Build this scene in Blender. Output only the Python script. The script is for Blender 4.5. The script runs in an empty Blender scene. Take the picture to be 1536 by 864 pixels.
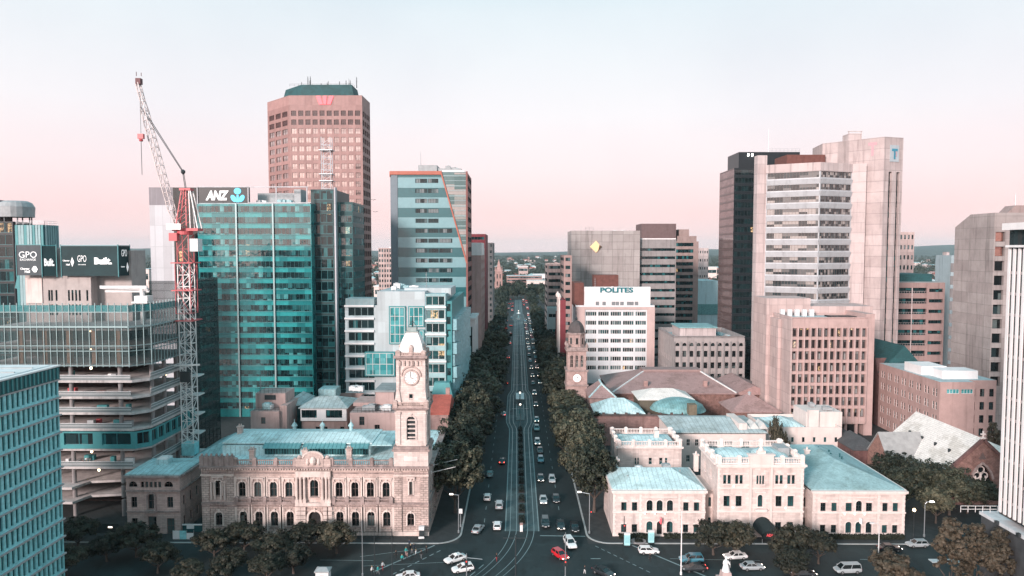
import bpy,math,random
from math import sin,cos,pi,radians as R,atan,atan2,sqrt,hypot
from mathutils import Vector,Matrix
random.seed(11)
SC = bpy.context.scene
COL = SC.collection
# camera model (a real pinhole 63 m above the square)
F = 1060.0
CAMZ = 63.0
PITCH = atan(58 / F)
YAW = atan(8 / F)
def ray(px,py):
	x,y,z = (px - 768) / F,1.0,-(py - 432) / F
	y2 = y * cos(PITCH) + z * sin(PITCH)
	z2 = z * cos(PITCH) - y * sin(PITCH)
	return x * cos(YAW) - y2 * sin(YAW),x * sin(YAW) + y2 * cos(YAW),z2
def P(px,py,Y):
	"""world point on the plane at distance Y that a line of sight meets"""
	x,y,z = ray(px,py)
	t = Y / y
	return x * t,Y,CAMZ + z * t
def PX(px,Y,py=None): return P(px,py or (750 if Y < 165 else 480 if Y < 215 else 360),Y)[0]
def PZ(py,Y,px=776): return P(px,py,Y)[2]
def G(px,py):
	x,y,z = ray(px,py)
	t = -CAMZ / z
	return x * t,y * t
# materials
MATS = {}
def nodes_of(name):
	m = bpy.data.materials.new(name)
	m.use_nodes = True
	nt = m.node_tree
	return m,nt,nt.nodes['Principled BSDF']
def mixrgb(nt,a,b,fac,mode='MIX'):
	n = nt.nodes.new('ShaderNodeMix')
	n.data_type = 'RGBA'
	n.blend_type = mode
	for s,v in ((n.inputs['Factor'],fac),(n.inputs[6],a),(n.inputs[7],b)):
		if isinstance(v,bpy.types.NodeSocket):
			nt.links.new(v,s)
		elif isinstance(v,(int,float)):
			s.default_value = v
		else:
			s.default_value = (v[0],v[1],v[2],1)
	return n.outputs[2]
def position(nt,scale=(1,1,1)):
	g = nt.nodes.new('ShaderNodeNewGeometry')
	mp = nt.nodes.new('ShaderNodeMapping')
	mp.inputs['Scale'].default_value = scale
	nt.links.new(g.outputs['Position'],mp.inputs['Vector'])
	return mp.outputs[0]
def noise(nt,vec,scale,detail=4,rough=.6):
	n = nt.nodes.new('ShaderNodeTexNoise')
	n.inputs['Scale'].default_value = scale
	n.inputs['Detail'].default_value = detail
	n.inputs['Roughness'].default_value = rough
	nt.links.new(vec,n.inputs['Vector'])
	return n.outputs['Fac']
def ramp(nt,fac,stops,interp='LINEAR'):
	r = nt.nodes.new('ShaderNodeValToRGB')
	r.color_ramp.interpolation = interp
	e = r.color_ramp.elements
	while len(e) < len(stops):
		e.new(.5)
	for el,(p,c) in zip(e,stops):
		el.position = p
		el.color = (c[0],c[1],c[2],1) if not isinstance(c,(int,float)) else (c,c,c,1)
	nt.links.new(fac,r.inputs[0])
	return r.outputs[0]
def math_node(nt,op,a,b=None,c=None):
	n = nt.nodes.new('ShaderNodeMath')
	n.operation = op
	for i,v in enumerate((a,b,c)):
		if v is None:
			continue
		if isinstance(v,bpy.types.NodeSocket):
			nt.links.new(v,n.inputs[i])
		else:
			n.inputs[i].default_value = v
	return n.outputs[0]
def facade_uv(nt):
	"""(x + y, z) of a wall point: runs along a wall whichever way it faces"""
	g = nt.nodes.new('ShaderNodeNewGeometry')
	s = nt.nodes.new('ShaderNodeSeparateXYZ')
	nt.links.new(g.outputs['Position'],s.inputs[0])
	u = math_node(nt,'ADD',s.outputs[0],s.outputs[1])
	return u,s.outputs[2]
def mat(name,col,rough=.8,var=.25,scale=.6,streak=.25,block=None,joint=.6,metal=0,bump=0,spec=.4):
	"""weathered wall / metal: patchy colour, rain streaks, optional masonry or panel joints"""
	if name in MATS:
		return MATS[name]
	m,nt,bs = nodes_of(name)
	lo = [c * (1 - var) for c in col]
	hi = [min(1,c * (1 + var * .7)) for c in col]
	n1 = noise(nt,position(nt),scale,6,.65)
	c = mixrgb(nt,lo,hi,ramp(nt,n1,[(.3,0),(.7,1)]))
	if streak:
		n2 = noise(nt,position(nt,(.9,.9,.07)),.8,4,.6)
		c = mixrgb(nt,c,mixrgb(nt,c,(.35,.33,.33),1,'MULTIPLY'),math_node(nt,'MULTIPLY',ramp(nt,n2,[(.52,0),(.75,1)]),streak * 1.6))
	if block:
		u,z = facade_uv(nt)
		cb = nt.nodes.new('ShaderNodeCombineXYZ')
		nt.links.new(u,cb.inputs[0])
		nt.links.new(z,cb.inputs[1])
		b = nt.nodes.new('ShaderNodeTexBrick')
		b.inputs['Scale'].default_value = 1
		b.inputs['Brick Width'].default_value = block[0]
		b.inputs['Row Height'].default_value = block[1]
		b.inputs['Mortar Size'].default_value = block[2]
		b.inputs['Mortar Smooth'].default_value = .3
		b.inputs['Color1'].default_value = (1,1,1,1)
		b.inputs['Color2'].default_value = (.82,.8,.8,1)
		b.inputs['Mortar'].default_value = (joint,joint,joint,1)
		b.offset = block[3] if len(block) > 3 else .5
		nt.links.new(cb.outputs[0],b.inputs['Vector'])
		c = mixrgb(nt,c,b.outputs['Color'],1,'MULTIPLY')
	nt.links.new(c,bs.inputs['Base Color'])
	bs.inputs['Roughness'].default_value = rough
	bs.inputs['Metallic'].default_value = metal
	bs.inputs['Specular IOR Level'].default_value = spec
	if bump:
		bp = nt.nodes.new('ShaderNodeBump')
		bp.inputs['Strength'].default_value = bump
		bp.inputs['Distance'].default_value = .15
		nt.links.new(noise(nt,position(nt),scale * 5,6),bp.inputs['Height'])
		nt.links.new(bp.outputs[0],bs.inputs['Normal'])
	MATS[name] = m
	return m
def glass(name,cols,cell=(1.5,4.0),ior=2.0,rough=.06,lit=0.0,litcol=(1,.62,.3),seed=0,wob=.02,lite=1.2,metal=0):
	"""window glass seen by day: each pane shows its own blind, dim room or (rarely) a lamp, under a reflection of the sky"""
	if name in MATS:
		return MATS[name]
	m,nt,bs = nodes_of(name)
	u,z = facade_uv(nt)
	cu = math_node(nt,'FLOOR',math_node(nt,'DIVIDE',u,cell[0]))
	cz = math_node(nt,'FLOOR',math_node(nt,'DIVIDE',z,cell[1]))
	cb = nt.nodes.new('ShaderNodeCombineXYZ')
	nt.links.new(cu,cb.inputs[0])
	nt.links.new(cz,cb.inputs[1])
	cb.inputs[2].default_value = seed
	wn = nt.nodes.new('ShaderNodeTexWhiteNoise')
	wn.noise_dimensions = '3D'
	nt.links.new(cb.outputs[0],wn.inputs['Vector'])
	k = len(cols)
	big = noise(nt,cb.outputs[0],.35,2)
	v = math_node(nt,'ADD',math_node(nt,'MULTIPLY',wn.outputs['Value'],.6),math_node(nt,'MULTIPLY',big,.4))
	c = ramp(nt,v,[(.12 + .76 * i / k,cc) for i,cc in enumerate(cols)],'CONSTANT')
	nz = noise(nt,position(nt),1.2,3)
	c = mixrgb(nt,c,mixrgb(nt,c,(.55,.55,.55),1,'MULTIPLY'),nz)
	nt.links.new(c,bs.inputs['Base Color'])
	bs.inputs['Roughness'].default_value = rough
	bs.inputs['IOR'].default_value = ior
	bs.inputs['Metallic'].default_value = metal
	bp = nt.nodes.new('ShaderNodeBump')
	bp.inputs['Strength'].default_value = wob
	bp.inputs['Distance'].default_value = 1
	ad = nt.nodes.new('ShaderNodeVectorMath')
	ad.operation = 'ADD'
	nt.links.new(position(nt),ad.inputs[0])
	nt.links.new(wn.outputs['Color'],ad.inputs[1])
	nt.links.new(noise(nt,ad.outputs[0],.35,2),bp.inputs['Height'])
	nt.links.new(bp.outputs[0],bs.inputs['Normal'])
	if lit:
		sp = nt.nodes.new('ShaderNodeSeparateColor')
		nt.links.new(wn.outputs['Color'],sp.inputs[0])
		on = math_node(nt,'LESS_THAN',sp.outputs[1],lit)
		nn = ramp(nt,noise(nt,position(nt),1.6,3),[(.42,0),(.68,1)])
		bs.inputs['Emission Color'].default_value = (*litcol,1)
		nt.links.new(math_node(nt,'MULTIPLY',math_node(nt,'MULTIPLY',on,nn),lite),bs.inputs['Emission Strength'])
	MATS[name] = m
	return m
def plain(name,col,rough=.5,metal=0,emit=0,emitcol=None,spec=.5,coat=0):
	if name in MATS:
		return MATS[name]
	m,nt,bs = nodes_of(name)
	n1 = noise(nt,position(nt),2.5,4)
	nt.links.new(mixrgb(nt,[c * .86 for c in col],[min(1,c * 1.1) for c in col],n1),bs.inputs['Base Color'])
	bs.inputs['Roughness'].default_value = rough
	bs.inputs['Metallic'].default_value = metal
	bs.inputs['Specular IOR Level'].default_value = spec
	bs.inputs['Coat Weight'].default_value = coat
	if emit:
		bs.inputs['Emission Color'].default_value = (*(emitcol or col),1)
		bs.inputs['Emission Strength'].default_value = emit
	MATS[name] = m
	return m
def roofing(name,col,rough=.55,seam=.6,axis=0,metal=0.0,var=.25):
	"""sheet-metal or tile roof: seams / courses along one axis, patchy weathering"""
	if name in MATS:
		return MATS[name]
	m,nt,bs = nodes_of(name)
	n1 = noise(nt,position(nt),.35,6,.7)
	c = mixrgb(nt,[x * (1 - var) for x in col],[min(1,x * (1 + var * .6)) for x in col],ramp(nt,n1,[(.32,0),(.66,1)]))
	n2 = noise(nt,position(nt,(1,1,1)),2.2,5,.7)
	c = mixrgb(nt,c,mixrgb(nt,c,(.72,.7,.68),1,'MULTIPLY'),ramp(nt,n2,[(.46,0),(.68,.9)]))
	n3 = noise(nt,position(nt,(.5,.5,1)),.22,4,.75)
	c = mixrgb(nt,c,mixrgb(nt,c,(.62,.60,.56),1,'MULTIPLY'),ramp(nt,n3,[(.52,0),(.6,.55)]))
	w = nt.nodes.new('ShaderNodeTexWave')
	w.bands_direction = 'XYZ'[axis]
	w.inputs['Scale'].default_value = .314 / seam
	w.wave_profile = 'SAW'
	nt.links.new(position(nt),w.inputs['Vector'])
	c = mixrgb(nt,c,mixrgb(nt,c,(.66,.66,.66),1,'MULTIPLY'),ramp(nt,w.outputs['Fac'],[(.8,0),(.95,1)]))
	nt.links.new(c,bs.inputs['Base Color'])
	bs.inputs['Roughness'].default_value = rough
	bs.inputs['Metallic'].default_value = metal
	MATS[name] = m
	return m
def foliage(name,cols):
	if name in MATS:
		return MATS[name]
	m,nt,bs = nodes_of(name)
	g = nt.nodes.new('ShaderNodeNewGeometry')
	oi = nt.nodes.new('ShaderNodeObjectInfo')
	v = math_node(nt,'ADD',math_node(nt,'MULTIPLY',g.outputs['Random Per Island'],.28),math_node(nt,'MULTIPLY',noise(nt,position(nt),.55,3),.75))
	v = math_node(nt,'ADD',v,math_node(nt,'MULTIPLY',math_node(nt,'SUBTRACT',oi.outputs['Random'],.5),.3))
	k = len(cols)
	c = ramp(nt,v,[(.15 + .7 * i / (k - 1),cc) for i,cc in enumerate(cols)])
	nt.links.new(c,bs.inputs['Base Color'])
	bs.inputs['Roughness'].default_value = .6
	bs.inputs['Specular IOR Level'].default_value = .25
	MATS[name] = m
	return m
def netting(name,col,clear=.4):
	if name in MATS:
		return MATS[name]
	m,nt,bs = nodes_of(name)
	nt.links.new(mixrgb(nt,[c * .6 for c in col],col,noise(nt,position(nt),.7,5)),bs.inputs['Base Color'])
	bs.inputs['Roughness'].default_value = .6
	bs.inputs['Alpha'].default_value = 1 - clear
	MATS[name] = m
	return m
# mesh builder
ORG = {}
class MB:
	def __init__(s):
		s.v,s.f,s.m,s.mk = [],[],[],[]
	def mark(s,name=None):
		s.mk.append((len(s.f),name))
	def build_each(s,name,mats,parent):
		"""one object for every marked run of faces"""
		mk = s.mk + [(len(s.f),None)]
		for (i0,nm),(i1,_) in zip(mk[:-1],mk[1:]):
			if i1 <= i0:
				continue
			q = MB()
			ids = {}
			for k in range(i0,i1):
				f = []
				for i in s.f[k]:
					if i not in ids:
						ids[i] = len(q.v)
						q.v.append(s.v[i])
					f.append(ids[i])
				q.f.append(tuple(f))
				q.m.append(s.m[k])
			q.build(nm or name,mats,parent)
	def face(s,pts,m=0):
		i = len(s.v)
		s.v += [tuple(p) for p in pts]
		s.f.append(tuple(range(i,i + len(pts))))
		s.m.append(m)
	def box(s,x0,x1,y0,y1,z0,z1,m=0):
		i = len(s.v)
		s.v += [(x0,y0,z0),(x1,y0,z0),(x1,y1,z0),(x0,y1,z0),(x0,y0,z1),(x1,y0,z1),(x1,y1,z1),(x0,y1,z1)]
		for q in ((0,3,2,1),(4,5,6,7),(0,1,5,4),(1,2,6,5),(2,3,7,6),(3,0,4,7)):
			s.f.append(tuple(i + k for k in q))
			s.m.append(m)
	def prism(s,poly,z0,z1,m=0,top=None,bottom=True):
		n = len(poly)
		i = len(s.v)
		s.v += [(x,y,z0) for x,y in poly] + [(x,y,z1) for x,y in poly]
		for k in range(n):
			j = (k + 1) % n
			s.f.append((i + k,i + j,i + n + j,i + n + k))
			s.m.append(m)
		s.f.append(tuple(i + n + k for k in range(n)))
		s.m.append(m if top is None else top)
		if bottom:
			s.f.append(tuple(i + n - 1 - k for k in range(n)))
			s.m.append(m)
	def frustum(s,lo,hi,z0,z1,m=0):
		n = len(lo)
		i = len(s.v)
		s.v += [(x,y,z0) for x,y in lo] + [(x,y,z1) for x,y in hi]
		for k in range(n):
			j = (k + 1) % n
			s.f.append((i + k,i + j,i + n + j,i + n + k))
			s.m.append(m)
		s.f.append(tuple(i + n + k for k in range(n)))
		s.m.append(m)
	def bar(s,a,b,w,m=0,h=None):
		a,b = Vector(a),Vector(b)
		d = (b - a)
		if d.length < 1e-6:
			return
		d.normalize()
		up = Vector((0,0,1)) if abs(d.z) < .95 else Vector((0,1,0))
		r = d.cross(up).normalized() * (w / 2)
		u = r.cross(d).normalized() * ((h or w) / 2)
		i = len(s.v)
		for p in (a,b):
			for q in (-r - u,r - u,r + u,-r + u):
				s.v.append(tuple(p + q))
		for q in ((0,1,2,3),(7,6,5,4),(0,4,5,1),(1,5,6,2),(2,6,7,3),(3,7,4,0)):
			s.f.append(tuple(i + k for k in q))
			s.m.append(m)
	def tube(s,pts,rad,n=8,m=0):
		"""round tube through points; rad a number or a list"""
		i0 = len(s.v)
		k = len(pts)
		pts = [Vector(p) for p in pts]
		for a in range(k):
			d = (pts[min(a + 1,k - 1)] - pts[max(a - 1,0)]).normalized()
			up = Vector((0,0,1)) if abs(d.z) < .9 else Vector((1,0,0))
			r = d.cross(up).normalized()
			u = r.cross(d).normalized()
			rr = rad[a] if isinstance(rad,(list,tuple)) else rad
			for q in range(n):
				t = 2 * pi * q / n
				s.v.append(tuple(pts[a] + r * cos(t) * rr + u * sin(t) * rr))
		for a in range(k - 1):
			for q in range(n):
				p = (q + 1) % n
				s.f.append((i0 + a * n + q,i0 + a * n + p,i0 + (a + 1) * n + p,i0 + (a + 1) * n + q))
				s.m.append(m)
		s.f.append(tuple(i0 + q for q in range(n)))
		s.m.append(m)
		s.f.append(tuple(i0 + (k - 1) * n + q for q in reversed(range(n))))
		s.m.append(m)
	def lathe(s,cx,cy,prof,n=16,m=0,rot=0.0):
		i0 = len(s.v)
		for r,z in prof:
			for q in range(n):
				t = 2 * pi * q / n + rot
				s.v.append((cx + r * cos(t),cy + r * sin(t),z))
		for a in range(len(prof) - 1):
			for q in range(n):
				p = (q + 1) % n
				s.f.append((i0 + a * n + q,i0 + a * n + p,i0 + (a + 1) * n + p,i0 + (a + 1) * n + q))
				s.m.append(m)
		s.f.append(tuple(i0 + (len(prof) - 1) * n + q for q in range(n)))
		s.m.append(m)
	def hip(s,x0,x1,y0,y1,z0,z1,inset=None,m=0,th=.25,axis=None):
		"""hipped roof with an eaves fascia; inset = hip length at the ridge ends (0 = gable)"""
		w,d = x1 - x0,y1 - y0
		axis = axis or ('x' if w >= d else 'y')
		ins = (min(w,d) / 2 if inset is None else inset)
		s.box(x0,x1,y0,y1,z0 - th,z0,m)
		z0 += .003
		cx,cy = (x0 + x1) / 2,(y0 + y1) / 2
		if axis == 'x':
			a,b = (x0 + ins,cy,z1),(x1 - ins,cy,z1)
		else:
			a,b = (cx,y0 + ins,z1),(cx,y1 - ins,z1)
		c = [(x0,y0,z0),(x1,y0,z0),(x1,y1,z0),(x0,y1,z0)]
		if axis == 'x':
			s.face([c[0],c[1],b,a],m)
			s.face([c[1],c[2],b],m)
			s.face([c[2],c[3],a,b],m)
			s.face([c[3],c[0],a],m)
		else:
			s.face([c[0],c[1],a],m)
			s.face([c[1],c[2],b,a],m)
			s.face([c[2],c[3],b],m)
			s.face([c[3],c[0],a,b],m)
	def extend(s,o,M=None):
		i = len(s.v)
		s.v += [tuple(M @ Vector(p)) for p in o.v] if M else o.v
		s.f += [tuple(k + i for k in q) for q in o.f]
		s.m += o.m
	def mesh(s,name,mats,off=(0,0,0),smooth=False):
		me = bpy.data.meshes.new(name)
		ox,oy,oz = off
		me.from_pydata([(x - ox,y - oy,z - oz) for x,y,z in s.v],[],s.f)
		if not isinstance(mats,(list,tuple)):
			mats = [mats]
		for q in mats:
			me.materials.append(q)
		if len(mats) > 1:
			me.polygons.foreach_set('material_index',s.m)
		if smooth:
			me.polygons.foreach_set('use_smooth',[True] * len(me.polygons))
		me.update()
		return me
	def build(s,name,mats,parent=None,origin=None,smooth=False,label=None,kind=None):
		if not s.f:
			return None
		if parent is not None:
			off = ORG[parent]
		else:
			off = origin or (0,0,0)
		# a part keeps its own origin at the part's base centre
		xs = [p[0] for p in s.v]; ys = [p[1] for p in s.v]; zs = [p[2] for p in s.v]
		c = origin if (parent is None and origin) else ((min(xs) + max(xs)) / 2,(min(ys) + max(ys)) / 2,min(zs))
		me = s.mesh(name,mats,c,smooth)
		o = bpy.data.objects.new(name,me)
		COL.objects.link(o)
		o.parent = parent
		o.location = (c[0] - off[0],c[1] - off[1],c[2] - off[2]) if parent is not None else c
		ORG[o] = c
		if label:
			o['label'] = label
		if kind:
			o['kind'] = kind
		return o
def tag(o,label=None,cat=None,group=None,kind=None):
	if label: o['label'] = label
	if cat: o['category'] = cat
	if group: o['group'] = group
	if kind: o['kind'] = kind
	return o
def thing(name,label,cat,loc=(0,0,0),group=None):
	o = bpy.data.objects.new(name,None)
	o.empty_display_size = .5
	COL.objects.link(o)
	o.location = loc
	ORG[o] = tuple(loc)
	return tag(o,label,cat,group)
def copy_tree(o,parent=None):
	c = o.copy()
	COL.objects.link(c)
	if parent is not None:
		c.parent = parent
	for ch in o.children:
		copy_tree(ch,c)
	return c
# walls with openings, windows
class Wall:
	def __init__(s,A,B):
		s.A = Vector((A[0],A[1]))
		d = Vector((B[0],B[1])) - s.A
		s.L = d.length
		s.d = d.normalized()
		s.n = Vector((s.d.y,-s.d.x))
		s.rot = atan2(s.d.y,s.d.x)
	def pt(s,u,v,w=0):
		q = s.A + s.d * u - s.n * w
		return (q.x,q.y,v)
def wall(mb,A,B,z0,z1,ops,depth=.3,m=0,mr=None):
	W = Wall(A,B)
	mr = m if mr is None else mr
	us = sorted({0,W.L} | {o[0] for o in ops} | {o[1] for o in ops})
	vs = sorted({z0,z1} | {o[2] for o in ops} | {o[3] for o in ops})
	for j in range(len(vs) - 1):
		va,vb = vs[j],vs[j + 1]
		vm = (va + vb) / 2
		row = [o for o in ops if o[2] < vm < o[3]]
		start = None
		for i in range(len(us) - 1):
			um = (us[i] + us[i + 1]) / 2
			hole = any(o[0] < um < o[1] for o in row)
			if not hole and start is None:
				start = us[i]
			if (hole or i == len(us) - 2) and start is not None:
				e = us[i] if hole else us[i + 1]
				mb.face([W.pt(start,va),W.pt(e,va),W.pt(e,vb),W.pt(start,vb)],m)
				start = None
	for o in ops:
		u0,u1,v0,v1 = o[:4]
		if len(o) > 4 and o[4]:
			r = (u1 - u0) / 2
			uc = (u0 + u1) / 2
			vs_ = v1 - r
			arc = [(uc - r * cos(pi * k / 8),vs_ + r * sin(pi * k / 8)) for k in range(9)]
			mb.face([W.pt(u0,v1)] + [W.pt(*p) for p in arc[:5]],m)
			mb.face([W.pt(u1,v1)] + [W.pt(*p) for p in arc[4:]][::-1][::-1],m)
			loop = [(u0,v0),(u1,v0)] + arc[::-1]
		else:
			loop = [(u0,v0),(u1,v0),(u1,v1),(u0,v1)]
		for k in range(len(loop)):
			p,q = loop[k],loop[(k + 1) % len(loop)]
			if p == q:
				continue
			mb.face([W.pt(*p),W.pt(*q),W.pt(q[0],q[1],depth),W.pt(p[0],p[1],depth)],mr)
	return W
WM = {}
def window_mb(w,h,arch=False,nx=1,nz=1,fw=.08):
	b = MB()
	if arch:
		r = w / 2
		arc = [(r * cos(pi * k / 8),h - r + r * sin(pi * k / 8)) for k in range(9)]
		b.face([(-r,0,0),(r,0,0)] + [(x,0,z) for x,z in arc],0)
		for k in range(8):
			(xa,za),(xb,zb) = arc[k],arc[k + 1]
			b.bar((xa * .93,-.04,za - .05),(xb * .93,-.04,zb - .05),fw,1)
	else:
		b.face([(-w / 2,0,0),(w / 2,0,0),(w / 2,0,h),(-w / 2,0,h)],0)
		b.box(-w / 2,w / 2,-.07,-.004,h - fw,h,1)
	top = h - (w / 2 if arch else fw)
	b.box(-w / 2,w / 2,-.075,-.004,0,fw,1)
	for sx in (-1,1):
		x = sx * (w / 2 - fw / 2)
		b.box(x - fw / 2,x + fw / 2,-.07,-.004,fw,top,1)
	for i in range(1,nx):
		x = -w / 2 + w * i / nx
		b.box(x - fw / 2,x + fw / 2,-.09,-.004,fw,h - fw,1)
	for i in range(1,nz):
		z = h * i / nz
		b.box(-w / 2 + fw,w / 2 - fw,-.06,-.004,z - fw / 2,z + fw / 2,1)
	return b
COUNT = {}
OVER = {}
def put_window(T,W,uc,v0,w,h,mats,arch=False,nx=1,nz=1,fw=.08,depth=.3,name='window',sill=None):
	"""one window of thing T in wall W; past 100 of a kind on one thing the rest become one 'stuff' part"""
	key = (round(w,2),round(h,2),arch,nx,nz,fw)
	n = COUNT.get((T,name),0)
	COUNT[(T,name)] = n + 1
	p = W.pt(uc,v0,depth)
	if n >= 100:
		ov = OVER.setdefault((T,name),(MB(),mats))[0]
		ov.extend(window_mb(*key),Matrix.Translation(p) @ Matrix.Rotation(W.rot,4,'Z'))
		return None
	k2 = key + tuple(q.name for q in mats)
	if k2 not in WM:
		WM[k2] = window_mb(*key).mesh(name,mats)
	o = bpy.data.objects.new(name,WM[k2])
	COL.objects.link(o)
	o.parent = T
	g = ORG[T]
	o.location = (p[0] - g[0],p[1] - g[1],p[2] - g[2])
	o.rotation_euler = (0,0,W.rot)
	ORG[o] = p
	if sill:
		k3 = ('sill',round(w,2),sill[0].name)
		if k3 not in WM:
			b = MB()
			b.box(-w / 2 - .15,w / 2 + .15,-depth - .18,-.1,-.2,-.003,0)
			WM[k3] = b.mesh('sill',sill[0])
		so = bpy.data.objects.new('sill',WM[k3])
		COL.objects.link(so)
		so.parent = o
		ORG[so] = p
	return o
def finish(T):
	for (t,name),(mb,mats) in list(OVER.items()):
		if t is T:
			mb.build(name,mats,T,kind='stuff')
			del OVER[(t,name)]
def punch(T,mb,A,B,z0,z1,cols,rows,w,h,mats,depth=.35,arch=False,nx=1,nz=1,fw=.1,u0=None,u1=None,r0=None,r1=None,name='window',voff=.5,m=0,mr=None,sill=None,skip=None):
	"""regular grid of punched windows: rows bottom heights spread between r0 and r1"""
	L = hypot(B[0] - A[0],B[1] - A[1])
	u0 = 0 if u0 is None else u0
	u1 = L if u1 is None else u1
	r0 = z0 if r0 is None else r0
	r1 = z1 if r1 is None else r1
	du = (u1 - u0) / cols
	dv = (r1 - r0) / rows
	ops = []
	for j in range(rows):
		for i in range(cols):
			if skip and skip(i,j):
				continue
			uc = u0 + (i + .5) * du
			v = r0 + j * dv + (dv - h) * voff
			ops.append((uc - w / 2,uc + w / 2,v,v + h,arch))
	W = wall(mb,A,B,z0,z1,ops,depth,m,mr)
	for o in reversed(ops):
		put_window(T,W,(o[0] + o[1]) / 2,o[2],w,h,mats,arch,nx,nz,fw,depth,name,sill)
	return W
def bands(T,mb,A,B,z0,z1,rows,h,mats,depth=.3,margin=.4,pitch=1.5,fw=.08,r0=None,r1=None,name='window_band',voff=.5,m=0,mr=None,mar2=None):
	"""ribbon windows: one long window per storey"""
	L = hypot(B[0] - A[0],B[1] - A[1])
	r0 = z0 if r0 is None else r0
	r1 = z1 if r1 is None else r1
	m2 = margin if mar2 is None else mar2
	dv = (r1 - r0) / rows
	ops = [(margin,L - m2,r0 + j * dv + (dv - h) * voff,r0 + j * dv + (dv - h) * voff + h) for j in range(rows)]
	W = wall(mb,A,B,z0,z1,ops,depth,m,mr)
	w = L - margin - m2
	for o in ops:
		put_window(T,W,margin + w / 2,o[2],w,h,mats,False,max(1,round(w / pitch)),1,fw,depth,name)
	return W
# lettering
def lettering(txt,width,parent,at,rot=0,m=None,name='lettering',bold=.02,shear=0,th=.06,height=None,spacing=1):
	"""solid letters standing on a wall: centred at 'at', read from the side that faces rot (0 = from the south)"""
	cu = bpy.data.curves.new('lettering','FONT')
	cu.body = txt
	cu.size = 1
	cu.offset = bold
	cu.shear = shear
	cu.extrude = .04
	cu.space_character = spacing
	cu.resolution_u = 3
	t = bpy.data.objects.new('lettering',cu)
	COL.objects.link(t)
	dg = bpy.context.evaluated_depsgraph_get()
	dg.update()
	me = bpy.data.meshes.new_from_object(t.evaluated_get(dg))
	bpy.data.objects.remove(t)
	xs = [v.co.x for v in me.vertices]; ys = [v.co.y for v in me.vertices]
	sx = width / (max(xs) - min(xs))
	sy = sx if height is None else height / (max(ys) - min(ys))
	cx,cy = (max(xs) + min(xs)) / 2,(max(ys) + min(ys)) / 2
	for v in me.vertices:
		x,y,z = (v.co.x - cx) * sx,(v.co.y - cy) * sy,v.co.z
		v.co = (x,-th * (z + .04) / .08,y)
	me.materials.clear()
	me.materials.append(m)
	o = bpy.data.objects.new(name,me)
	COL.objects.link(o)
	o.parent = parent
	g = ORG[parent]
	o.location = (at[0] - g[0],at[1] - g[1],at[2] - g[2])
	o.rotation_euler = (0,0,rot)
	ORG[o] = at
	return o
def plate(T,name,m,pts,A,rot=0,th=.08):
	"""flat shape (x, z points about A) with a real thickness, facing rot"""
	b = MB()
	n = len(pts)
	fr,bk = [],[]
	for x,z in pts:
		fr.append((A[0] + x * cos(rot) + th * sin(rot),A[1] + x * sin(rot) - th * cos(rot),A[2] + z))
		bk.append((A[0] + x * cos(rot),A[1] + x * sin(rot),A[2] + z))
	b.face(fr)
	b.face(bk[::-1])
	for k in range(n):
		j = (k + 1) % n
		b.face([bk[k],bk[j],fr[j],fr[k]])
	return b.build(name,m,T)
# shared materials
STONE = mat('sandstone',(.60,.47,.43),.85,.26,.5,.45,(1.2,.42,.035),.62)
STONE_PALE = mat('pale_sandstone',(.68,.56,.515),.85,.2,.6,.35)
STONE_RUST = mat('rusticated_sandstone',(.57,.45,.41),.9,.32,.7,.4,(1.1,.5,.07),.45)
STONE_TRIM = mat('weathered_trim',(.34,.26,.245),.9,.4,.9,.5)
CREAM = mat('cream_render',(.70,.60,.565),.8,.10,.35,.14)
CREAM_ASH = mat('cream_ashlar',(.70,.595,.56),.8,.16,.45,.3,(1.3,.5,.03),.8)
CREAM_TRIM = mat('cream_trim',(.76,.66,.625),.75,.10,.5,.22)
TOWER_ST = mat('tower_stone',(.72,.615,.575),.85,.16,.5,.25,(1.0,.45,.03),.72)
TOWER_WH = mat('white_lead_dome',(.82,.76,.74),.6,.08,.8,.12)
BRICK_DK = mat('dark_brick',(.17,.09,.085),.9,.3,.6,.3,(.5,.16,.02),.7)
BRICK_PK = mat('pink_brick',(.40,.26,.24),.9,.18,.5,.25,(.5,.2,.02),.8)
BLUESTONE = mat('brown_rubble_stone',(.26,.15,.13),.95,.45,1.1,.2,(.7,.35,.04),.6)
CONC = mat('concrete',(.28,.26,.26),.85,.18,.3,.35)
CONC_PANEL = mat('panelled_concrete',(.40,.365,.355),.85,.10,.25,.4,(6.0,4.2,.14,0),.6)
CONC_LT = mat('light_concrete',(.55,.465,.455),.85,.09,.25,.35,(3.2,4.1,.11,0),.66)
CONC_PK = mat('pink_concrete',(.54,.42,.40),.85,.09,.3,.3,(3.0,3.6,.1,0),.7)
CONC_BR = mat('brown_concrete',(.30,.22,.205),.85,.18,.3,.3)
GRANITE = mat('pink_granite',(.36,.21,.195),.55,.14,.4,.15,(3.36,4.05,.05,0),.8)
GREYCLAD = mat('grey_cladding',(.52,.53,.56),.5,.06,.2,.08,(3.0,8.0,.1,0),.75)
GREYDARK = mat('dark_grey_cladding',(.16,.15,.165),.5,.1,.2,.1,(1.5,30,.1,0),.6)
BLACK = mat('black_cladding',(.016,.02,.024),.35,.2,.3,.05)
NAVY = mat('navy_banner',(.008,.035,.04),.7,.25,.3,.1)
SLATE_BANNER = mat('slate_banner',(.07,.085,.095),.7,.2,.3,.1)
WHITE = mat('white_paint',(.78,.76,.76),.6,.06,.4,.12)
WHITE_CLAD = mat('white_cladding',(.47,.54,.56),.5,.06,.3,.12,(2.4,3.6,.03,0),.85)
TEALP = mat('teal_panel',(.055,.25,.265),.45,.15,.4,.1)
TEALL = mat('light_teal_panel',(.30,.68,.72),.35,.25,1.3,.15)
TEALD = mat('dark_teal_panel',(.02,.10,.11),.45,.2,.4,.1)
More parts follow.
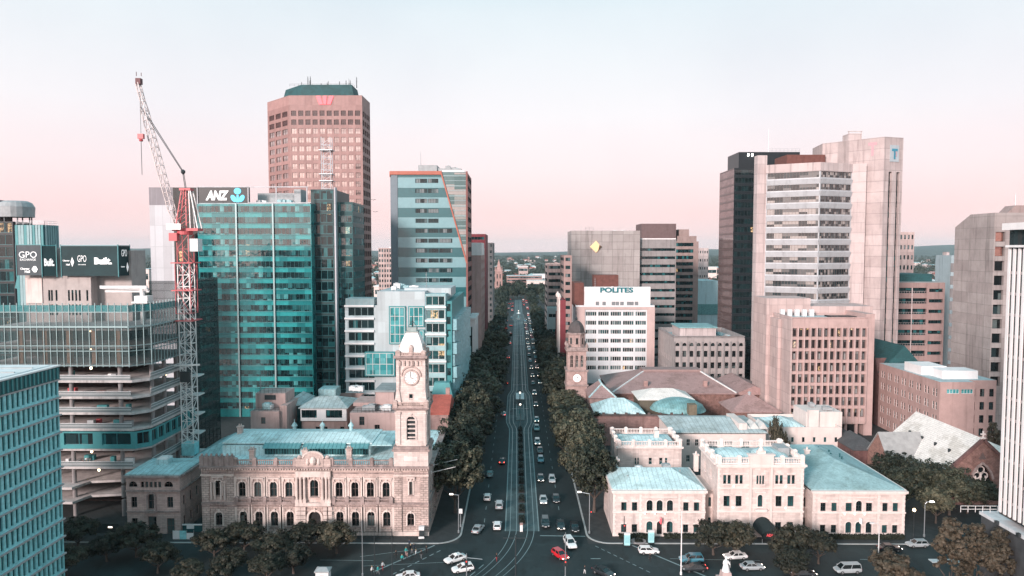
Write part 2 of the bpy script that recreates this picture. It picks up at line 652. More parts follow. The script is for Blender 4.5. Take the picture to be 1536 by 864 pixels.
ORANGE = mat('orange_frame',(.42,.13,.09),.5,.1,.4,.1)
MAROON = mat('maroon_render',(.20,.035,.045),.7,.15,.4,.2)
REDROOF = roofing('red_tiles',(.40,.10,.075),.85,.35,1)
ROOF_BLUE = roofing('blue_grey_sheet',(.38,.58,.61),.6,1.2,0)
ROOF_PALE = roofing('pale_metal_sheet',(.58,.75,.77),.6,1.1,0)
ROOF_PALEY = roofing('pale_metal_sheet_cross',(.58,.75,.77),.6,1.1,1)
ROOF_GREY = roofing('grey_metal_sheet',(.46,.53,.54),.6,1.3,0)
ROOF_TEAL = roofing('verdigris_roof',(.22,.42,.44),.6,.8,0)
ROOF_PINK = roofing('pink_slate',(.36,.235,.225),.85,.5,1,var=.14)
ROOF_DARK = roofing('dark_slate',(.07,.07,.075),.8,.4,1)
ROOF_CREAM = roofing('cream_slate',(.80,.74,.70),.8,.4,0,var=.12)
ROOF_GREEN = roofing('dark_green_roof',(.018,.085,.092),.7,.5,0)
ROOF_FLAT = mat('flat_roof_membrane',(.38,.47,.49),.85,.3,.25,0)
ROOF_GRAVEL = mat('gravel_roof',(.26,.28,.285),.95,.3,.4,0)
ROOF_RUST = mat('rusty_lift_room',(.15,.06,.05),.85,.25,.6,.3)
PLANT = mat('plant_metal',(.34,.36,.37),.5,.2,.8,.2)
PLANT_W = mat('white_plant_metal',(.68,.68,.68),.5,.1,.8,.2)
STEEL = plain('galvanised_steel',(.40,.43,.45),.4,.7)
DARKSTEEL = plain('dark_steel',(.05,.06,.065),.45,.5)
FRAME_D = plain('dark_frame',(.03,.04,.045),.4,.3)
FRAME_W = plain('white_frame',(.66,.63,.62),.5)
FRAME_T = plain('teal_frame',(.05,.24,.26),.4)
FRAME_B = plain('brown_frame',(.12,.085,.08),.5)
MULLION = plain('grey_mullion',(.26,.36,.37),.4,.3)
MULL_T = plain('teal_mullion',(.05,.20,.21),.4,.3)
CR_RED = plain('red_crane_paint',(.52,.09,.10),.45)
CR_WHITE = plain('white_crane_paint',(.78,.76,.75),.45)
GOLD = plain('gold_panel',(.72,.42,.22),.35,.4)
SIGN_W = plain('white_letters',(.85,.86,.86),.5,emit=.25,emitcol=(1,1,1))
SIGN_T = plain('teal_letters',(.01,.16,.19),.5)
SIGN_CY = plain('cyan_emblem',(.05,.42,.60),.4,emit=.5,emitcol=(.08,.6,.85))
SIGN_RED = plain('red_emblem',(.80,.08,.10),.4,emit=.8,emitcol=(1,.10,.13))
SIGN_PINK = plain('faded_pink_emblem',(.50,.30,.33),.6)
SIGN_BLUE = plain('blue_emblem',(.05,.25,.35),.5)
LAMP = plain('lamp_glow',(1,.85,.65),.4,emit=5,emitcol=(1,.72,.42))
LAMPW = plain('white_lamp_glow',(1,1,1),.4,emit=6,emitcol=(1,.93,.85))
LAMPR = plain('tail_lamp',(.7,.02,.02),.4,emit=1.6,emitcol=(1,.06,.05))
DK = (.006,.02,.024); DK2 = (.012,.04,.045); TL = (.03,.15,.16); TM = (.05,.22,.23); BL = (.22,.26,.27); PKB = (.45,.36,.34)
G_DARK = glass('dark_glass',[DK,DK2,DK,TL],(1.4,4),1.6,.06,.01,lite=.8)
G_OLD = glass('sash_glass',[(.006,.009,.010),(.014,.02,.022),(.008,.012,.014),(.12,.15,.15),(.007,.01,.011),(.03,.05,.055),(.006,.008,.009)],(2.2,4.4),1.5,.08)
G_HOTEL = glass('hotel_glass',[(.015,.03,.033),(.03,.10,.105),(.01,.02,.022),(.02,.07,.075)],(2.0,4.2),1.5,.08,.02,lite=.7)
G_TEAL = glass('teal_vision_glass',[DK,(.012,.05,.055),(.02,.095,.10),(.035,.17,.18),(.01,.035,.04),(.016,.06,.065),(.03,.15,.16),DK,(.01,.035,.04),(.10,.38,.39),(.014,.055,.06)],(1.55,4.05),2.1,.05,.012,lite=.7,wob=.06)
G_TEALSP = glass('teal_spandrel_glass',[(.03,.30,.31),(.045,.38,.39),(.025,.23,.245),(.035,.33,.34)],(3.1,4.05),1.9,.12)
G_OFFICE = glass('office_glass',[DK,DK2,BL,DK2,(.10,.16,.17),DK],(1.6,4.1),1.55,.06,.01,lite=.7)
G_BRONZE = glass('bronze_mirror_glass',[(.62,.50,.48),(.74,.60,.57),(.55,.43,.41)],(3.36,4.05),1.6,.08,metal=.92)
G_CAR = plain('car_glass',(.01,.016,.018),.08,spec=.8)
G_BLACKT = glass('black_tower_glass',[(.006,.012,.014),(.01,.02,.022),(.012,.03,.033)],(1.6,3.9),1.75,.06,.006)
# roof furniture as parts of a building
def roof_kit(T,x0,x1,y0,y1,z,n,seed=0,mats=(None,)):
	rn = random.Random(seed)
	mats = [PLANT,PLANT_W,ROOF_BLUE] if mats[0] is None else mats
	for k in range(n):
		b = MB()
		w,d,h = rn.uniform(1.2,3.2),rn.uniform(1.2,2.6),rn.uniform(.8,1.9)
		x,y = rn.uniform(x0 + w,x1 - w),rn.uniform(y0 + d,y1 - d)
		b.box(x - w / 2,x + w / 2,y - d / 2,y + d / 2,z + .2,z + h)
		b.box(x - w / 2 + .1,x - w / 2 + .3,y - d / 2 + .1,y + d / 2 - .1,z + .002,z + .2)
		b.box(x + w / 2 - .3,x + w / 2 - .1,y - d / 2 + .1,y + d / 2 - .1,z + .002,z + .2)
		b.lathe(x,y,[(min(w,d) * .36,z + h + .002),(min(w,d) * .36,z + h + .18),(.05,z + h + .2)],12)
		b.build('air_conditioner',rn.choice(mats),T)
def vent(T,x,y,z,h=1.2,r=.25,m=None):
	b = MB()
	b.lathe(x,y,[(r,z),(r,z + h),(r * 1.7,z + h + .05),(r * .3,z + h + r * 1.2)],10)
	b.build('vent_pipe',m or PLANT,T)
def antenna(T,x,y,z,h,m=None,k_=1):
	b = MB()
	b.tube([(x,y,z),(x,y,z + h)],[.14 * k_,.07 * k_],6)
	for k in range(3):
		zz = z + h * (.55 + .15 * k)
		b.bar((x - .5 + .1 * k,y,zz),(x + .5 - .1 * k,y,zz),.07 * k_)
	b.build('antenna',m or STEEL,T)
def railing(T,pts,z,h=1.1,step=2.0,m=None,name='railing',th=.07):
	b = MB()
	for (a,c) in zip(pts[:-1],pts[1:]):
		L = hypot(c[0] - a[0],c[1] - a[1])
		n = max(1,round(L / step))
		for k in range(n + 1):
			x,y = a[0] + (c[0] - a[0]) * k / n,a[1] + (c[1] - a[1]) * k / n
			b.bar((x,y,z),(x,y,z + h),th)
		for zz in (h * .5,h):
			b.bar((a[0],a[1],z + zz),(c[0],c[1],z + zz),th)
	b.build(name,m or STEEL,T)
def flat_roof(T,x0,x1,y0,y1,z,m,par=.9,wallm=None,th=.3):
	"""roof deck sunk behind a parapet whose outer face continues the walls"""
	b = MB()
	b.box(x0 + th,x1 - th,y0 + th,y1 - th,z - .4,z - par)
	b.v = [(x,y,min(zz,z - par)) if zz > z - par else (x,y,zz) for x,y,zz in b.v]
	b = MB()
	b.box(x0 + th,x1 - th,y0 + th,y1 - th,z - par - .3,z - par)
	b.build('roof',m,T)
	p = MB()
	zl = z - par - .3
	p.box(x0,x1,y0 + .004,y0 + th,z - .25,z)
	p.face([(x0 + th,y0 + th,zl),(x1 - th,y0 + th,zl),(x1 - th,y0 + th,z - .25),(x0 + th,y0 + th,z - .25)])
	p.box(x0,x1,y1 - th,y1,zl,z)
	p.box(x0 + .004,x0 + th,y0 + th,y1 - th,zl,z)
	p.box(x1 - th,x1 - .004,y0 + th,y1 - th,zl,z)
	p.build('parapet',wallm,T)
def rest_walls(mb,x0,x1,y0,y1,z0,z1,sides,m=0):
	"""plain walls for the sides that carry no windows: n e w s"""
	if 's' in sides: mb.face([(x0,y0,z0),(x1,y0,z0),(x1,y0,z1),(x0,y0,z1)],m)
	if 'n' in sides: mb.face([(x1,y1,z0),(x0,y1,z0),(x0,y1,z1),(x1,y1,z1)],m)
	if 'e' in sides: mb.face([(x1,y0,z0),(x1,y1,z0),(x1,y1,z1),(x1,y0,z1)],m)
	if 'w' in sides: mb.face([(x0,y1,z0),(x0,y0,z0),(x0,y0,z1),(x0,y1,z1)],m)
def block(T,x0,x1,y0,y1,z1,wallm,roofm,south=None,east=None,west=None,z0=0,par=.9,name='wall'):
	"""a box of walls; south/east/west = a function that builds that face with openings"""
	b = MB()
	rest = 'n'
	for key,fn,A,B in (('s',south,(x0,y0),(x1,y0)),('e',east,(x1,y0),(x1,y1)),('w',west,(x0,y1),(x0,y0))):
		if fn:
			fn(b,A,B,z0,z1)
		else:
			rest += key
	rest_walls(b,x0,x1,y0,y1,z0,z1,rest)
	b.build(name,wallm,T)
	flat_roof(T,x0,x1,y0,y1,z1,roofm,par,wallm if not isinstance(wallm,list) else wallm[0])
# L1 teal office at the near left
def teal_office():
	X,y0,y1,z1 = -84.3,107.0,128.0,41.7
	x0 = -118.0
	T = thing('office_block','near office at the left edge with bright teal upright panels and thin pink floor lines','office building',(-101,117,0))
	b = MB()
	h = z1 - 2.6
	floors = 12
	fh = h / floors
	mats = [G_DARK,FRAME_T]
	def face(mb,A,B,z0,zz):
		L = hypot(B[0] - A[0],B[1] - A[1])
		n = round(L / 1.27)
		du = L / n
		ops = []
		for j in range(floors):
			for i in range(n):
				ops.append(((i + .5) * du - .31,(i + .5) * du + .31,j * fh + .55,(j + 1) * fh - .12))
		W = wall(mb,A,B,z0,zz,ops,.3)
		for o in sorted(ops,key=lambda o: (-o[0],-o[2])):
			put_window(T,W,(o[0] + o[1]) / 2,o[2],o[1] - o[0],o[3] - o[2],mats,False,1,1,.05,.3)
	face(b,(X,y0),(X,y1),0,h)
	rest_walls(b,x0,X,y0,y1,0,h,'swn')
	b.build('wall',TEALL,T)
	c = MB()
	for j in range(1,floors + 1):
		z = j * fh
		c.mark()
		c.box(X + .003,X + .3,y0,y1 + .3,z - .12,z + .14)
	c.build_each('floor_course',mat('pinkish_course',(.42,.40,.41),.7,.15),T)
	f = MB()
	f.box(X + .02,X + .2,y0,y1 + .2,h + .15,z1 - .15)
	f.build('fascia',TEALD,T)
	g = MB()
	n = 20
	for i in range(n):
		y = y0 + (y1 - y0) * (i + .5) / n
		g.mark()
		g.box(X + .201,X + .34,y - .18,y + .18,h + .3,z1 - .3)
	g.build_each('fascia_fin',TEALP,T)
	k = MB()
	k.box(x0,X + .4,y0,y1 + .35,z1 - .15,z1 + .1)
	k.build('roof_coping',WHITE,T)
	r = MB()
	r.box(x0 + 1,X - .8,y0 + 1,y1 - .8,z1 + .103,z1 + .25)
	r.build('roof',mat('white_roof_sheet',(.72,.74,.75),.7,.15,.4,0),T)
	for y in (110,114.5,119,123.5):
		q = MB()
		q.bar((X - 1.5,y,z1 + .253),(X - 22,y,z1 + .253),.3)
		q.build('roof_rib',PLANT,T)
	finish(T)
# L2 construction site
def construction():
	x0,x1,y0,y1 = -124.0,-87.0,162.0,186.0
	T = thing('unfinished_tower','concrete tower under construction with bare slabs below and a mesh screened top','construction site',(-105,184,0))
	levels = [4.6,8.0,12.4,16.7,21.4,25.2,28.9,32.7,36.5,40.6,44.8]
	ch = 2.2
	for i,z in enumerate(levels):
		b = MB()
		o = .5 if z < 37 else .1
		poly = [(x0,y0 - o),(x1 - ch,y0 - o),(x1 + o,y0 + ch),(x1 + o,y1),(x0,y1)]
		if i < 4:
			poly = [(x0,y0 - o - (1.6 if i < 2 else .6)),(x1 - 16,y0 - o - (1.6 if i < 2 else .6)),(x1 - 14.5,y0 + 2.5),(x1 + o,y0 + 5),(x1 + o,y1),(x0,y1)] if i < 2 else poly
		b.prism(poly,z - .55,z)
		b.build('floor_slab',CONC_SLAB,T)
		# upstand formwork edges, stacked material
	# columns: front row and east row
	cols = [(PX(113,y0 + 1.2),y0 + 1.2),(PX(186,y0 + 1.2),y0 + 1.2),(PX(40,y0 + 1.2),y0 + 1.2)]
	cols += [(x1 - 1.0,y) for y in (168,174,180,185)]
	for (x,y) in cols:
		lo = 0
		for z in levels[:8] + [36.5]:
			b = MB()
			b.lathe(x,y,[(.48,lo + .003),(.48,z - .553)],14)
			b.build('column',CONC,T)
			lo = z
	# teal clad storey
	b = MB()
	zc0,zc1 = 16.75,20.8
	Y = y0 - .9
	mats = [G_DARK,FRAME_T]
	def ws(A,B,n):
		W = Wall(A,B)
		L = W.L
		ops = [((i + .12) * L / n,(i + .88) * L / n,zc0 + .9,zc1 - .4) for i in range(n)]
		wall(b,A,B,zc0,zc1,ops,.35)
		for o in ops:
			put_window(T,W,(o[0] + o[1]) / 2,o[2],o[1] - o[0],o[3] - o[2],mats,False,2,1,.1,.35)
	ws((x0,Y),(x1 - 1.6,Y),4)
	ws((x1 - 1.6,Y),(x1 + .9,Y + 2.4),1)
	ws((x1 + .9,Y + 2.4),(x1 + .9,y1),7)
	b.build('clad_storey',TEALP,T)
	# core and inner walls, the interior's shade put into their dark colour
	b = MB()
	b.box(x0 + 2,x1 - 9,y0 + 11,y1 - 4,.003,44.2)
	b.build('inner_wall',mat('shaded_inner_concrete',(.055,.038,.035),.9,.4,.3,.3),T)
	# edge nets between bare slabs
	for i,z in enumerate([25.2,28.9,32.7,12.4,21.4]):
		b = MB()
		b.box(x0,x1 - 2.6,y0 - .42,y0 - .36,z + .003,z + 1.15)
		b.box(x1 + .36,x1 + .42,y0 + 2.7,y1 - .5,z + .003,z + 1.15)
		b.build('edge_net',netting('edge_netting',(.32,.36,.37),.45),T)
		r = MB()
		for zz in (.6,1.2):
			r.bar((x0,y0 - .39,z + zz),(x1 - 2.6,y0 - .39,z + zz),.09)
			r.bar((x1 + .39,y0 + 2.7,z + zz),(x1 + .39,y1 - .5,z + zz),.09)
		r.build('guard_rail',PLANT_W,T)
	rn = random.Random(5)
	for k in range(26):
		z = rn.choice(levels[2:8])
		b = MB()
		x,y = rn.uniform(x0 + 14,x1 - 4),rn.uniform(y0 + 1.6,y0 + 5)
		w,h = rn.uniform(.6,2.4),rn.uniform(.5,1.6)
		b.box(x - w / 2,x + w / 2,y - .5,y + .5,z + .003,z + h)
		b.build('material_stack',rn.choice([PLANT,WHITE,BRICK_PK,TEALP,CR_RED]),T)
	for (px,z) in ((143,36.5 - 1.1),(144,44.2),(144,40.0),(140,16.7 - 1),(150,12.4 - 1.1),(238,32.0)):
		b = MB()
		Yl = y0 + .6 if px < 200 else y0 + 12
		x = PX(px,Yl) if px < 200 else x1 - .6
		b.lathe(x,Yl,[(.1,z - .35),(.26,z - .2),(.26,z + .2),(.1,z + .35)],8)
		b.build('work_lamp',LAMP,T)
	# mesh screens with posts
	zs0,zs1 = 36.2,50.2
	net = netting('screen_mesh',(.05,.10,.105),.68)
	S_ = 1.0
	poly = [(x0,y0 - S_),(x1 - ch - .2,y0 - S_),(x1 + S_,y0 + ch + .2),(x1 + S_,y0 + 20)]
	for (a,c) in zip(poly[:-1],poly[1:]):
		W = Wall(a,c)
		n = max(1,round(W.L / 1.5))
		b = MB()
		p,q = W.pt(.02,zs0),W.pt(W.L - .02,zs0)
		p2,q2 = W.pt(.02,zs0,.08),W.pt(W.L - .02,zs0,.08)
		b.prism([p[:2],q[:2],q2[:2],p2[:2]],zs0,zs1)
		b.build('mesh_screen',net,T)
		g = MB()
		for i in range(n + 1):
			u = W.L * i / n
			g.bar(W.pt(u,zs0 - .3,-.08),W.pt(u,zs1 + .5,-.08),.14)
		for zz in (zs0,zs0 + 3.4,zs0 + 4.6,zs0 + 9.0,zs1 - 1.6):
			g.bar(W.pt(0,zz,-.04),W.pt(W.L,zz,-.04),.16 if zz != zs0 + 9 else .35)
		g.build('screen_frame',MULLION,T)
		t = MB()
		t.prism([W.pt(.02,0,-.02)[:2],W.pt(W.L - .02,0,-.02)[:2],W.pt(W.L - .02,0,-.005)[:2],W.pt(.02,0,-.005)[:2]],zs1 - 1.5,zs1 - .02)
		t.build('screen_band',netting('screen_band_mesh',(.05,.30,.32),.4),T)
	# storeys seen through the mesh
	b = MB()
	for i in range(5):
		b.mark()
		x = PX((42,78,113,150,186)[i],y0 + .8)
		b.box(x - .5,x + .5,y0 + .3,y0 + 1.3,36.503,44.2)
	b.build_each('formwork',mat('formwork_ply',(.42,.22,.13),.8,.3),T)
	# lift core above
	cy = 176.0
	c0,c1 = PX(40,cy),PX(138,cy)
	zt = PZ(372,cy)
	b = MB()
	ops = []
	for j in range(2):
		for u in (.36,.40,.47,.66,.715,.77,.825,.94):
			ops.append(((c1 - c0) * u - .25,(c1 - c0) * u + .25,46.5 + j * 3.6,49.2 + j * 3.6))
	W = wall(b,(c0,cy),(c1,cy),44.8,zt,ops,.4)
	rest_walls(b,c0,c1,cy,cy + 9,44.8,zt,'new')
	b.box(c1 + .003,PX(196,178),179,186,44.81,zt - .6)
	b.build('lift_core',mat('core_concrete',(.42,.37,.355),.85,.15,.4,.3),T)
	for o in ops:
		put_window(T,W,(o[0] + o[1]) / 2,o[2],.5,2.7,[G_DARK,FRAME_D],fw=.03,name='core_opening')
	p = MB()
	p.box(PX(40,175.6),PX(64,175.6),175.75,175.97,PZ(455,176),PZ(417,176))
	p.build('pale_core_panel',mat('pale_board',(.66,.56,.53),.8,.1),T)
	finish(T)
	# the printed wrap round the core: a thing that hangs on it
	zb0,zb1 = PZ(414,175.4),PZ(369,175.4)
	N = thing('site_banner','dark printed hoarding wrapped round the lift core above the unfinished tower','banner',(PX(110,175),175,zb0))
	def seg(pa,Ya,pb,Yb,m,dz=0):
		a = (PX(pa,Ya),Ya); c = (PX(pb,Yb),Yb)
		W = Wall(a,c)
		b = MB()
		b.prism([W.pt(.03,0)[:2],W.pt(W.L - .03,0)[:2],W.pt(W.L - .03,0,.25)[:2],W.pt(.03,0,.25)[:2]],zb0 + dz,zb1 + dz)
		b.build('banner_panel',m,N)
		g = MB()
		for u in (0,W.L):
			g.bar(W.pt(u,zb0 + dz - .3,-.06),W.pt(u,zb1 + dz + .4,-.06),.14)
		g.bar(W.pt(0,zb1 + dz + .1,-.02),W.pt(W.L,zb1 + dz + .1,-.02),.16)
		g.build('banner_frame',FRAME_T,N)
		return W
	Wa = seg(28,173.5,66,173.5,SLATE_BANNER,.2)
	Wb = seg(66,173.5,88,175.0,NAVY)
	Wc = seg(95,174.8,180,174.8,NAVY)
	Wd = seg(180,174.8,197.5,179.5,NAVY)
	Y = 173.44
	lettering('GPO',4.4,N,(PX(45.5,Y),Y,PZ(382,Y)),0,SIGN_W,bold=-.005)
	lettering('EXCHANGE',3.9,N,(PX(45.5,Y),Y,PZ(389.5,Y)),0,SIGN_W,bold=0)
	lettering('Charter',2.3,N,(PX(40.5,Y),Y,PZ(403.2,Y)),0,SIGN_W)
	lettering('Hall',1.3,N,(PX(44,Y),Y,PZ(407.5,Y)),0,SIGN_W)
	plate(N,'diamond_mark',SIGN_W,[(-.75,0),(-.2,-.75),(.35,-.75),(.75,0),(.35,.75),(-.2,.75)],(PX(55,Y),Y,PZ(404,Y)))
	lettering('Built.',2.1,N,Wb.pt(Wb.L * .5,PZ(393.5,174.3),-.06),Wb.rot,SIGN_W,height=1.9,bold=.04)
	Y = 174.74
	lettering('Charter',1.7,N,(PX(102.5,Y),Y,PZ(391,Y)),0,SIGN_W)
	lettering('Hall',.9,N,(PX(105,Y),Y,PZ(397,Y)),0,SIGN_W)
	plate(N,'diamond_mark',SIGN_W,[(-.4,0),(0,-1.2),(.45,0),(0,1.2)],(PX(111.5,Y),Y,PZ(393,Y)))
	lettering('GPO',2.2,N,(PX(126,Y),Y,PZ(388,Y)),0,SIGN_W,bold=-.01,height=1.6)
	lettering('EXCHANGE',1.9,N,(PX(126,Y),Y,PZ(397,Y)),0,SIGN_W,bold=0)
	lettering('Built.',4.4,N,(PX(157.5,Y),Y,PZ(391.5,Y)),0,SIGN_W,bold=.05)
	lettering('GPO',2.2,N,Wd.pt(Wd.L * .5,PZ(379.5,177),-.05),Wd.rot,SIGN_W,bold=-.01,height=1.7)
	lettering('Charter',1.5,N,Wd.pt(Wd.L * .36,PZ(400,177),-.05),Wd.rot,SIGN_W)
	plate(N,'diamond_mark',SIGN_W,[(-.4,0),(0,-1.2),(.45,0),(0,1.2)],Wd.pt(Wd.L * .74,PZ(401,177),-.06),Wd.rot)
	# concrete placing boom folded on the deck
	K = thing('placing_boom','folded white concrete placing boom lying above the mesh screens','concrete pump',(PX(214,172),172,44.8))
	b = MB()
	for k in range(3):
		z = PZ(431 + k * 3.2,172)
		b.bar((PX(152 + k * 2,172),172 + k * .5,z + (.3 if k == 1 else 0)),(PX(222,172),172 + k * .5,z),.5,h=.75 - .12 * k)
	b.build('boom_arm',PLANT_W,K)
	b = MB()
	x = PX(213,172)
	b.tube([(x,172.5,44.82),(x,172.5,PZ(432,172))],.55,10)
	b.box(x - 1.4,x + 1.8,171.3,174,PZ(452,172),PZ(444,172))
	b.box(x - 1.9,x + 1.9,171,174.4,PZ(455,172),PZ(452.4,172))
	b.build('boom_mast',CR_WHITE,K)
	# scaffold on the east side
	S = thing('scaffold_tower','tall netted scaffold standing between the crane and the teal glass bank','scaffolding',(-89.4,197,0))
	b = MB()
	xs = (-90.5,-88.3)
	ys = [187 + 2.5 * k for k in range(9)]
	ztop = PZ(417,206)
	for x in xs:
		for y in ys:
			b.bar((x,y,0),(x,y,ztop),.13)
	z = 2.0
	while z < ztop:
		for x in xs:
			b.bar((x,ys[0],z),(x,ys[-1],z),.1)
		for y in ys:
			b.bar((xs[0],y,z),(xs[1],y,z),.1)
		z += 2
	for y in (ys[0],ys[-1]):
		for x0_,x1_ in ((-98,-90.5),):
			z = 2
			while z < ztop:
				b.bar((x0_,y,z),(x1_,y,z),.1)
				z += 2
	b.build('scaffold_frame',DARKSTEEL,S)
	d = MB()
	z = 2.2
	while z < ztop:
		d.box(xs[0] + .1,xs[1] - .1,ys[0],ys[-1],z,z + .1)
		z += 4
	d.build('scaffold_deck',FORMPLY,S)
	n = MB()
	n.box(xs[1] + .1,xs[1] + .15,ys[0],ys[-1],1,ztop)
	n.box(-98,xs[1],ys[0] - .16,ys[0] - .1,38,ztop)
	n.box(-98,xs[1],ys[-1] + .1,ys[-1] + .16,12,ztop)
	n.build('scaffold_net',netting('scaffold_netting',(.02,.055,.06),.6),S)
	for k in range(5):
		z = 8 + 5.2 * k
		l = MB()
		l.box(-88.2,-85.6,187.5,191,z,z + .35)
		l.build('loading_deck',CR_WHITE,S)
LOUVRE = mat('grey_teal_louvre',(.26,.40,.42),.5,.12)
CONC_SLAB = mat('slab_edge',(.50,.46,.45),.85,.2,.6,.4)
FORMPLY = mat('scaffold_board',(.22,.20,.19),.9,.3)
# tower crane
def crane():
	x,y = PX(281,178),178.0
	T = thing('tower_crane','red and white luffing tower crane rising beside the unfinished tower','crane',(x,y,0))
	s = 1.45
	z_slew = PZ(352,y)
	def lattice(name,z0,z1,m,hs=s,th=.16,step=2.9):
		b = MB()
		for dx in (-1,1):
			for dy in (-1,1):
				b.bar((x + dx * hs,y + dy * hs,z0),(x + dx * hs,y + dy * hs,z1),th * 1.25)
		n = max(1,round((z1 - z0) / step))
		for k in range(n):
			a,c = z0 + (z1 - z0) * k / n,z0 + (z1 - z0) * (k + 1) / n
			for sg in (-1,1):
				b.bar((x - hs,y + sg * hs,a),(x + hs,y + sg * hs,a),th * .8)
				b.bar((x + sg * hs,y - hs,a),(x + sg * hs,y + hs,a),th * .8)
				f = 1 if k % 2 else -1
				b.bar((x - f * hs,y + sg * hs,a),(x + f * hs,y + sg * hs,c),th * .75)
				b.bar((x + sg * hs,y - f * hs,a),(x + sg * hs,y + f * hs,c),th * .75)
		b.build(name,m,T)
	lattice('mast_section',0,PZ(664,y),CR_WHITE)
	lattice('mast_section',PZ(664,y),PZ(482,y),CR_WHITE)
	lattice('mast_section',PZ(482,y),PZ(395,y),CR_WHITE)
	lattice('mast_section',PZ(395,y),z_slew,CR_RED,th=.13)
	lattice('climbing_frame',PZ(470,y),PZ(396,y),CR_RED,1.9,.11,6.5)
	b = MB()
	for z in (PZ(436,y),PZ(481,y),PZ(395,y)):
		b.box(x - 2.7,x + 2.7,y - 2.5,y - 2.05,z,z + .25)
		b.box(x - 2.7,x + 2.7,y + 2.05,y + 2.5,z,z + .25)
		b.box(x - 2.7,x - 2.06,y - 2.04,y + 2.04,z,z + .25)
		b.box(x + 2.06,x + 2.7,y - 2.04,y + 2.04,z,z + .25)
	b.build('climbing_platform',CR_RED,T)
	b = MB()
	b.box(x - 1.3,x + 1.3,y - 2.0,y - 1.7,PZ(572,y),PZ(556,y))
	b.build('mast_sign',DARKSTEEL,T)
	b = MB()
	b.box(x - 1.55,x + 1.55,y - 1.62,y + 1.62,PZ(682,y),PZ(664,y))
	b.build('mast_collar',TEALL,T)
	b = MB()
	b.bar((x - 6.5,y - 1.7,PZ(548,y)),(x + 3.6,y - 1.7,PZ(546,y)),.4)
	b.build('mast_tie',CR_WHITE,T)
	# slew ring, machinery deck
	b = MB()
	b.lathe(x,y,[(1.9,z_slew),(1.9,z_slew + .9)],20)
	b.box(x - 2.6,x + 3.9,y - 1.5,y + 1.5,z_slew + .92,z_slew + 1.6)
	b.build('slewing_deck',CR_RED,T)
	b = MB()
	b.box(x + 1.2,x + 3.7,y - 1.3,y + 1.3,z_slew - 4.2,z_slew - 1.0)
	b.build('counterweight',PLANT_W,T)
	b = MB()
	b.box(x - 2.9,x - .9,y - 2.6,y - 1.1,z_slew - 1.6,z_slew + .4)
	b.build('operator_cab',CR_RED,T)
	b = MB()
	b.box(x - 3.4,x + .2,y - 2.75,y - 2.62,z_slew + 1.2,z_slew + 2.7)
	b.build('name_board',CR_WHITE,T)
	# A frame
	top = (x + .6,y,PZ(284,y))
	b = MB()
	for dy in (-1.1,1.1):
		b.bar((x - 1.9,y + dy,z_slew + 1.6),(top[0] - .9,y + dy * .6,top[2]),.24)
		b.bar((x + .9,y + dy,z_slew + 1.6),(top[0] + .1,y + dy * .6,top[2]),.24)
		for k in range(5):
			t0,t1 = k / 5,(k + 1) / 5
			f = lambda t,a,c: a + (c - a) * t
			b.bar((f(t0,x - 1.9,top[0] - .9),y + dy,f(t0,z_slew + 1.6,top[2])),(f(t1,x + .9,top[0] + .1),y + dy,f(t1,z_slew + 1.6,top[2])),.11)
	b.box(top[0] - 1.4,top[0] + 1.4,y - 1.0,y + 1.0,top[2] - .3,top[2] + .3)
	b.build('a_frame',CR_RED,T)
	b = MB()
	for dy in (-1.2,1.2):
		b.bar((x + 3.7,y + dy,z_slew + 1.6),(top[0] + 1.2,y + dy * .6,top[2]),.22)
		b.bar((x + 1.9,y + dy,z_slew + 1.6),(top[0] + .9,y + dy * .6,top[2]),.18)
	b.build('back_stay',CR_WHITE,T)
	# jib
	foot = Vector((x - 1.6,y,z_slew + 1.8))
	tip = Vector(P(208.5,124,y - 3))
	b = MB()
	d = tip - foot
	side = Vector((0,1,0))
	nrm = d.cross(side).normalized()
	n = 16
	def ring(t):
		wd = 1.0 if .12 < t < .85 else .62
		c = foot + d * t
		return [c - side * wd,c + side * wd,c + nrm * wd * 1.5]
	rs = [ring(k / n) for k in range(n + 1)]
	for k in range(n):
		for q in range(3):
			b.bar(rs[k][q],rs[k + 1][q],.2)
			b.bar(rs[k][q],rs[k][(q + 1) % 3],.12)
			b.bar(rs[k][q],rs[k + 1][(q + 1) % 3],.12)
	b.build('jib',mat('jib_paint',(.66,.58,.57),.5,.15),T)
	b = MB()
	b.box(tip.x - .6,tip.x + .6,tip.y - .6,tip.y + .6,tip.z - .4,tip.z + 1.0)
	b.bar((tip.x - .6,tip.y,tip.z + 1.6),(tip.x - .6,tip.y,tip.z + 2.6),.12)
	b.bar((tip.x + .6,tip.y,tip.z + 1.6),(tip.x + .6,tip.y,tip.z + 2.4),.12)
	b.build('jib_head',mat('dark_red_steel',(.13,.05,.055),.6),T)
	b = MB()
	m_ = Vector(P(275.5,258,y))
	b.tube([tuple(tip + Vector((.5,.5,-6))),tuple(m_),top],.085,5)
	b.tube([tuple(tip + Vector((.5,-.5,-6))),tuple(m_ + Vector((0,-.6,0))),(top[0],y - .6,top[2])],.085,5)
	b.lathe(m_.x,m_.y - .3,[(.1,m_.z - .7),(.55,m_.z - .2),(.55,m_.z + .3),(.1,m_.z + .6)],8)
	b.build('luffing_rope',DARKSTEEL,T)
	hx,hy,hz = P(211.5,204,y - 3)
	b = MB()
	b.tube([(hx,hy,hz),(hx,hy,tip.z - .3)],.06,5)
	b.tube([(hx,hy,hz),(hx,hy,PZ(262,y - 3,211))],.07,5)
	b.build('hoist_rope',DARKSTEEL,T)
	b = MB()
	b.box(hx - .7,hx + .7,hy - .4,hy + .4,hz - .7,hz + .5)
	b.lathe(hx,hy,[(.4,hz - 1.3),(.5,hz - 1.0),(.3,hz - .7)],8)
	b.build('hook_block',CR_RED,T)
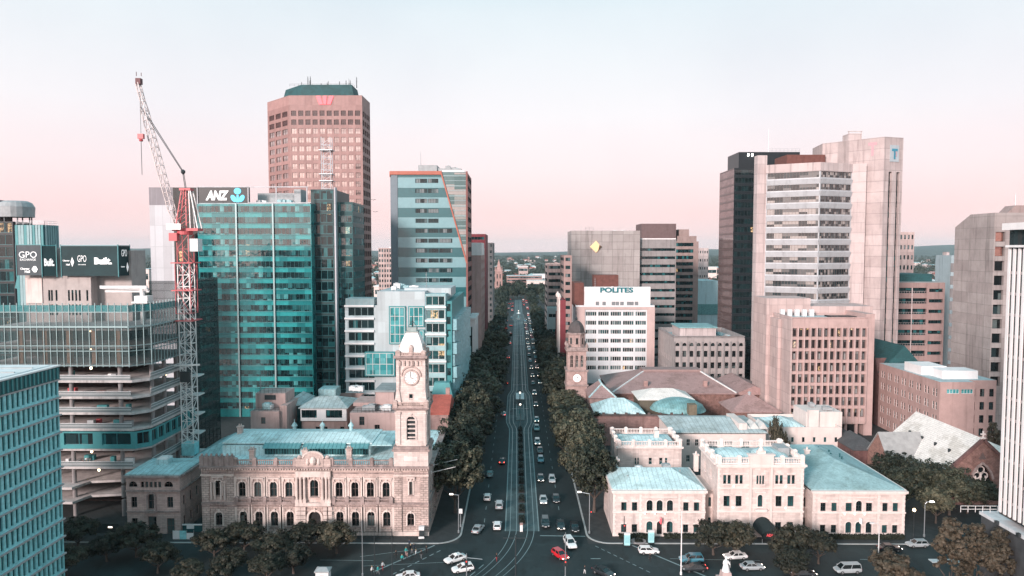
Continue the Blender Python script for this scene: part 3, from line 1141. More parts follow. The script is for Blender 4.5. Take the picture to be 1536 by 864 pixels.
# L3 dark towers at the far left
def far_left_tower():
	Y = 232.0
	x0,x1 = PX(-60,Y),PX(20,Y)
	zt = PZ(332,Y)
	T = thing('dark_tower','dark glass tower with slanting steel braces and a drum shaped plant room at far left','tower',((x0 + x1) / 2,Y + 12,0))
	fl = 18
	block(T,x0,x1,Y,Y + 9,zt,BLACK,ROOF_GRAVEL,
		  south=lambda b,A,B,a,c: bands(T,b,A,B,a,c,fl,3.2,[G_DARK,FRAME_T],.25,.3,2.4,name='window_band'))
	b = MB()
	for k in range(3):
		za,zb = zt - 22 * k - 2,zt - 22 * (k + 1)
		b.bar((PX(44,Y - 1),Y - 1,za),(PX(22,Y - 1),Y - 1,zb),.7)
		b.bar((PX(34,Y - 1),Y - 1,za),(PX(34,Y - 1),Y - 1,zb),.8)
	b.build('steel_brace',TEALP,T)
	zr = zt
	cx,cy = PX(26,Y + 5),Y + 5
	b = MB()
	b.lathe(cx,cy,[(5.2,zr + 1.6),(5.4,zr + 5),(4.6,zr + 6.4),(3.4,zr + 7.0)],20)
	b.build('plant_drum',PLANT,T)
	b = MB()
	b.box(cx - 9,cx - 3.5,cy - 3,cy + 3,zr - .85,zr + 7.2)
	b.build('plant_room',CONC,T)
	b = MB()
	for k in range(7):
		a = 2 * pi * k / 7
		b.bar((cx + 4.4 * cos(a),cy + 4.4 * sin(a),zr - .9),(cx + 4.4 * cos(a),cy + 4.4 * sin(a),zr + 1.6),.3)
	b.build('drum_leg',DARKSTEEL,T)
	finish(T)
	Y = 205.0
	x0,x1 = PX(29,Y),PX(71,Y)
	zt = PZ(337,Y)
	T = thing('louvred_building','building with vertical teal and white louvres behind the printed hoarding','office building',((x0 + x1) / 2,Y + 10,0))
	b = MB()
	b.box(x0,x1,Y,Y + 6.4,0,zt)
	b.build('wall',TEALD,T)
	for i in range(6):
		b = MB()
		b.box(x1 + .003,x1 + .35,Y + .3 + i * 1.03,Y + .9 + i * 1.03,46,zt - .1)
		b.build('louvre_panel',LOUVRE,T)
	n = 10
	for i in range(n):
		b = MB()
		x = x0 + (x1 - x0) * (i + .5) / n
		w = .32 if i > 3 else .46
		b.box(x - w,x + w,Y - .35,Y - .003,46,zt - .1)
		b.build('louvre_panel',LOUVRE if i % 3 else TEALP,T)
	railing(T,[(x0,Y + .2),(x1,Y + .2),(x1,Y + 6)],zt,1.1,2)
# L4 glass bank
def teal_bank():
	Y = 262.0
	x0,x1 = PX(297,Y),PX(467,Y)
	zt = PZ(306,Y,380)
	T = thing('glass_bank','teal curtain wall bank with a black rooftop sign band beside the crane','office building',((x0 + x1) / 2,Y + 15,0))
	fh = 4.08
	# spandrels and vision bands, storey by storey, to the ground
	n = int(zt / fh)
	z_base = zt - n * fh
	b = MB()
	A,B = (x0,Y),(x1,Y)
	mats = [G_TEAL,MULL_T]
	ops = []
	for j in range(n):
		z = z_base + j * fh
		ops.append((.25,x1 - x0 - .25,z + .95,z + fh - .75))
	W = wall(b,A,B,0,zt,ops,.12)
	rest_walls(b,x0,x1,Y,Y + 30,0,zt,'enw')
	b.build('spandrel_wall',G_TEALSP,T)
	for o in ops:
		put_window(T,W,(x1 - x0) / 2,o[2],x1 - x0 - .5,o[3] - o[2],mats,False,27,1,.05,.12,'window_band')
	b = MB()
	for px in (355,410):
		b.mark()
		x = PX(px,Y - .3)
		b.box(x - .28,x + .28,Y - .55,Y - .05,0,zt + .2)
	b.build_each('facade_fin',MULLION,T)
	b = MB()
	for j in range(n):
		b.mark()
		z = z_base + j * fh + .9
		b.box(x0,x1,Y - .28,Y - .003,z - .08,z + .04)
	b.build_each('sunshade',TEALP,T)
	b = MB()
	b.box(x0 + .4,x1 - .4,Y + .4,Y + 29.6,zt,zt + .4)
	b.build('roof',ROOF_FLAT,T)
	# grey west core
	xa,xb = PX(225.5,Y + 3),PX(262,Y + 3)
	zt2 = PZ(281,Y + 3,240)
	b = MB()
	b.box(xa,xb,Y + 3,Y + 26,0,zt2 - 6.6)
	b.build('core_wall',GREYCLAD,T)
	b = MB()
	b.box(xa - .05,xb,Y + 2.95,Y + 26.05,zt2 - 6.59,zt2)
	b.build('core_top',mat('grey_louvre',(.27,.25,.28),.5,.08,.2,.1,(.45,60,.14,0),.55),T)
	b = MB()
	b.box(xb + .003,x0 - .003,Y + 2.6,Y + 26,0,zt2 - .1)
	b.build('dark_slot',G_BLACKT,T)
	# sign band and open frame
	xs = PX(373,Y)
	b = MB()
	b.box(x0,xs,Y + .6,Y + 2.2,zt + .4,zt2 - .05)
	b.build('sign_band',BLACK,T)
	f = MB()
	zf = zt2 - .1
	for px in (297,373,415,461):
		x = PX(px,Y)
		f.bar((x,Y + .45,zt + .003),(x,Y + .45,zf),.35)
	f.bar((x0,Y + .45,zf),(PX(463,Y),Y + .45,zf),.35)
	f.bar((PX(373,Y),Y + .45,zt + .5),(x1,Y + .45,zt + .5),.3)
	f.build('sign_frame',GREYCLAD,T)
	b = MB()
	b.mark()
	b.box(PX(376,Y),PX(432,Y),Y + 8,Y + 22,zt + .4,zt2 - 1.8)
	b.mark()
	b.box(PX(436,Y),PX(446,Y),Y + 5,Y + 12,zt + .4,zt2 - .6)
	b.build_each('plant_room',PLANT,T)
	roof_kit(T,PX(376,Y),PX(450,Y),Y + 1,Y + 8,zt + .4,6,3)
	lettering('ANZ',PX(344,Y) - PX(309,Y),T,(PX(326.5,Y),Y + .58,PZ(293,Y,326)),0,SIGN_W,bold=.055,shear=.25,th=.15,height=3.6)
	cx,cz = PX(357,Y),PZ(286.5,Y,357)
	rr = 1.15
	plate(T,'emblem_petal',SIGN_CY,[(1.35 * cos(t),1.2 * sin(t)) for t in [2 * pi * k / 16 for k in range(16)]],(cx,Y + .58,cz),0,.15)
	plate(T,'emblem_petal',SIGN_CY,[(-.35,-1.35),(.35,-1.35),(.5,-4.1),(-.5,-4.1)][::-1],(cx,Y + .58,cz),0,.13)
	for sx in (-1,1):
		pts = [(sx * (.55 + .95 + 1.5 * cos(t) * .62 + .6 * sin(t)),-2.7 + 1.3 * sin(t) - .2 * cos(t)) for t in [2 * pi * k / 16 for k in range(16)]]
		plate(T,'emblem_petal',SIGN_CY,pts if sx > 0 else pts[::-1],(cx,Y + .58,cz),0,.15)
	# east return: dark recess, white fin, second glass volume
	xc,xd = PX(467,Y + 4),PX(502,Y + 4)
	ze = PZ(284,Y + 4,485)
	b = MB()
	fl2 = int(ze / fh)
	bands(T,b,(xc + .01,Y + 4),(xd,Y + 4),0,ze,fl2,3.3,[G_DARK,FRAME_T],.15,1.2,2.2,.09,name='window_band',mar2=.5)
	rest_walls(b,xc + .01,xd,Y + 4,Y + 28,0,ze,'ne')
	b.build('recessed_wall',mat('black_teal_panel',(.008,.04,.045),.4,.2),T)
	b = MB()
	b.box(PX(502,Y + 2),PX(504,Y + 2),Y + 1.8,Y + 4.4,0,ze + .6)
	b.build('pale_fin',GREYCLAD,T)
	xe,xf = PX(506,Y + 6),PX(529.5,Y + 6)
	zg = PZ(303,Y + 6,515)
	b = MB()
	bands(T,b,(xe,Y + 6),(xf,Y + 6),0,zg,int(zg / fh),2.7,[G_TEAL,FRAME_T],.15,.3,1.6,.08,name='window_band')
	bands(T,b,(xf,Y + 6),(xf,Y + 26),0,zg,int(zg / fh),2.7,[G_TEAL,FRAME_T],.15,.3,1.6,.08,name='window_band')
	rest_walls(b,xe,xf,Y + 6,Y + 26,0,zg,'nw')
	b.face([(xe,Y + 6,zg),(xf,Y + 6,zg),(xf,Y + 26,zg),(xe,Y + 26,zg)])
	b.build('east_wing',mat('wing_spandrel',(.012,.07,.075),.3,.2),T)
	finish(T)
	# rooftop hoist frame behind
	M = thing('lattice_mast','pale lattice mast rising in front of the pinkish granite tower','mast',(PX(492,300),300,0))
	b = MB()
	mx = PX(492,300)
	zt3 = PZ(206,300,492)
	for dx in (-1.9,1.9):
		for dy in (-1.6,1.6):
			b.bar((mx + dx,300 + dy,0),(mx + dx,300 + dy,zt3),.28)
	z = 60
	while z < zt3 - 2:
		for dy in (-1.6,1.6):
			b.bar((mx - 1.9,300 + dy,z),(mx + 1.9,300 + dy,z),.2)
			b.bar((mx - 1.9,300 + dy,z),(mx + 1.9,300 + dy,z + 2.6),.14)
		z += 2.6
	b.build('mast_frame',GREYCLAD,M)
	b = MB()
	for z in (PZ(262,300),PZ(272,300),PZ(226,300)):
		b.box(mx - 2.8,mx + 2.8,297.6,302.4,z,z + .3)
	b.build('mast_platform',STEEL,M)
# L5 granite tower
def granite_tower():
	Y = 330.0
	xa,xb = PX(437,Y),PX(545.5,Y)
	zt = PZ(143,Y,490)
	T = thing('granite_tower','tall pinkish granite tower with square mirror windows and a red emblem near its top','tower',((xa + xb) / 2,Y + 20,0))
	d = 15.5
	e = P(557.5,400,Y + 17)[0]
	ring = [(xa - d,Y + d),(xa,Y),(xb,Y),(e,Y + 17),(e - 14,Y + 32),(xa,Y + 32),(xa - d,Y + 17)]
	b = MB()
	fh = 4.06
	rows = int((zt - 8) / fh)
	base = zt - 6.2 - rows * fh
	mats = [G_BRONZE,FRAME_B]
	dark = [glass('dark_louvre_glass',[(.10,.045,.045),(.07,.03,.03)],(3.36,4.05),1.4,.4),FRAME_B]
	def side(A,B,cols,w):
		L = hypot(B[0] - A[0],B[1] - A[1])
		ops = []
		du = L / (cols + .3)
		for j in range(rows):
			for i in range(cols):
				uc = du * (i + .65)
				v = base + j * fh + .85
				ops.append((uc - w / 2,uc + w / 2,v,v + 2.45))
		return wall(b,A,B,0,zt,ops,.3),ops
	todo = []
	for (A,B,cols,w) in ((ring[1],ring[2],10,2.35),(ring[0],ring[1],3,5.2),(ring[2],ring[3],4,2.9)):
		W,ops = side(A,B,cols,w)
		todo += [(W,o) for o in ops]
	todo.sort(key=lambda t: -t[1][2])
	for (W,o) in todo:
		jj = round((o[2] - .85 - base) / fh)
		mm = dark if jj >= rows - 2 else mats
		if mm is dark:
			put_window(T,W,(o[0] + o[1]) / 2,o[2],o[1] - o[0],2.45,mm,False,3,1,.12,.3,'louvre_window')
		else:
			put_window(T,W,(o[0] + o[1]) / 2,o[2],o[1] - o[0],2.45,mm,False,2,1,.07,.3)
	for k in range(3,7):
		p,q = ring[k],ring[(k + 1) % 7]
		b.face([(p[0],p[1],0),(q[0],q[1],0),(q[0],q[1],zt),(p[0],p[1],zt)])
	b.build('wall',GRANITE,T)
	r = MB()
	r.face([(x,y,zt - .003) for x,y in ring])
	r.build('roof',ROOF_GRAVEL,T)
	cx,cy = (xa + xb) / 2 - 3,Y + 18
	sh = lambda s: [(cx + (x - cx) * s,cy + (y - cy) * s) for x,y in ring]
	p = MB()
	p.frustum(sh(.76),sh(.70),zt,PZ(129,Y + 8,476),0)
	p.build('plant_crown',ROOF_GREEN,T)
	rn = random.Random(3)
	zc = PZ(129,Y + 8,476)
	for k in range(22):
		x = cx + rn.uniform(-15.5,15.5); y = cy + rn.uniform(-9,6)
		antenna(T,x,y,zc - .4,rn.uniform(1.5,6.0),rn.choice([STEEL,DARKSTEEL,DARKSTEEL]),1.6)
	railing(T,[(cx - 16,cy - 10),(cx + 14,cy - 10)],zc - .1,1.1,2.2,DARKSTEEL)
	# red W emblem
	ex,ez = PX(490.5,Y),PZ(150.5,Y,490)
	for pts in ([(-4.1,1.9),(-2.0,1.9),(-.9,-1.9),(-2.6,-1.9)],[(-.85,1.9),(.85,1.9),(.6,-1.9),(-.6,-1.9)],[(2.0,1.9),(4.1,1.9),(2.6,-1.9),(.9,-1.9)]):
		plate(T,'emblem_bar',SIGN_RED,pts[::-1],(ex,Y - .01,ez),0,.25)
	finish(T)
# L6 office with the slanting orange edge
def slanted_office():
	Y = 300.0
	x0,xm,x1 = PX(586.5,Y),PX(662,Y),PX(701,Y)
	zt = PZ(258,Y,640)
	T = thing('banded_office','grey banded office with an orange roof edge that slants down to its glass corner','office building',((x0 + x1) / 2,Y + 14,0))
	b = MB()
	fh = 4.2
	rows = int((zt - 1) / fh)
	off = zt - 1.6 - rows * fh
	zd = PZ(395,Y,699)
	L = x1 - x0
	A,B = (x0,Y),(x1,Y)
	def diag(z):
		"""x of the slanting edge at height z"""
		return x1 if z < zd else x1 + (xm - x1) * (z - zd) / (zt - zd)
	sl = PX(597,Y) - x0
	us = [(13,27),(29,62),(63.5,79),(80.5,96)]
	u_px = (x1 - x0) / (701 - 586.5)
	ops = []
	for j in range(rows):
		z = off + j * fh
		xd = diag(z + fh) - x0 - 1.5
		rn = random.Random(j)
		for (a,c) in ((28,46),(47,62.5),(63.5,83),(85,102)):
			a2,c2 = (a + 9) * u_px,(c + 9) * u_px
			if c2 < xd:
				ops.append((a2,c2,z + 1.2,z + 3.0))
	W = wall(b,A,B,0,zt,ops,.25)
	rest_walls(b,x0,x1,Y,Y + 28,0,zt,'nw')
	b.build('wall',STRIPE,T)
	for o in reversed(ops):
		put_window(T,W,(o[0] + o[1]) / 2,o[2],o[1] - o[0],o[3] - o[2],[G_OFFICE,FRAME_D],False,4,1,.1,.25)
	p = MB()
	p.box(x0 - .02,x0 + sl,Y - .25,Y - .003,0,zt - .8)
	p.build('corner_panel',mat('blue_grey_panel',(.16,.20,.23),.5,.1),T)
	# glass wedge right of the slant, standing proud
	g = MB()
	poly = [(xm + .6,zt - .3),(x1,zt - .3),(x1,zd + .6)]
	for k in range(3):
		pass
	fr = [(x,Y - .45,z) for x,z in poly]
	bk = [(x,Y - .004,z) for x,z in poly]
	g.face(fr[::-1])
	for k in range(3):
		j = (k + 1) % 3
		g.face([fr[k],fr[j],bk[j],bk[k]])
	g.build('glass_wedge',glass('wedge_glass',[(.28,.30,.28),(.10,.20,.2),(.40,.36,.34),(.06,.15,.15),(.22,.25,.24)],(7,2.1),1.9,.06),T)
	g = MB()
	for j in range(int((zt - zd) / 2.1)):
		z = zd + 1.2 + j * 2.1
		xd = diag(z) + .5
		if z < zt - 1 and xd < x1 - .3:
			g.box(xd,x1,Y - .6,Y - .46,z - .28 if j % 2 else z - .1,z + .1)
	g.build('wedge_mullion',MULLION,T)
	o = MB()
	o.bar((x0,Y - .35,zt - .4),(xm + .3,Y - .35,zt - .4),.7,h=1.5)
	o.bar((xm,Y - .45,zt),(x1 - .2,Y - .45,zd),.55)
	o.box(x0 - .3,x0 - .001,Y - .6,Y + 27,zt - 2,zt + .2)
	o.build('orange_edge',ORANGE,T)
	e = MB()
	e.box(x1 - .5,x1 + .25,Y - .7,Y - .02,0,zt + .2)
	bands(T,e,(x1,Y),(x1,Y + 28),0,zt,rows,2.2,[G_OFFICE,FRAME_D],.2,.8,1.8,name='side_window_band')
	e.build('east_wall',mat('rust_edge',(.22,.085,.075),.6,.15),T)
	r = MB()
	r.box(x0 + .4,x1 - .4,Y + .4,Y + 27.6,zt - .7,zt - .3)
	r.build('roof',ROOF_GRAVEL,T)
	p = MB()
	p.mark()
	p.box(PX(628,Y + 6),PX(656,Y + 6),Y + 6,Y + 20,zt - .3,PZ(247.5,Y + 6,640))
	p.mark()
	p.box(PX(658,Y + 4),PX(692,Y + 4),Y + 4,Y + 22,zt - .3,zt + 2.0)
	p.build_each('plant_room',PLANT,T)
	c = MB()
	c.box(PX(664,Y + 1),PX(697,Y + 1),Y + 1,Y + 3,zt - .29,zt + .9)
	c.build('roof_canopy',WHITE,T)
	antenna(T,PX(632,Y + 8),Y + 8,zt + 2.5,7)
	roof_kit(T,PX(660,Y),PX(690,Y),Y + 6,Y + 20,zt + 2.0,4,8)
	finish(T)
def stripe_mat():
	m,nt,bs = nodes_of('grey_storey_stripes')
	g = nt.nodes.new('ShaderNodeNewGeometry')
	s = nt.nodes.new('ShaderNodeSeparateXYZ')
	nt.links.new(g.outputs['Position'],s.inputs[0])
	z = math_node(nt,'FRACT',math_node(nt,'DIVIDE',math_node(nt,'SUBTRACT',s.outputs[2],.9),8.4))
	c = ramp(nt,z,[(0,(.025,.135,.15)),(.48,(.22,.41,.44))],'CONSTANT')
	n = noise(nt,position(nt),.5,5)
	c = mixrgb(nt,c,mixrgb(nt,c,(.7,.7,.72),1,'MULTIPLY'),n)
	nt.links.new(c,bs.inputs['Base Color'])
	bs.inputs['Roughness'].default_value = .2
	bs.inputs['IOR'].default_value = 1.8
	return m
STRIPE = stripe_mat()
# L7 white and teal office by the street
def white_teal_office():
	Y = 228.0
	x0,x1 = PX(516,Y),PX(684,Y)
	T = thing('white_office','white and teal office with boxy glass bays behind the clock tower of the post office','office building',((x0 + x1) / 2,Y + 25,0))
	zt = PZ(437,Y,600)
	zl = PZ(458,Y,540)
	fh = 4.05
	xa,xb,xc = PX(565,Y),PX(637,Y),PX(668,Y)
	# left wing: glazed storeys between white slabs
	b = MB()
	rows = int(zl / fh)
	bands(T,b,(x0,Y),(xa,Y),0,zl,rows,2.75,[G_DARK,MULLION],.3,1.1,2.2,.12,name='window_band')
	rest_walls(b,x0,xa,Y,Y + 30,0,zl,'nwe')
	b.build('left_wing',WHITE_CLAD,T)
	r = MB()
	r.box(x0 + .3,xa - .3,Y + .3,Y + 29.7,zl - .5,zl - .003)
	r.build('roof',ROOF_FLAT,T)
	railing(T,[(x0 + .2,Y + .2),(xa,Y + .2)],zl,1.4,1.5,PLANT)
	b = MB()
	for j in range(1,rows + 1):
		b.mark()
		b.box(x0 - .1,PX(560,Y),Y - .55,Y - .003,j * zl / rows - .45,j * zl / rows + .1)
	b.build_each('sun_slab',WHITE,T)
	b = MB()
	b.box(x0 + .2,PX(560,Y),Y + .2,Y + 8,zl + .003,zl + 2.2)
	b.build('plant_screen',mat('blue_grey_screen',(.24,.34,.36),.6,.15),T)
	# middle wall
	b = MB()
	b.box(xa + .003,xb,Y - .4,Y + 34,0,zt)
	b.build('middle_wall',WHITE_CLAD,T)
	def bay(pa,pb,ya,yb,dep,nx,nz,name='glass_bay'):
		u0,u1 = PX(pa,Y),PX(pb,Y)
		z1,z0 = PZ(ya,Y),PZ(yb,Y)
		k = MB()
		yy = Y - .4 - dep
		W = wall(k,(u0,yy),(u1,yy),z0,z1,[(.35,u1 - u0 - .35,z0 + .35,z1 - .35)],.1)
		rest_walls(k,u0,u1,yy,Y - .403,z0,z1,'ew')
		k.face([(u0,yy,z1),(u1,yy,z1),(u1,Y - .403,z1),(u0,Y - .403,z1)])
		k.face([(u0,yy,z0),(u1,yy,z0),(u1,Y - .403,z0),(u0,Y - .403,z0)])
		k.build(name,TEALP,T)
		put_window(T,W,(u1 - u0) / 2,z0 + .35,u1 - u0 - .7,z1 - z0 - .7,[G_BAY,FRAME_W],False,nx,nz,.14,.1,'bay_window')
	bay(547,592,527,563,1.6,4,2)
	bay(583,608,459,516,.5,3,4)
	bay(612,636,459,490,.5,3,2)
	bay(612,636,494,530,.5,3,2)
	# right stack
	b = MB()
	zr = PZ(441,Y,650)
	rows = int(zr / fh)
	bands(T,b,(xb + .003,Y - .2),(xc,Y - .2),0,zr,rows,2.9,[G_OFFICE2,FRAME_W],.35,.35,2.2,.12,name='window_band')
	rest_walls(b,xb + .003,xc,Y - .2,Y + 30,0,zr,'ne')
	b.face([(xb,Y - .2,zr),(xc,Y - .2,zr),(xc,Y + 30,zr),(xb,Y + 30,zr)])
	b.build('right_stack',mat('pale_teal_panel',(.30,.46,.48),.5,.12),T)
	b = MB()
	for j in (rows - 1,rows - 2,rows - 3,rows - 5):
		z = j * zr / rows
		b.mark()
		b.box(xb,xc + .15,Y - .75,Y - .203,z - .1,z + .45)
	b.build_each('sun_slab',WHITE,T)
	# corner glass and serrated street front
	b = MB()
	zc = PZ(452,Y,676)
	bands(T,b,(xc + .003,Y + .4),(x1 - 1.5,Y + .4),0,zc,int(zc / fh),2.6,[G_TEAL,FRAME_T],.2,.3,1.6,.1,name='window_band')
	rest_walls(b,xc + .003,x1 - 1.5,Y + .4,Y + 52,0,zc,'ne')
	b.face([(xc,Y + .4,zc),(x1 - 1.5,Y + .4,zc),(x1 - 1.5,Y + 52,zc),(xc,Y + 52,zc)])
	b.build('corner_wing',TEALP,T)
	zs = PZ(478,Y,690)
	rows = int(zs / 4.05)
	for j in range(rows):
		z0 = 1.5 + j * (zs - 1.5) / rows
		z1 = z0 + (zs - 1.5) / rows - .25
		k = MB()
		nb = 13
		for i in range(nb):
			ya = Y + 1 + i * 50 / nb
			yb = ya + 50 / nb - .15
			xo = x1 + (.9 if (i + j) % 2 else .2)
			k.prism([(x1 - 1.49,ya),(xo - .9,ya),(xo + .5,yb),(x1 - 1.49,yb)],z0,z1)
		k.build('serrated_panel',mat('pale_blue_glass_panel',(.26,.46,.50),.25,.25,1.0,.1),T)
	roof_kit(T,xa + 1,xb - 1,Y + 4,Y + 26,zt,6,4)
	railing(T,[(xb,Y + .2),(xc,Y + .2)],zr,1.2,1.6)
	p = MB()
	p.box(PX(606,Y + 6),PX(676,Y + 6),Y + 6,Y + 24,zt - 2,PZ(432,Y + 6,640))
	p.build('roof_screen',WHITE_CLAD,T)
	antenna(T,PX(639,Y + 8),Y + 8,zt,6)
	finish(T)
G_BAY = glass('bay_glass',[(.06,.33,.35),(.10,.42,.44),(.04,.24,.25),(.16,.48,.50)],(1.7,2.0),1.8,.07)
G_OFFICE2 = glass('street_office_glass',[(.01,.035,.038),(.02,.09,.095),(.015,.05,.055),(.16,.28,.29)],(2.3,4.05),1.7,.06,.03)
def simple_tower(name,label,px0,px1,ytop,Y,depth,wallm,roofm,rows,kind,cols=6,h=2.0,wf=.6,gm=None,group=None,east=None,west=None,cat='office building',pitch=2.0,z0=0,kit=0,margin=.6,arch=False,nx=1):
	x0,x1 = PX(px0,Y),PX(px1,Y)
	zt = PZ(ytop,Y,(px0 + px1) / 2)
	T = thing(name,label,cat,((x0 + x1) / 2,Y + depth / 2,0),group)
	gm = gm or [G_OFFICE,FRAME_D]
	def mk(cols_,kd):
		if kd == 'band':
			return lambda b,A,B,a,c: bands(T,b,A,B,a,c,rows,h,gm,.3,margin,pitch,.1)
		return lambda b,A,B,a,c: punch(T,b,A,B,a,c,cols_,rows,hypot(B[0] - A[0],B[1] - A[1]) / cols_ * wf,h,gm,.3,arch,nx)
	block(T,x0,x1,Y,Y + depth,zt,wallm,roofm,south=mk(cols,kind) if kind else None,
		  east=mk(east,kind) if east else None,west=mk(west,kind) if west else None)
	if kit:
		roof_kit(T,x0 + .5,x1 - .5,Y + 1,Y + depth - 1,zt - .9,kit,int(px0))
	finish(T)
	return T,x0,x1,zt
def left_street_buildings():
	simple_tower('office_tower','small pinkish office tower seen between the granite tower and the orange edged office',567.5,587,372,560,20,CONC_PK,ROOF_GRAVEL,16,'punch',5,2.2,.55,kit=2)
	# pink side wall with white top
	T,x0,x1,zt = simple_tower('street_building','tall pink walled building with a white attic on the left of the street',703,721.5,372,342,40,mat('pink_render',(.46,.31,.29),.85,.12,.3,.3),ROOF_GRAVEL,14,None,east=8,kit=2)
	b = MB()
	b.box(x0 + .5,x1 + .25,341.7,370,PZ(383,342),PZ(364,342))
	b.build('white_attic',WHITE,T)
	b = MB()
	b.box(x0 - .1,x0 + 1.0,341.6,341.99,0,zt + .2)
	b.build('maroon_edge',MAROON,T)
	T,x0,x1,zt = simple_tower('street_building','narrow maroon topped building farther up the left side of the street',705,728,351,396,34,MAROON,ROOF_GRAVEL,15,'band',4,1.6,kit=1,gm=[G_DARK,FRAME_B])
	T,x0,x1,zt = simple_tower('street_building','grey building with small windows on the left where the street narrows',716,739,364,505,40,CONC,ROOF_GRAVEL,16,'punch',4,2,.5,east=8,kit=2)
	# white colonnaded bank front
	Y = 300.0
	x0,x1 = PX(706,Y),PX(722,Y)
	x0,x1 = -26.0,-18.4
	zt = PZ(480,306)
	T = thing('colonnaded_bank','low white building with tall dark slots between its pillars beside the street trees','building',(-22,310,0))
	b = MB()
	rest_walls(b,x0,x1,306,330,0,zt,'nw')
	L = x1 - x0
	ops = [(L * .30,L * .46,4,zt - 3),(L * .66,L * .84,4,zt - 3)]
	W = wall(b,(x0,306),(x1,306),0,zt,ops,.8)
	W2 = wall(b,(x1,306),(x1,330),0,zt,[(2 + 4 * k,4.4 + 4 * k,4,zt - 3) for k in range(5)],.8)
	b.face([(x0,306,zt),(x1,306,zt),(x1,330,zt),(x0,330,zt)])
	b.build('wall',WHITE,T)
	for o in ops:
		put_window(T,W,(o[0] + o[1]) / 2,o[2],o[1] - o[0],o[3] - o[2],[G_DARK,FRAME_D],False,1,4,.1,.8)
	for k in range(5):
		put_window(T,W2,3.2 + 4 * k,4,2.4,zt - 7,[G_DARK,FRAME_D],False,1,4,.1,.8)
	b = MB()
	b.box(x0 - .3,x1 + .4,305.5,330.3,zt,zt + .9)
	b.build('cornice',WHITE,T)
	finish(T)
# post office with the clock tower
def balustrade(T,A,B,z,h=1.15,step=.42,m=None,pier=4.0,name='balustrade'):
	W = Wall(A,B)
	b = MB()
	b.bar(W.pt(0,z + .12,.2),W.pt(W.L,z + .12,.2),.42,h=.24)
	b.bar(W.pt(0,z + h - .1,.2),W.pt(W.L,z + h - .1,.2),.42,h=.2)
	n = int(W.L / step)
	for k in range(n):
		p = W.pt((k + .5) * W.L / n,0,.2)
		b.lathe(p[0],p[1],[(.06,z + .24),(.13,z + .45),(.06,z + h * .7),(.09,z + h - .2)],6)
	np_ = max(1,round(W.L / pier))
	for k in range(np_ + 1):
		p = W.pt(min(max(W.L * k / np_,.4),W.L - .4),0,.2)
		b.box(p[0] - .42,p[0] + .42,p[1] - .36,p[1] + .36,z - .02,z + h + .18)
		b.frustum([(p[0] - .5,p[1] - .42),(p[0] + .5,p[1] - .42),(p[0] + .5,p[1] + .42),(p[0] - .5,p[1] + .42)],
				  [(p[0] - .15,p[1] - .15),(p[0] + .15,p[1] - .15),(p[0] + .15,p[1] + .15),(p[0] - .15,p[1] + .15)],z + h + .183,z + h + .5)
	return b.build(name,m or STONE_TRIM,T)
def arch_mould(b,W,uc,v0,v1,w,t=.28,proud=.14,key=True):
	"""raised surround: jambs, arch and keystone"""
	r = w / 2
	vs = v1 - r
	for s in (-1,1):
		u = uc + s * (r + t / 2)
		b.bar(W.pt(u,v0,-proud / 2 - .01),W.pt(u,vs,-proud / 2 - .01),proud,h=t) if False else None
		pa,pb = W.pt(u - t / 2,v0,-proud),W.pt(u + t / 2,v0,-.01)
		x0,x1 = sorted((pa[0],pb[0])); y0,y1 = sorted((pa[1],pb[1]))
		b.box(x0,x1,y0,y1,v0,vs)
	k = 8
	for i in range(k):
		t0,t1 = pi * i / k,pi * (i + 1) / k
		q = []
		for rr,tt in ((r,t0),(r + t,t0),(r + t,t1),(r,t1)):
			q.append((uc + rr * cos(tt),vs + rr * sin(tt)))
		fr = [W.pt(u,v,-proud) for u,v in q]
		bk = [W.pt(u,v,-.01) for u,v in q]
		b.face(fr)
		b.face([fr[1],fr[2],bk[2],bk[1]])
		b.face([fr[3],fr[0],bk[0],bk[3]])
	if key:
		pa,pb = W.pt(uc - .2,0,-proud - .12),W.pt(uc + .2,0,-.01)
		x0,x1 = sorted((pa[0],pb[0])); y0,y1 = sorted((pa[1],pb[1]))
		b.box(x0,x1,y0,y1,v1 - .1,v1 + t + .25)
def wbox(b,W,u0,u1,v0,v1,out,inn=.01,m=0):
	"""box standing out of a wall"""
	pa,pb = W.pt(u0,0,-out),W.pt(u1,0,-inn)
	x0,x1 = sorted((pa[0],pb[0])); y0,y1 = sorted((pa[1],pb[1]))
	b.box(x0,x1,y0,y1,v0,v1,m)
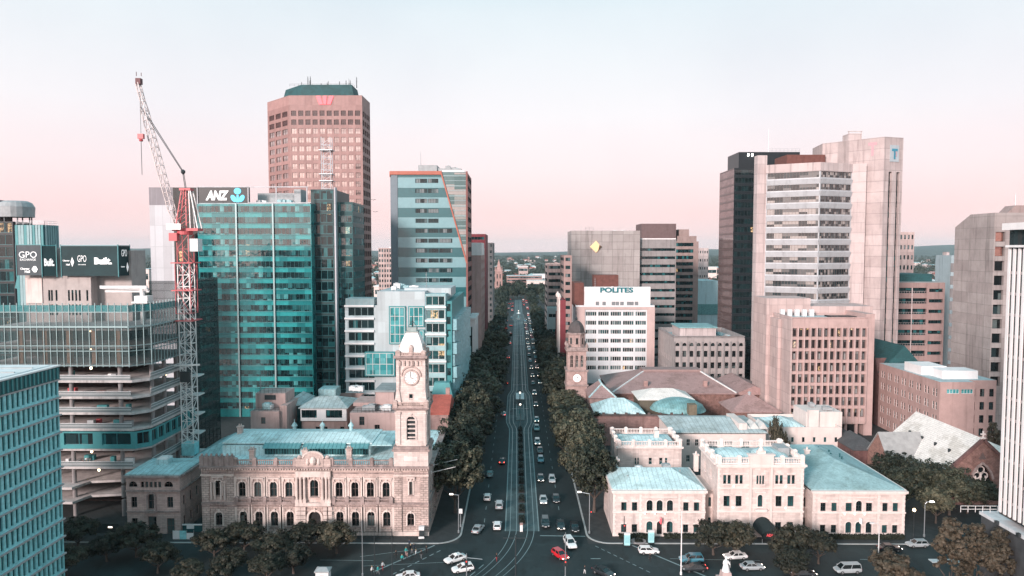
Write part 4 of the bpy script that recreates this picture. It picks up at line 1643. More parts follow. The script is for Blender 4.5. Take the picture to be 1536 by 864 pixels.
def post_office():
	Y,YB = 152.2,183.2
	X0,X1 = -69.2,-19.5
	T = thing('post_office','ornate sandstone post office with arched windows, blue sheet roof and a parapet of balusters','post office',((X0 + X1) / 2,Y + 15,0))
	px = lambda p: PX(p,Y) - X0
	zc = 15.3
	mid = 7.3
	L = X1 - X0
	ups = [363.7,387.2,410.6,433.8,509,532.6,555.8,579.4]
	lows = [365,388.3,411.4,435,509.7,533,556.3,580]
	ops,win = [],[]
	def op(pc,w,v0,v1,nz=2):
		u = px(pc)
		ops.append((u - w / 2,u + w / 2,v0,v1,True))
		win.append((u,w,v0,v1,nz))
	for p in ups:
		op(p,1.55,8.7,12.1)
	for p in lows:
		op(p,1.6,2.1,5.5)
	op(327.8,1.6,8.9,12.4); op(328.2,1.5,2.2,5.3)
	op(471.7,1.8,8.75,12.6)
	op(616.0,1.5,2.3,5.2); op(616.5,.75,9.2,12.3)
	door_u = px(472)
	ops.append((door_u - 1.35,door_u + 1.35,.02,5.5,True))
	b = MB()
	lo = [o for o in ops if o[3] < mid]
	hi = [o for o in ops if o[3] > mid]
	W = wall(b,(X0,Y),(X1,Y),0,mid,lo,.4,1)
	wall(b,(X0,Y),(X1,Y),mid,zc,hi,.4,0)
	# east side along the street
	eo = [(3 + 4.0 * k,4.4 + 4.0 * k,2.2,5.4,True) for k in range(7)]
	eh = [(3 + 4.0 * k,4.4 + 4.0 * k,8.8,12.0,True) for k in range(7)]
	WE = wall(b,(X1,Y),(X1,YB),0,mid,eo,.4,1)
	wall(b,(X1,Y),(X1,YB),mid,zc,eh,.4,0)
	rest_walls(b,X0,X1,Y,YB,0,zc,'nw',1)
	b.build('wall',[STONE,STONE_RUST],T)
	for (u,w,v0,v1,nz) in win:
		put_window(T,W,u,v0,w,v1 - v0,[G_OLD,FRAME_B],True,2,nz,.08,.4,sill=(STONE_TRIM,))
	for o in eo + eh:
		put_window(T,WE,(o[0] + o[1]) / 2,o[2],1.4,o[3] - o[2],[G_OLD,FRAME_B],True,2,2,.08,.4,sill=(STONE_TRIM,))
	k = MB()
	k.extend(window_mb(2.7,5.48,True,2,2,.14),Matrix.Translation(W.pt(door_u,.02,.4)))
	k.build('door',[mat('dark_timber',(.012,.011,.012),.6,.2),mat('door_bar',(.02,.016,.015),.6,.2)],T)
	# surrounds
	s = MB()
	for (u,w,v0,v1,nz) in win:
		s.mark()
		arch_mould(s,W,u,v0,v1,w)
		if v0 > mid:
			wbox(s,W,u - w / 2 - .55,u + w / 2 + .55,v1 + .62,v1 + .95,.42)
			for q in (-1,1):
				wbox(s,W,u + q * (w / 2 + .35) - .12,u + q * (w / 2 + .35) + .12,v1 + .1,v1 + .62,.3)
	s.mark('door_surround')
	arch_mould(s,W,door_u,.02,5.5,2.7,.45,.25)
	s.build_each('window_surround',STONE_PALE,T)
	# pilasters
	s = MB()
	for i in range(len(ups)):
		for q in (-1,1):
			u = px(ups[i]) + q * 1.55
			s.mark()
			wbox(s,W,u - .26,u + .26,mid + 1.35,13.2,.16)
			s.mark()
			wbox(s,W,u - .3,u + .3,.9,6.9,.14)
	s.build_each('pilaster',STONE_PALE,T)
	# end pavilions and centre break forward by corner piers with rustication
	s = MB()
	for (a,c) in ((303.5,315),(341,352),(591.5,603),(631,642.8)):
		s.mark()
		wbox(s,W,px(a),px(c),.02,mid - .1,.25)
		wbox(s,W,px(a),px(c),mid + .1,zc - .5,.2)
	s.build_each('corner_pier',STONE_RUST,T)
	s = MB()
	for (a,c) in ((303,352),(591,643)):
		wbox(s,W,px(a) - .1,px(c) + .05,13.4,13.75,.4)
		wbox(s,W,px(a) - .1,px(c) + .05,.02,1.0,.35)
	wbox(s,W,px(352),px(591),.02,.85,.2)
	s.build('plinth',STONE_PALE,T)
	# left pavilion columns beside its window
	s = MB()
	for p in (318,323.5,332.5,338):
		s.mark()
		q = W.pt(px(p),0,-.3)
		s.lathe(q[0],q[1],[(.24,8.2),(.2,8.5),(.18,11.6),(.28,12.0)],10)
	s.build_each('column',STONE_PALE,T)
	# portico bay
	s = MB()
	ua,uc = px(444.5),px(497.5)
	s.mark('portico_ledge')
	wbox(s,W,ua,uc,6.9,7.6,.95)
	s.mark('portico_beam')
	wbox(s,W,ua,uc,13.3,14.6,.75)
	for p in (446.5,452,458,485,490.5,495.5):
		q = W.pt(px(p),0,-.5)
		s.mark('column')
		s.box(q[0] - .36,q[0] + .36,q[1] - .34,q[1] + .34,7.605,8.3)
		s.lathe(q[0],q[1],[(.33,8.303),(.27,8.7),(.24,12.6),(.36,13.0),(.36,13.297)],12)
	for p in (448,455,489,495):
		s.mark('banded_pier')
		for j in range(7):
			wbox(s,W,px(p) - .55,px(p) + .55,.05 + j * .95,.85 + j * .95,.55 if j % 2 else .42)
	s.build_each('portico',STONE_PALE,T)
	# string course with balcony balusters
	s = MB()
	wbox(s,W,-.15,L + .15,mid - .25,mid + .2,.5)
	wbox(s,W,-.1,L + .1,6.55,6.75,.28)
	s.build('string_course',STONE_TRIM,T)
	for (a,c) in ((353,443.5),(498.5,590)):
		balustrade(T,W.pt(px(a),0,-.55)[:2],W.pt(px(c),0,-.55)[:2],mid + .21,.95,.34,STONE_TRIM,3.2)
	# main cornice with brackets, weathered dark
	s = MB()
	wbox(s,W,-.3,L + .3,zc - .05,zc + .35,1.0,-.5)
	wbox(s,W,-.2,L + .2,zc - .45,zc - .052,.55)
	wbox(s,W,-.1,L + .1,13.9,14.15,.25)
	wbox(s,WE,1.2,WE.L,zc - .05,zc + .35,.9,-.5)
	wbox(s,WE,1.2,WE.L,mid - .25,mid + .2,.4)
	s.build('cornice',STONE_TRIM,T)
	s = MB()
	n = 84
	for i in range(n):
		u = (i + .5) * L / n
		wbox(s,W,u - .13,u + .13,zc - .43,zc - .08,.85,.552)
	s.build('bracket',STONE_PALE,T)
	zb = zc + .36
	balustrade(T,(px(352) + X0,Y - .3),(px(447) + X0,Y - .3),zb,1.35,.42)
	balustrade(T,(px(496) + X0,Y - .3),(px(590) + X0,Y - .3),zb,1.35,.42)
	# left pavilion attic parapet
	s = MB()
	s.box(X0 - .2,px(352) + X0,Y - .5,Y + .1,zb,zb + 1.9)
	for p in (305,312,319,327,335,343,350):
		x = PX(p,Y)
		s.box(x - .45,x + .45,Y - .62,Y + .2,zb - .01,zb + 2.15)
		s.lathe(x,Y - .2,[(.18,zb + 2.16),(.32,zb + 2.4),(.1,zb + 2.75)],8)
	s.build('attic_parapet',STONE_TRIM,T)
	# centre crest
	s = MB()
	xc = PX(472,Y)
	wl = PX(447,Y)
	for (a,c) in ((446,457),(487,498)):
		s.box(PX(a,Y),PX(c,Y),Y - .7,Y + .2,zb,zb + 1.7)
		s.lathe((PX(a,Y) + PX(c,Y)) / 2,Y - .25,[(.5,zb + 1.703),(.65,zb + 2.0),(.2,zb + 2.4)],10)
	w2 = 1.9
	s.box(xc - w2 - .3,xc + w2 + .3,Y - .8,Y + .1,zb,zb + 1.9)
	arc = [(xc + (w2 + .3) * cos(pi * i / 10),zb + 1.9 + 1.35 * sin(pi * i / 10)) for i in range(11)]
	fr = [(x,Y - .8,z) for x,z in arc]; bk = [(x,Y + .1,z) for x,z in arc]
	s.face(fr); s.face(bk[::-1])
	for i in range(10):
		s.face([fr[i + 1],fr[i],bk[i],bk[i + 1]])
	s.build('crest',STONE,T)
	s = MB()
	for i in range(12):
		a0,a1 = pi * i / 12,pi * (i + 1) / 12
		s.bar((xc + (w2 + .35) * cos(a0),Y - .75,zb + 1.9 + 1.4 * sin(a0)),(xc + (w2 + .35) * cos(a1),Y - .75,zb + 1.9 + 1.4 * sin(a1)),.35)
	s.lathe(xc,Y - .85,[(.5,zb + .5),(.75,zb + 1.0),(.7,zb + 1.7),(.3,zb + 2.2)],10)
	for q in (-1,1):
		s.lathe(xc + q * 1.2,Y - .8,[(.25,zb + .3),(.4,zb + .8),(.28,zb + 1.5),(.12,zb + 1.9)],8)
	s.build('crest_carving',STONE_PALE,T)
	# roofs
	zr = zc + .2
	b = MB()
	b.box(X0 + .6,X1 - .6,Y + .6,YB - .3,zr - .3,zr)
	b.build('roof',ROOF_PALE,T)
	# lantern hall
	xa,xb = PX(343,163),PX(560,163)
	y0,y1 = Y + 8,Y + 21
	zt = zr + 2.3
	b = MB()
	b.box(xa,xb,y0,y1,zr + .003,zt)
	b.build('lantern_wall',ROOF_PALE,T)
	g0,g1 = PX(404,163) + .0,PX(556,163)
	for (pa,pb) in ((405,457),(463,523),(532,557)):
		a,c = PX(pa,163),PX(pb,163)
		q = MB()
		q.extend(window_mb(c - a,1.75,False,max(2,round((c - a) / .62)),1,.08),Matrix.Translation(((a + c) / 2,y0 - .02,zr + .3)))
		q.build('clerestory_window',[glass('clerestory_glass',[DK2,(.03,.10,.105)],(.62,3),1.5,.15),FRAME_T],T)
		sl = MB()
		sl.face([(a - .2,y0 - 1.2,zt - .3),(c + .2,y0 - 1.2,zt - .3),(c + .2,y0 + .8,zt + .55),(a - .2,y0 + .8,zt + .55)])
		sl.face([(a - .2,y0 - 1.2,zt - .36),(a - .2,y0 + .8,zt + .49),(c + .2,y0 + .8,zt + .49),(c + .2,y0 - 1.2,zt - .36)])
		n = round((c - a) / .9)
		for i in range(n + 1):
			x = a + (c - a) * i / n
			sl.bar((x,y0 - 1.2,zt - .27),(x,y0 + .8,zt + .58),.1)
		sl.build('skylight',mat('skylight_glass',(.12,.30,.32),.35,.2,1.5,0),T)
	h = MB()
	h.hip(xa - .3,xb + .3,y0 + .6,y1 + .4,zt + .5,zt + 1.5,5.0,axis='x')
	h.build('hall_roof',ROOF_PALE,T)
	h = MB()
	h.hip(PX(558,163),PX(592,163),y0 + .2,y1 - 3,zt + .2,zt + .8,2.5)
	h.build('side_roof',ROOF_BLUE,T)
	for p in (441,483,526):
		x,y,z = PX(p,y1 - 2),y1 - 3,zt + 1.2
		v = MB()
		v.lathe(x,y,[(.5,z - .4),(.42,z + .9),(.75,z + .95),(.45,z + 1.5),(.08,z + 1.9),(.04,z + 2.6)],10)
		v.build('roof_ventilator',ROOF_BLUE,T)
	for (p,y,hh) in ((380,Y + 3,2.7),(525,Y + 3.2,2.9),(357,Y + 16,4.6),(459,Y + 3.5,2.4)):
		x = PX(p,y)
		c = MB()
		c.box(x - .55,x + .55,y - .5,y + .5,zr + .003,zr + hh)
		c.box(x - .7,x + .7,y - .65,y + .65,zr + hh + .003,zr + hh + .3)
		c.lathe(x - .25,y,[(.16,zr + hh + .303),(.13,zr + hh + .8)],8)
		c.lathe(x + .25,y,[(.16,zr + hh + .303),(.13,zr + hh + .8)],8)
		c.build('chimney',STONE,T)
	finish(T)
	# lamps at the foot of the portico, railing fence in front
	Fz = thing('iron_fence','dark iron fence along the foot of the post office front','fence',(PX(560,150.4),150.4,0))
	f = MB()
	xa,xb = PX(503,150.4),PX(588,150.4)
	n = int((xb - xa) / .3)
	for i in range(n + 1):
		x = xa + (xb - xa) * i / n
		f.bar((x,150.4,.13),(x,150.4,1.7),.06)
	for z in (.4,1.55):
		f.bar((xa,150.4,z),(xb,150.4,z),.08)
	f.build('fence_panel',DARKSTEEL,Fz)
# tower
	tx0,tx1 = PX(591.5,Y),PX(643,Y)
	cx,hw = (tx0 + tx1) / 2,(tx1 - tx0) / 2
	cy = Y + hw - .35
	K = thing('clock_tower','pale stone clock tower with white domed cap on the right end of the post office','clock tower',(cx,cy,zc + .36))
	sq = lambda h_: [(cx - h_,cy - h_),(cx + h_,cy - h_),(cx + h_,cy + h_),(cx - h_,cy + h_)]
	z1 = 19.0
	b = MB()
	b.prism(sq(hw),zb + .003,z1)
	b.build('pedestal',TOWER_ST,K)
	b = MB()
	b.lathe(cx,cy - hw - .04,[(.01,z1 - 1.6),(1.3,z1 - 1.6),(1.3,z1 - 1.5)],4) if False else None
	b.box(cx - 1.5,cx + 1.5,cy - hw - .14,cy - hw - .003,z1 - 2.2,z1 - 1.2)
	b.box(cx - 1.1,cx + 1.1,cy - hw - .2,cy - hw - .142,z1 - 2.0,z1 - 1.4)
	b.build('carved_panel',CREAM_TRIM,K)
	b = MB()
	b.prism(sq(hw + .35),z1 + .003,z1 + .45)
	b.prism(sq(hw + .1),z1 + .453,z1 + 1.0)
	b.build('pedestal_cornice',STONE_TRIM,K)
	# belfry
	h2 = hw - .55
	z2,z3 = z1 + 1.003,28.0
	b = MB()
	sides = [((cx - h2,cy - h2),(cx + h2,cy - h2)),((cx + h2,cy - h2),(cx + h2,cy + h2)),((cx + h2,cy + h2),(cx - h2,cy + h2)),((cx - h2,cy + h2),(cx - h2,cy - h2))]
	op_ = [(h2 - .95,h2 + .95,z2 + 1.4,z2 + 6.6,True)]
	WS = [wall(b,A,B,z2,z3,op_,.6) for A,B in sides]
	b.build('belfry_wall',TOWER_ST,K)
	for Wq in WS:
		p = Wq.pt(h2,z2 + 1.4,.6)
		q = MB()
		q.face([(-.95,0,0),(.95,0,0),(.95,0,5.2),(-.95,0,5.2)],0)
		for i in range(5):
			q.box(-.9,.9,-.42,-.02,.35 + i * .95,.62 + i * .95,1)
		o = MB()
		o.extend(q,Matrix.Translation(p) @ Matrix.Rotation(Wq.rot,4,'Z'))
		o.build('belfry_louvre',[FRAME_D,TOWER_ST],K)
	s = MB()
	for Wq in WS:
		s.mark('belfry_arch')
		arch_mould(s,Wq,h2,z2 + 1.4,z2 + 6.6,1.9,.35,.18)
		for u in (.45,2 * h2 - .45):
			s.mark()
			wbox(s,Wq,u - .45,u + .45,z2 + .3,z3 - .9,.22)
			wbox(s,Wq,u - .55,u + .55,z3 - .9,z3 - .4,.34)
	s.build_each('belfry_pilaster',TOWER_ST,K)
	s = MB()
	s.prism(sq(h2 + .45),z3,z3 + .3)
	s.prism(sq(h2 + .8),z3 + .303,z3 + .62)
	s.build('balcony_slab',STONE_TRIM,K)
	e = h2 + .5
	zq = z3 + .63
	for (A,B) in (((cx - e,cy - e),(cx + e,cy - e)),((cx + e,cy - e),(cx + e,cy + e)),((cx + e,cy + e),(cx - e,cy + e)),((cx - e,cy + e),(cx - e,cy - e))):
		balustrade(K,A,B,zq,1.15,.38,STONE,6)
	# clock stage
	h3 = hw - .95
	z4,z5 = z3 + .623,39.0
	b = MB()
	b.frustum(sq(h3 + .35),sq(h3),z4,z4 + 5.2)
	b.prism(sq(h3),z4 + 5.203,z5)
	b.build('clock_stage',TOWER_ST,K)
	s = MB()
	for (sx,sy) in ((-1,-1),(1,-1),(1,1),(-1,1)):
		s.mark()
		x,y = cx + sx * h3,cy + sy * h3
		s.frustum([(x - .75,y - .75),(x + .75,y - .75),(x + .75,y + .75),(x - .75,y + .75)],[(x - .35,y - .35),(x + .35,y - .35),(x + .35,y + .35),(x - .35,y + .35)],z4 + .6,z4 + 3.6)
		s.box(x - .35,x + .35,y - .35,y + .35,z4 + 3.603,z5 - .1)
		s.lathe(x,y,[(.3,z4 + 3.62),(.45,z4 + 4.0),(.12,z4 + 4.9)],8)
	s.build_each('buttress',TOWER_ST,K)
	zk = PZ(567,Y,618)
	for ang in (0,pi / 2,pi,-pi / 2):
		nx_,ny_ = sin(ang),-cos(ang)
		M = Matrix.Translation((cx + nx_ * (h3 + .02),cy + ny_ * (h3 + .02),zk)) @ Matrix.Rotation(ang,4,'Z') @ Matrix.Rotation(pi / 2,4,'X')
		d = MB(); d2 = MB()
		d.lathe(0,0,[(1.42,0),(1.42,.16),(.02,.17)],28)
		d2.extend(d,M)
		dial = d2.build('clock_face',mat('clock_dial',(.80,.78,.76),.5,.04,1,0),K)
		r = MB(); r2 = MB()
		for i in range(28):
			a0,a1 = 2 * pi * i / 28,2 * pi * (i + 1) / 28
			r.bar((1.6 * cos(a0),1.6 * sin(a0),.12),(1.6 * cos(a1),1.6 * sin(a1),.12),.36,h=.3)
		for i in range(12):
			a0 = 2 * pi * i / 12
			r.bar((1.05 * cos(a0),1.05 * sin(a0),.19),(1.3 * cos(a0),1.3 * sin(a0),.19),.09,1,h=.04)
		r2.extend(r,M)
		r2.build('clock_rim',[STONE,FRAME_D],K)
		hmb = MB(); h_2 = MB()
		hmb.bar((0,0,.22),(.62,-.28,.22),.11,h=.04)
		hmb.bar((0,0,.26),(-.1,1.15,.26),.08,h=.04)
		h_2.extend(hmb,M)
		h_2.build('clock_hand',FRAME_D,K)
	s = MB()
	for ang,Wq in zip(range(4),[Wall(A,B) for A,B in ((((cx - h3,cy - h3)),(cx + h3,cy - h3)),((cx + h3,cy - h3),(cx + h3,cy + h3)),((cx + h3,cy + h3),(cx - h3,cy + h3)),((cx - h3,cy + h3),(cx - h3,cy - h3)))]):
		for i in range(10):
			a0,a1 = pi * i / 10,pi * (i + 1) / 10
			p,q = Wq.pt(h3 + 2.15 * cos(a0),zk + .3 + 2.15 * sin(a0),-.12),Wq.pt(h3 + 2.15 * cos(a1),zk + .3 + 2.15 * sin(a1),-.12)
			s.bar(p,q,.32)
		for i in range(6):
			u = h3 + (i - 2.5) * .95
			wbox(s,Wq,u - .18,u + .18,z5 - 1.3,z5 - .3,.35)
	s.build('clock_arch',STONE,K)
	w = MB()
	w.extend(window_mb(.9,1.3,False,1,1,.1),Matrix.Translation((cx,cy - h3 - .22,z4 + 1.6)))
	w.build('window',[G_DARK,STONE],K)
	s = MB()
	s.prism(sq(h3 + .35),z5,z5 + .35)
	s.prism(sq(h3 + .85),z5 + .353,z5 + .85)
	s.build('upper_cornice',STONE_TRIM,K)
	for (A,B) in (((cx - 3.1,cy - 3.1),(cx + 3.1,cy - 3.1)),((cx + 3.1,cy - 3.1),(cx + 3.1,cy + 3.1)),((cx - 3.1,cy + 3.1),(cx - 3.1,cy - 3.1))):
		balustrade(K,A,B,z5 + .86,.7,.4,STONE,7,name='parapet')
	z6 = z5 + .855
	prof = [(2.75,0),(2.55,1.2),(2.3,2.4),(1.95,3.5),(1.5,4.4),(1.25,4.9)]
	b = MB()
	for (ra,za),(rb,zb_) in zip(prof[:-1],prof[1:]):
		b.frustum(sq(ra),sq(rb),z6 + za,z6 + zb_ - .002)
	b.build('dome',TOWER_WH,K)
	d = MB()
	for (dx,dy) in ((0,-1),(1,0),(-1,0)):
		d.mark()
		x,y = cx + dx * 2.5,cy + dy * 2.5
		d.box(x - .45,x + .45,y - .45,y + .45,z6 + .2,z6 + 1.7)
		d.lathe(x,y,[(.6,z6 + 1.703),(.45,z6 + 2.1),(.05,z6 + 2.4)],8)
	d.build_each('dormer',STONE,K)
	c = MB()
	c.prism(sq(1.4),z6 + 4.9,z6 + 5.2)
	c.prism(sq(1.0),z6 + 5.203,z6 + 6.0)
	c.build('dome_cap',mat('copper_cap',(.30,.36,.35),.6,.2),K)
	c = MB()
	c.tube([(cx,cy,z6 + 6.0),(cx,cy,z6 + 8.4)],.09,6)
	for a in range(4):
		c.bar((cx + 1.0 * cos(a * pi / 2),cy + 1.0 * sin(a * pi / 2),z6 + 6.0),(cx,cy,z6 + 7.4),.09)
	c.build('finial',DARKSTEEL,K)
	# flag poles leaning over the street
	for k in range(6):
		y = Y + 5 + 4.6 * k
		Fp = MB()
		z = 12.6 + (k % 2) * .3
		Fp.tube([(X1 + .12,y,z),(X1 + 5.6,y - .6,z + 1.5)],[.08,.05],6)
		Fp.box(X1 + .01,X1 + .2,y - .2,y + .2,z - .3,z + .3)
		o = Fp.build('flag_pole',WHITE,None,origin=(X1,y,z))
		tag(o,'bare white flag pole slanting out from the post office side wall, %s from the square' % ORD[k],'flag pole','flag poles on the post office side')
ORD = ['nearest','second','third','fourth','fifth','sixth','seventh','eighth','ninth','tenth','eleventh','twelfth','thirteenth','fourteenth','fifteenth','sixteenth','seventeenth','eighteenth','nineteenth','twentieth','twenty-first','twenty-second','twenty-third','twenty-fourth','twenty-fifth','twenty-sixth','twenty-seventh','twenty-eighth','twenty-ninth','thirtieth']
def post_office_neighbours():
	# annex on the left
	Y = 152.7
	x0,x1 = PX(190,Y),PX(270,Y)
	zt = 12.9
	T = thing('corner_bank','small pinkish stone building with arched door between the unfinished tower and post office','building',((x0 + x1) / 2,Y + 6,0))
	b = MB()
	px = lambda p: PX(p,Y) - x0
	ops = [(px(p) - w / 2,px(p) + w / 2,v0,v1,a) for p,w,v0,v1,a in ((201,1.3,6.0,8.4,False),(227.5,1.6,5.7,9.2,True),(255,1.3,6.0,8.4,False),
		   (201,1.3,1.6,3.6,False),(227.5,1.9,1.6,4.0,False),(255,1.7,.1,3.6,False),
		   (200,1.9,10.6,11.9,True),(214,.75,10.5,11.8,False),(220.5,.7,10.5,11.8,False),(227,.7,10.5,11.8,False),(233.5,.7,10.5,11.8,False),(240,.7,10.5,11.8,False),(253.5,1.9,10.6,11.9,True))]
	W = wall(b,(x0,Y),(x1,Y),0,zt,ops,.35)
	eo = [(1.5 + 3.2 * k,2.6 + 3.2 * k,v,v + 2.2) for k in range(3) for v in (1.4,6.0)]
	WE = wall(b,(x1,Y),(x1,Y + 12),0,zt,eo,.35)
	rest_walls(b,x0,x1,Y,Y + 12,0,zt,'nw')
	b.build('wall',mat('pink_ashlar',(.58,.42,.385),.85,.22,.6,.35,(1.1,.4,.035),.65),T)
	for o in ops:
		put_window(T,W,(o[0] + o[1]) / 2,o[2],o[1] - o[0],o[3] - o[2],[G_OLD,FRAME_B],o[4],1 if o[1] - o[0] < 1 else 2,2,.08,.35)
	for o in eo:
		put_window(T,WE,(o[0] + o[1]) / 2,o[2],1.1,2.2,[G_OLD,FRAME_B],False,2,2,.08,.35)
	s = MB()
	wbox(s,W,-.1,W.L + .1,9.6,9.95,.35)
	wbox(s,W,-.1,W.L + .1,5.0,5.3,.2)
	wbox(s,W,-.3,W.L + .3,zt - .1,zt + .35,.7,-.3)
	wbox(s,WE,.8,WE.L,zt - .1,zt + .35,.6,-.3)
	wbox(s,WE,.4,WE.L,9.6,9.95,.3)
	wbox(s,W,px(220),px(235),5.05,5.6,.9)
	arch_mould(s,W,px(227.5),5.7,9.2,1.6,.3,.2)
	for p in (222,233):
		q = W.pt(px(p),0,-.3)
		s.lathe(q[0],q[1],[(.2,5.6),(.15,8.6),(.24,8.9)],8)
	s.build('stone_trim',STONE_TRIM,T)
	r = MB()
	r.hip(x0 - .2,x1 + .2,Y - .1,Y + 12,zt + .62,zt + 1.25,3)
	r.build('roof',ROOF_BLUE,T)
	roof_kit(T,x0 + 2,x1 - 2,Y + 4,Y + 11,zt + .9,2,6)
	finish(T)
	# hip roofed hall behind, in the lane
	Y = 172.0
	x0,x1 = PX(268,Y),PX(345,Y)
	T = thing('lane_hall','plain hall with a blue sheet hip roof in the lane behind the corner bank','building',((x0 + x1) / 2,Y + 12,0))
	b = MB()
	b.box(x0,x1,Y,Y + 24,0,9.4)
	b.build('wall',BRICK_DK,T)
	r = MB()
	r.hip(x0 - .4,x1 + .4,Y - .4,Y + 24.4,9.68,13.2,7)
	r.build('roof',ROOF_BLUE,T)
	# service buildings behind the post office roof
	Y = 192.0
	x0,x1 = PX(373,Y),PX(416,Y)
	zt = PZ(617,Y,395)
	T = thing('service_building','plain pinkish service building stepped in two tiers behind the left end of the post office','building',((x0 + x1) / 2,Y + 6,0))
	PKR = mat('pink_stucco',(.46,.33,.31),.9,.14,.4,.35)
	b = MB()
	ops = [(PX(392,Y) - x0 - .6,PX(392,Y) - x0 + .6,PZ(636,Y,392),PZ(626,Y,392)),(PX(392,Y) - x0 - .6,PX(392,Y) - x0 + .6,PZ(656,Y,392),PZ(648,Y,392))]
	W = wall(b,(x0,Y),(x1,Y),0,zt,ops,.3)
	rest_walls(b,x0,x1,Y,Y + 12,0,zt,'new')
	b.face([(x0,Y,zt),(x1,Y,zt),(x1,Y + 12,zt),(x0,Y + 12,zt)])
	b.box(x1 + .003,PX(426,Y),Y + 1,Y + 12,0,zt + 1.4)
	b.build('wall',PKR,T)
	for o in ops:
		put_window(T,W,(o[0] + o[1]) / 2,o[2],1.2,o[3] - o[2],[G_OLD,FRAME_B],False,2,2,.08,.3)
	b = MB()
	xu0,xu1 = PX(381,Y + 4),PX(426,Y + 4)
	zu = PZ(590,Y + 4,400)
	b.box(xu0,xu1,Y + 4,Y + 12.1,zt + .003,zu)
	b.build('upper_tier',PKR,T)
	b = MB()
	b.box(PX(395,Y + 3.9),PX(411,Y + 3.9),Y + 3.7,Y + 3.99,PZ(600,Y + 4),PZ(593,Y + 4))
	b.build('wall_louvre',FRAME_D,T)
	railing(T,[(x0,Y + .2),(x1,Y + .2)],zt,1.1,1.2,DARKSTEEL)
	railing(T,[(xu0,Y + 4.2),(xu1,Y + 4.2)],zu,1.3,1.2,DARKSTEEL)
	roof_kit(T,x0,x1,Y + .5,Y + 4,zt,2,11)
	antenna(T,PX(389,Y + 6),Y + 6,zu,4)
	finish(T)
	# middle range with the pale roofs
	Y = 198.0
	x0,x1 = PX(450,Y),PX(519,Y)
	zt = PZ(613,Y,480)
	T = thing('service_building','long service building with pale sheet roofs and white window boxes behind the post office lantern','building',((x0 + x1) / 2,Y + 10,0))
	b = MB()
	ops = [(PX(p,Y) - x0 - .55,PX(p,Y) - x0 + .55,PZ(651,Y,480),PZ(640,Y,480)) for p in (474,486,511)]
	W = wall(b,(x0,Y),(x1,Y),0,zt,ops,.3)
	rest_walls(b,x0,x1,Y,Y + 22,0,zt,'new')
	b.build('wall',PKR,T)
	for o in ops:
		put_window(T,W,(o[0] + o[1]) / 2,o[2],1.1,o[3] - o[2],[G_OLD,FRAME_B],False,2,2,.08,.3)
	b = MB()
	zw0,zw1 = PZ(632,Y - 1),PZ(614,Y - 1)
	W = wall(b,(x0,Y - 1),(x1,Y - 1),zw0,zw1,[(.3,4.6,zw0 + .9,zw1 - .3),(7.2,11.8,zw0 + .9,zw1 - .3)],.25)
	rest_walls(b,x0,x1,Y - 1,Y - .003,zw0,zw1,'ew')
	b.build('window_box',WHITE,T)
	for u in (2.45,9.5):
		put_window(T,W,u,zw0 + .9,4.3 if u < 5 else 4.6,zw1 - zw0 - 1.2,[G_DARK,FRAME_D],False,4,1,.08,.25,'strip_window')
	r = MB()
	r.mark()
	r.hip(x0 - .5,x1 + .5,Y - 1.4,Y + 12,zt + .55,zt + 2.6,4.5)
	r.mark()
	r.hip(PX(428,Y + 6),x0 - .6,Y + 3,Y + 16,zt + .3,zt + 2.4,3)
	r.build_each('roof',ROOF_GREY,T)
	b = MB()
	b.box(PX(428,Y + 4),x0 - .7,Y + 4,Y + 15,0,zt + .04)
	b.build('rear_wall',TEALD,T)
	b = MB()
	b.box(PX(476,Y + 14),PX(502,Y + 14),Y + 14,Y + 20,zt,PZ(584,Y + 14,490))
	b.build('plant_room',ROOF_BLUE,T)
	roof_kit(T,x0 + 8,x1 + 2,Y + 14,Y + 21,zt + 1.6,4,14)
	finish(T)
	Y = 190.0
	x0,x1 = PX(523,Y),PX(592,Y)
	zt = PZ(619,Y,550)
	T = thing('service_building','pinkish service block with rooftop machines between the pale roofs and the clock tower','building',((x0 + x1) / 2,Y + 8,0))
	b = MB()
	ops = [(PX(541,Y) - x0 - .7,PX(541,Y) - x0 + .7,PZ(638,Y,541),PZ(625,Y,541)),(PX(564,Y) - x0 - .7,PX(564,Y) - x0 + .7,PZ(650,Y,564),PZ(637,Y,564))]
	W = wall(b,(x0,Y),(x1,Y),0,zt,ops,.3)
	rest_walls(b,x0,x1,Y,Y + 18,0,zt,'new')
	b.face([(x0,Y,zt),(x1,Y,zt),(x1,Y + 18,zt),(x0,Y + 18,zt)])
	b.build('wall',PKR,T)
	for o in ops:
		put_window(T,W,(o[0] + o[1]) / 2,o[2],1.4,o[3] - o[2],[G_OLD,FRAME_B],False,2,2,.08,.3)
	b = MB()
	b.mark()
	b.box(PX(562,Y + 5),PX(590,Y + 5),Y + 5,Y + 16,zt,PZ(588,Y + 5,575))
	b.mark()
	b.box(PX(527,Y + 7),PX(560,Y + 7),Y + 8,Y + 17,zt,PZ(604,Y + 8,545))
	b.build_each('upper_tier',PKR,T)
	b = MB()
	b.box(PX(560,Y + 4.8),PX(592,Y + 4.8),Y + 4.6,Y + 16.3,PZ(588,Y + 5,575) + .003,PZ(588,Y + 5,575) + .5)
	b.build('tier_roof',ROOF_GRAVEL,T)
	railing(T,[(x0,Y + .2),(x1,Y + .2)],zt,1.1,1.0,DARKSTEEL)
	roof_kit(T,x0,x1,Y + .5,Y + 5,zt,6,21,(PLANT_W,TEALL,PLANT,DARKSTEEL))
	finish(T)
	# red roofed brick building and a teal glazed gable by the street
	Y = 204.0
	x0,x1 = -29.5,-20.2
	T = thing('brick_shop','low brick building with a red tiled roof behind the clock tower beside the street trees','building',(-25,Y + 8,0))
	b = MB()
	zt = PZ(622,Y,660)
	b.box(x0,x1,Y,Y + 17,0,zt)
	b.build('wall',BRICK_PK,T)
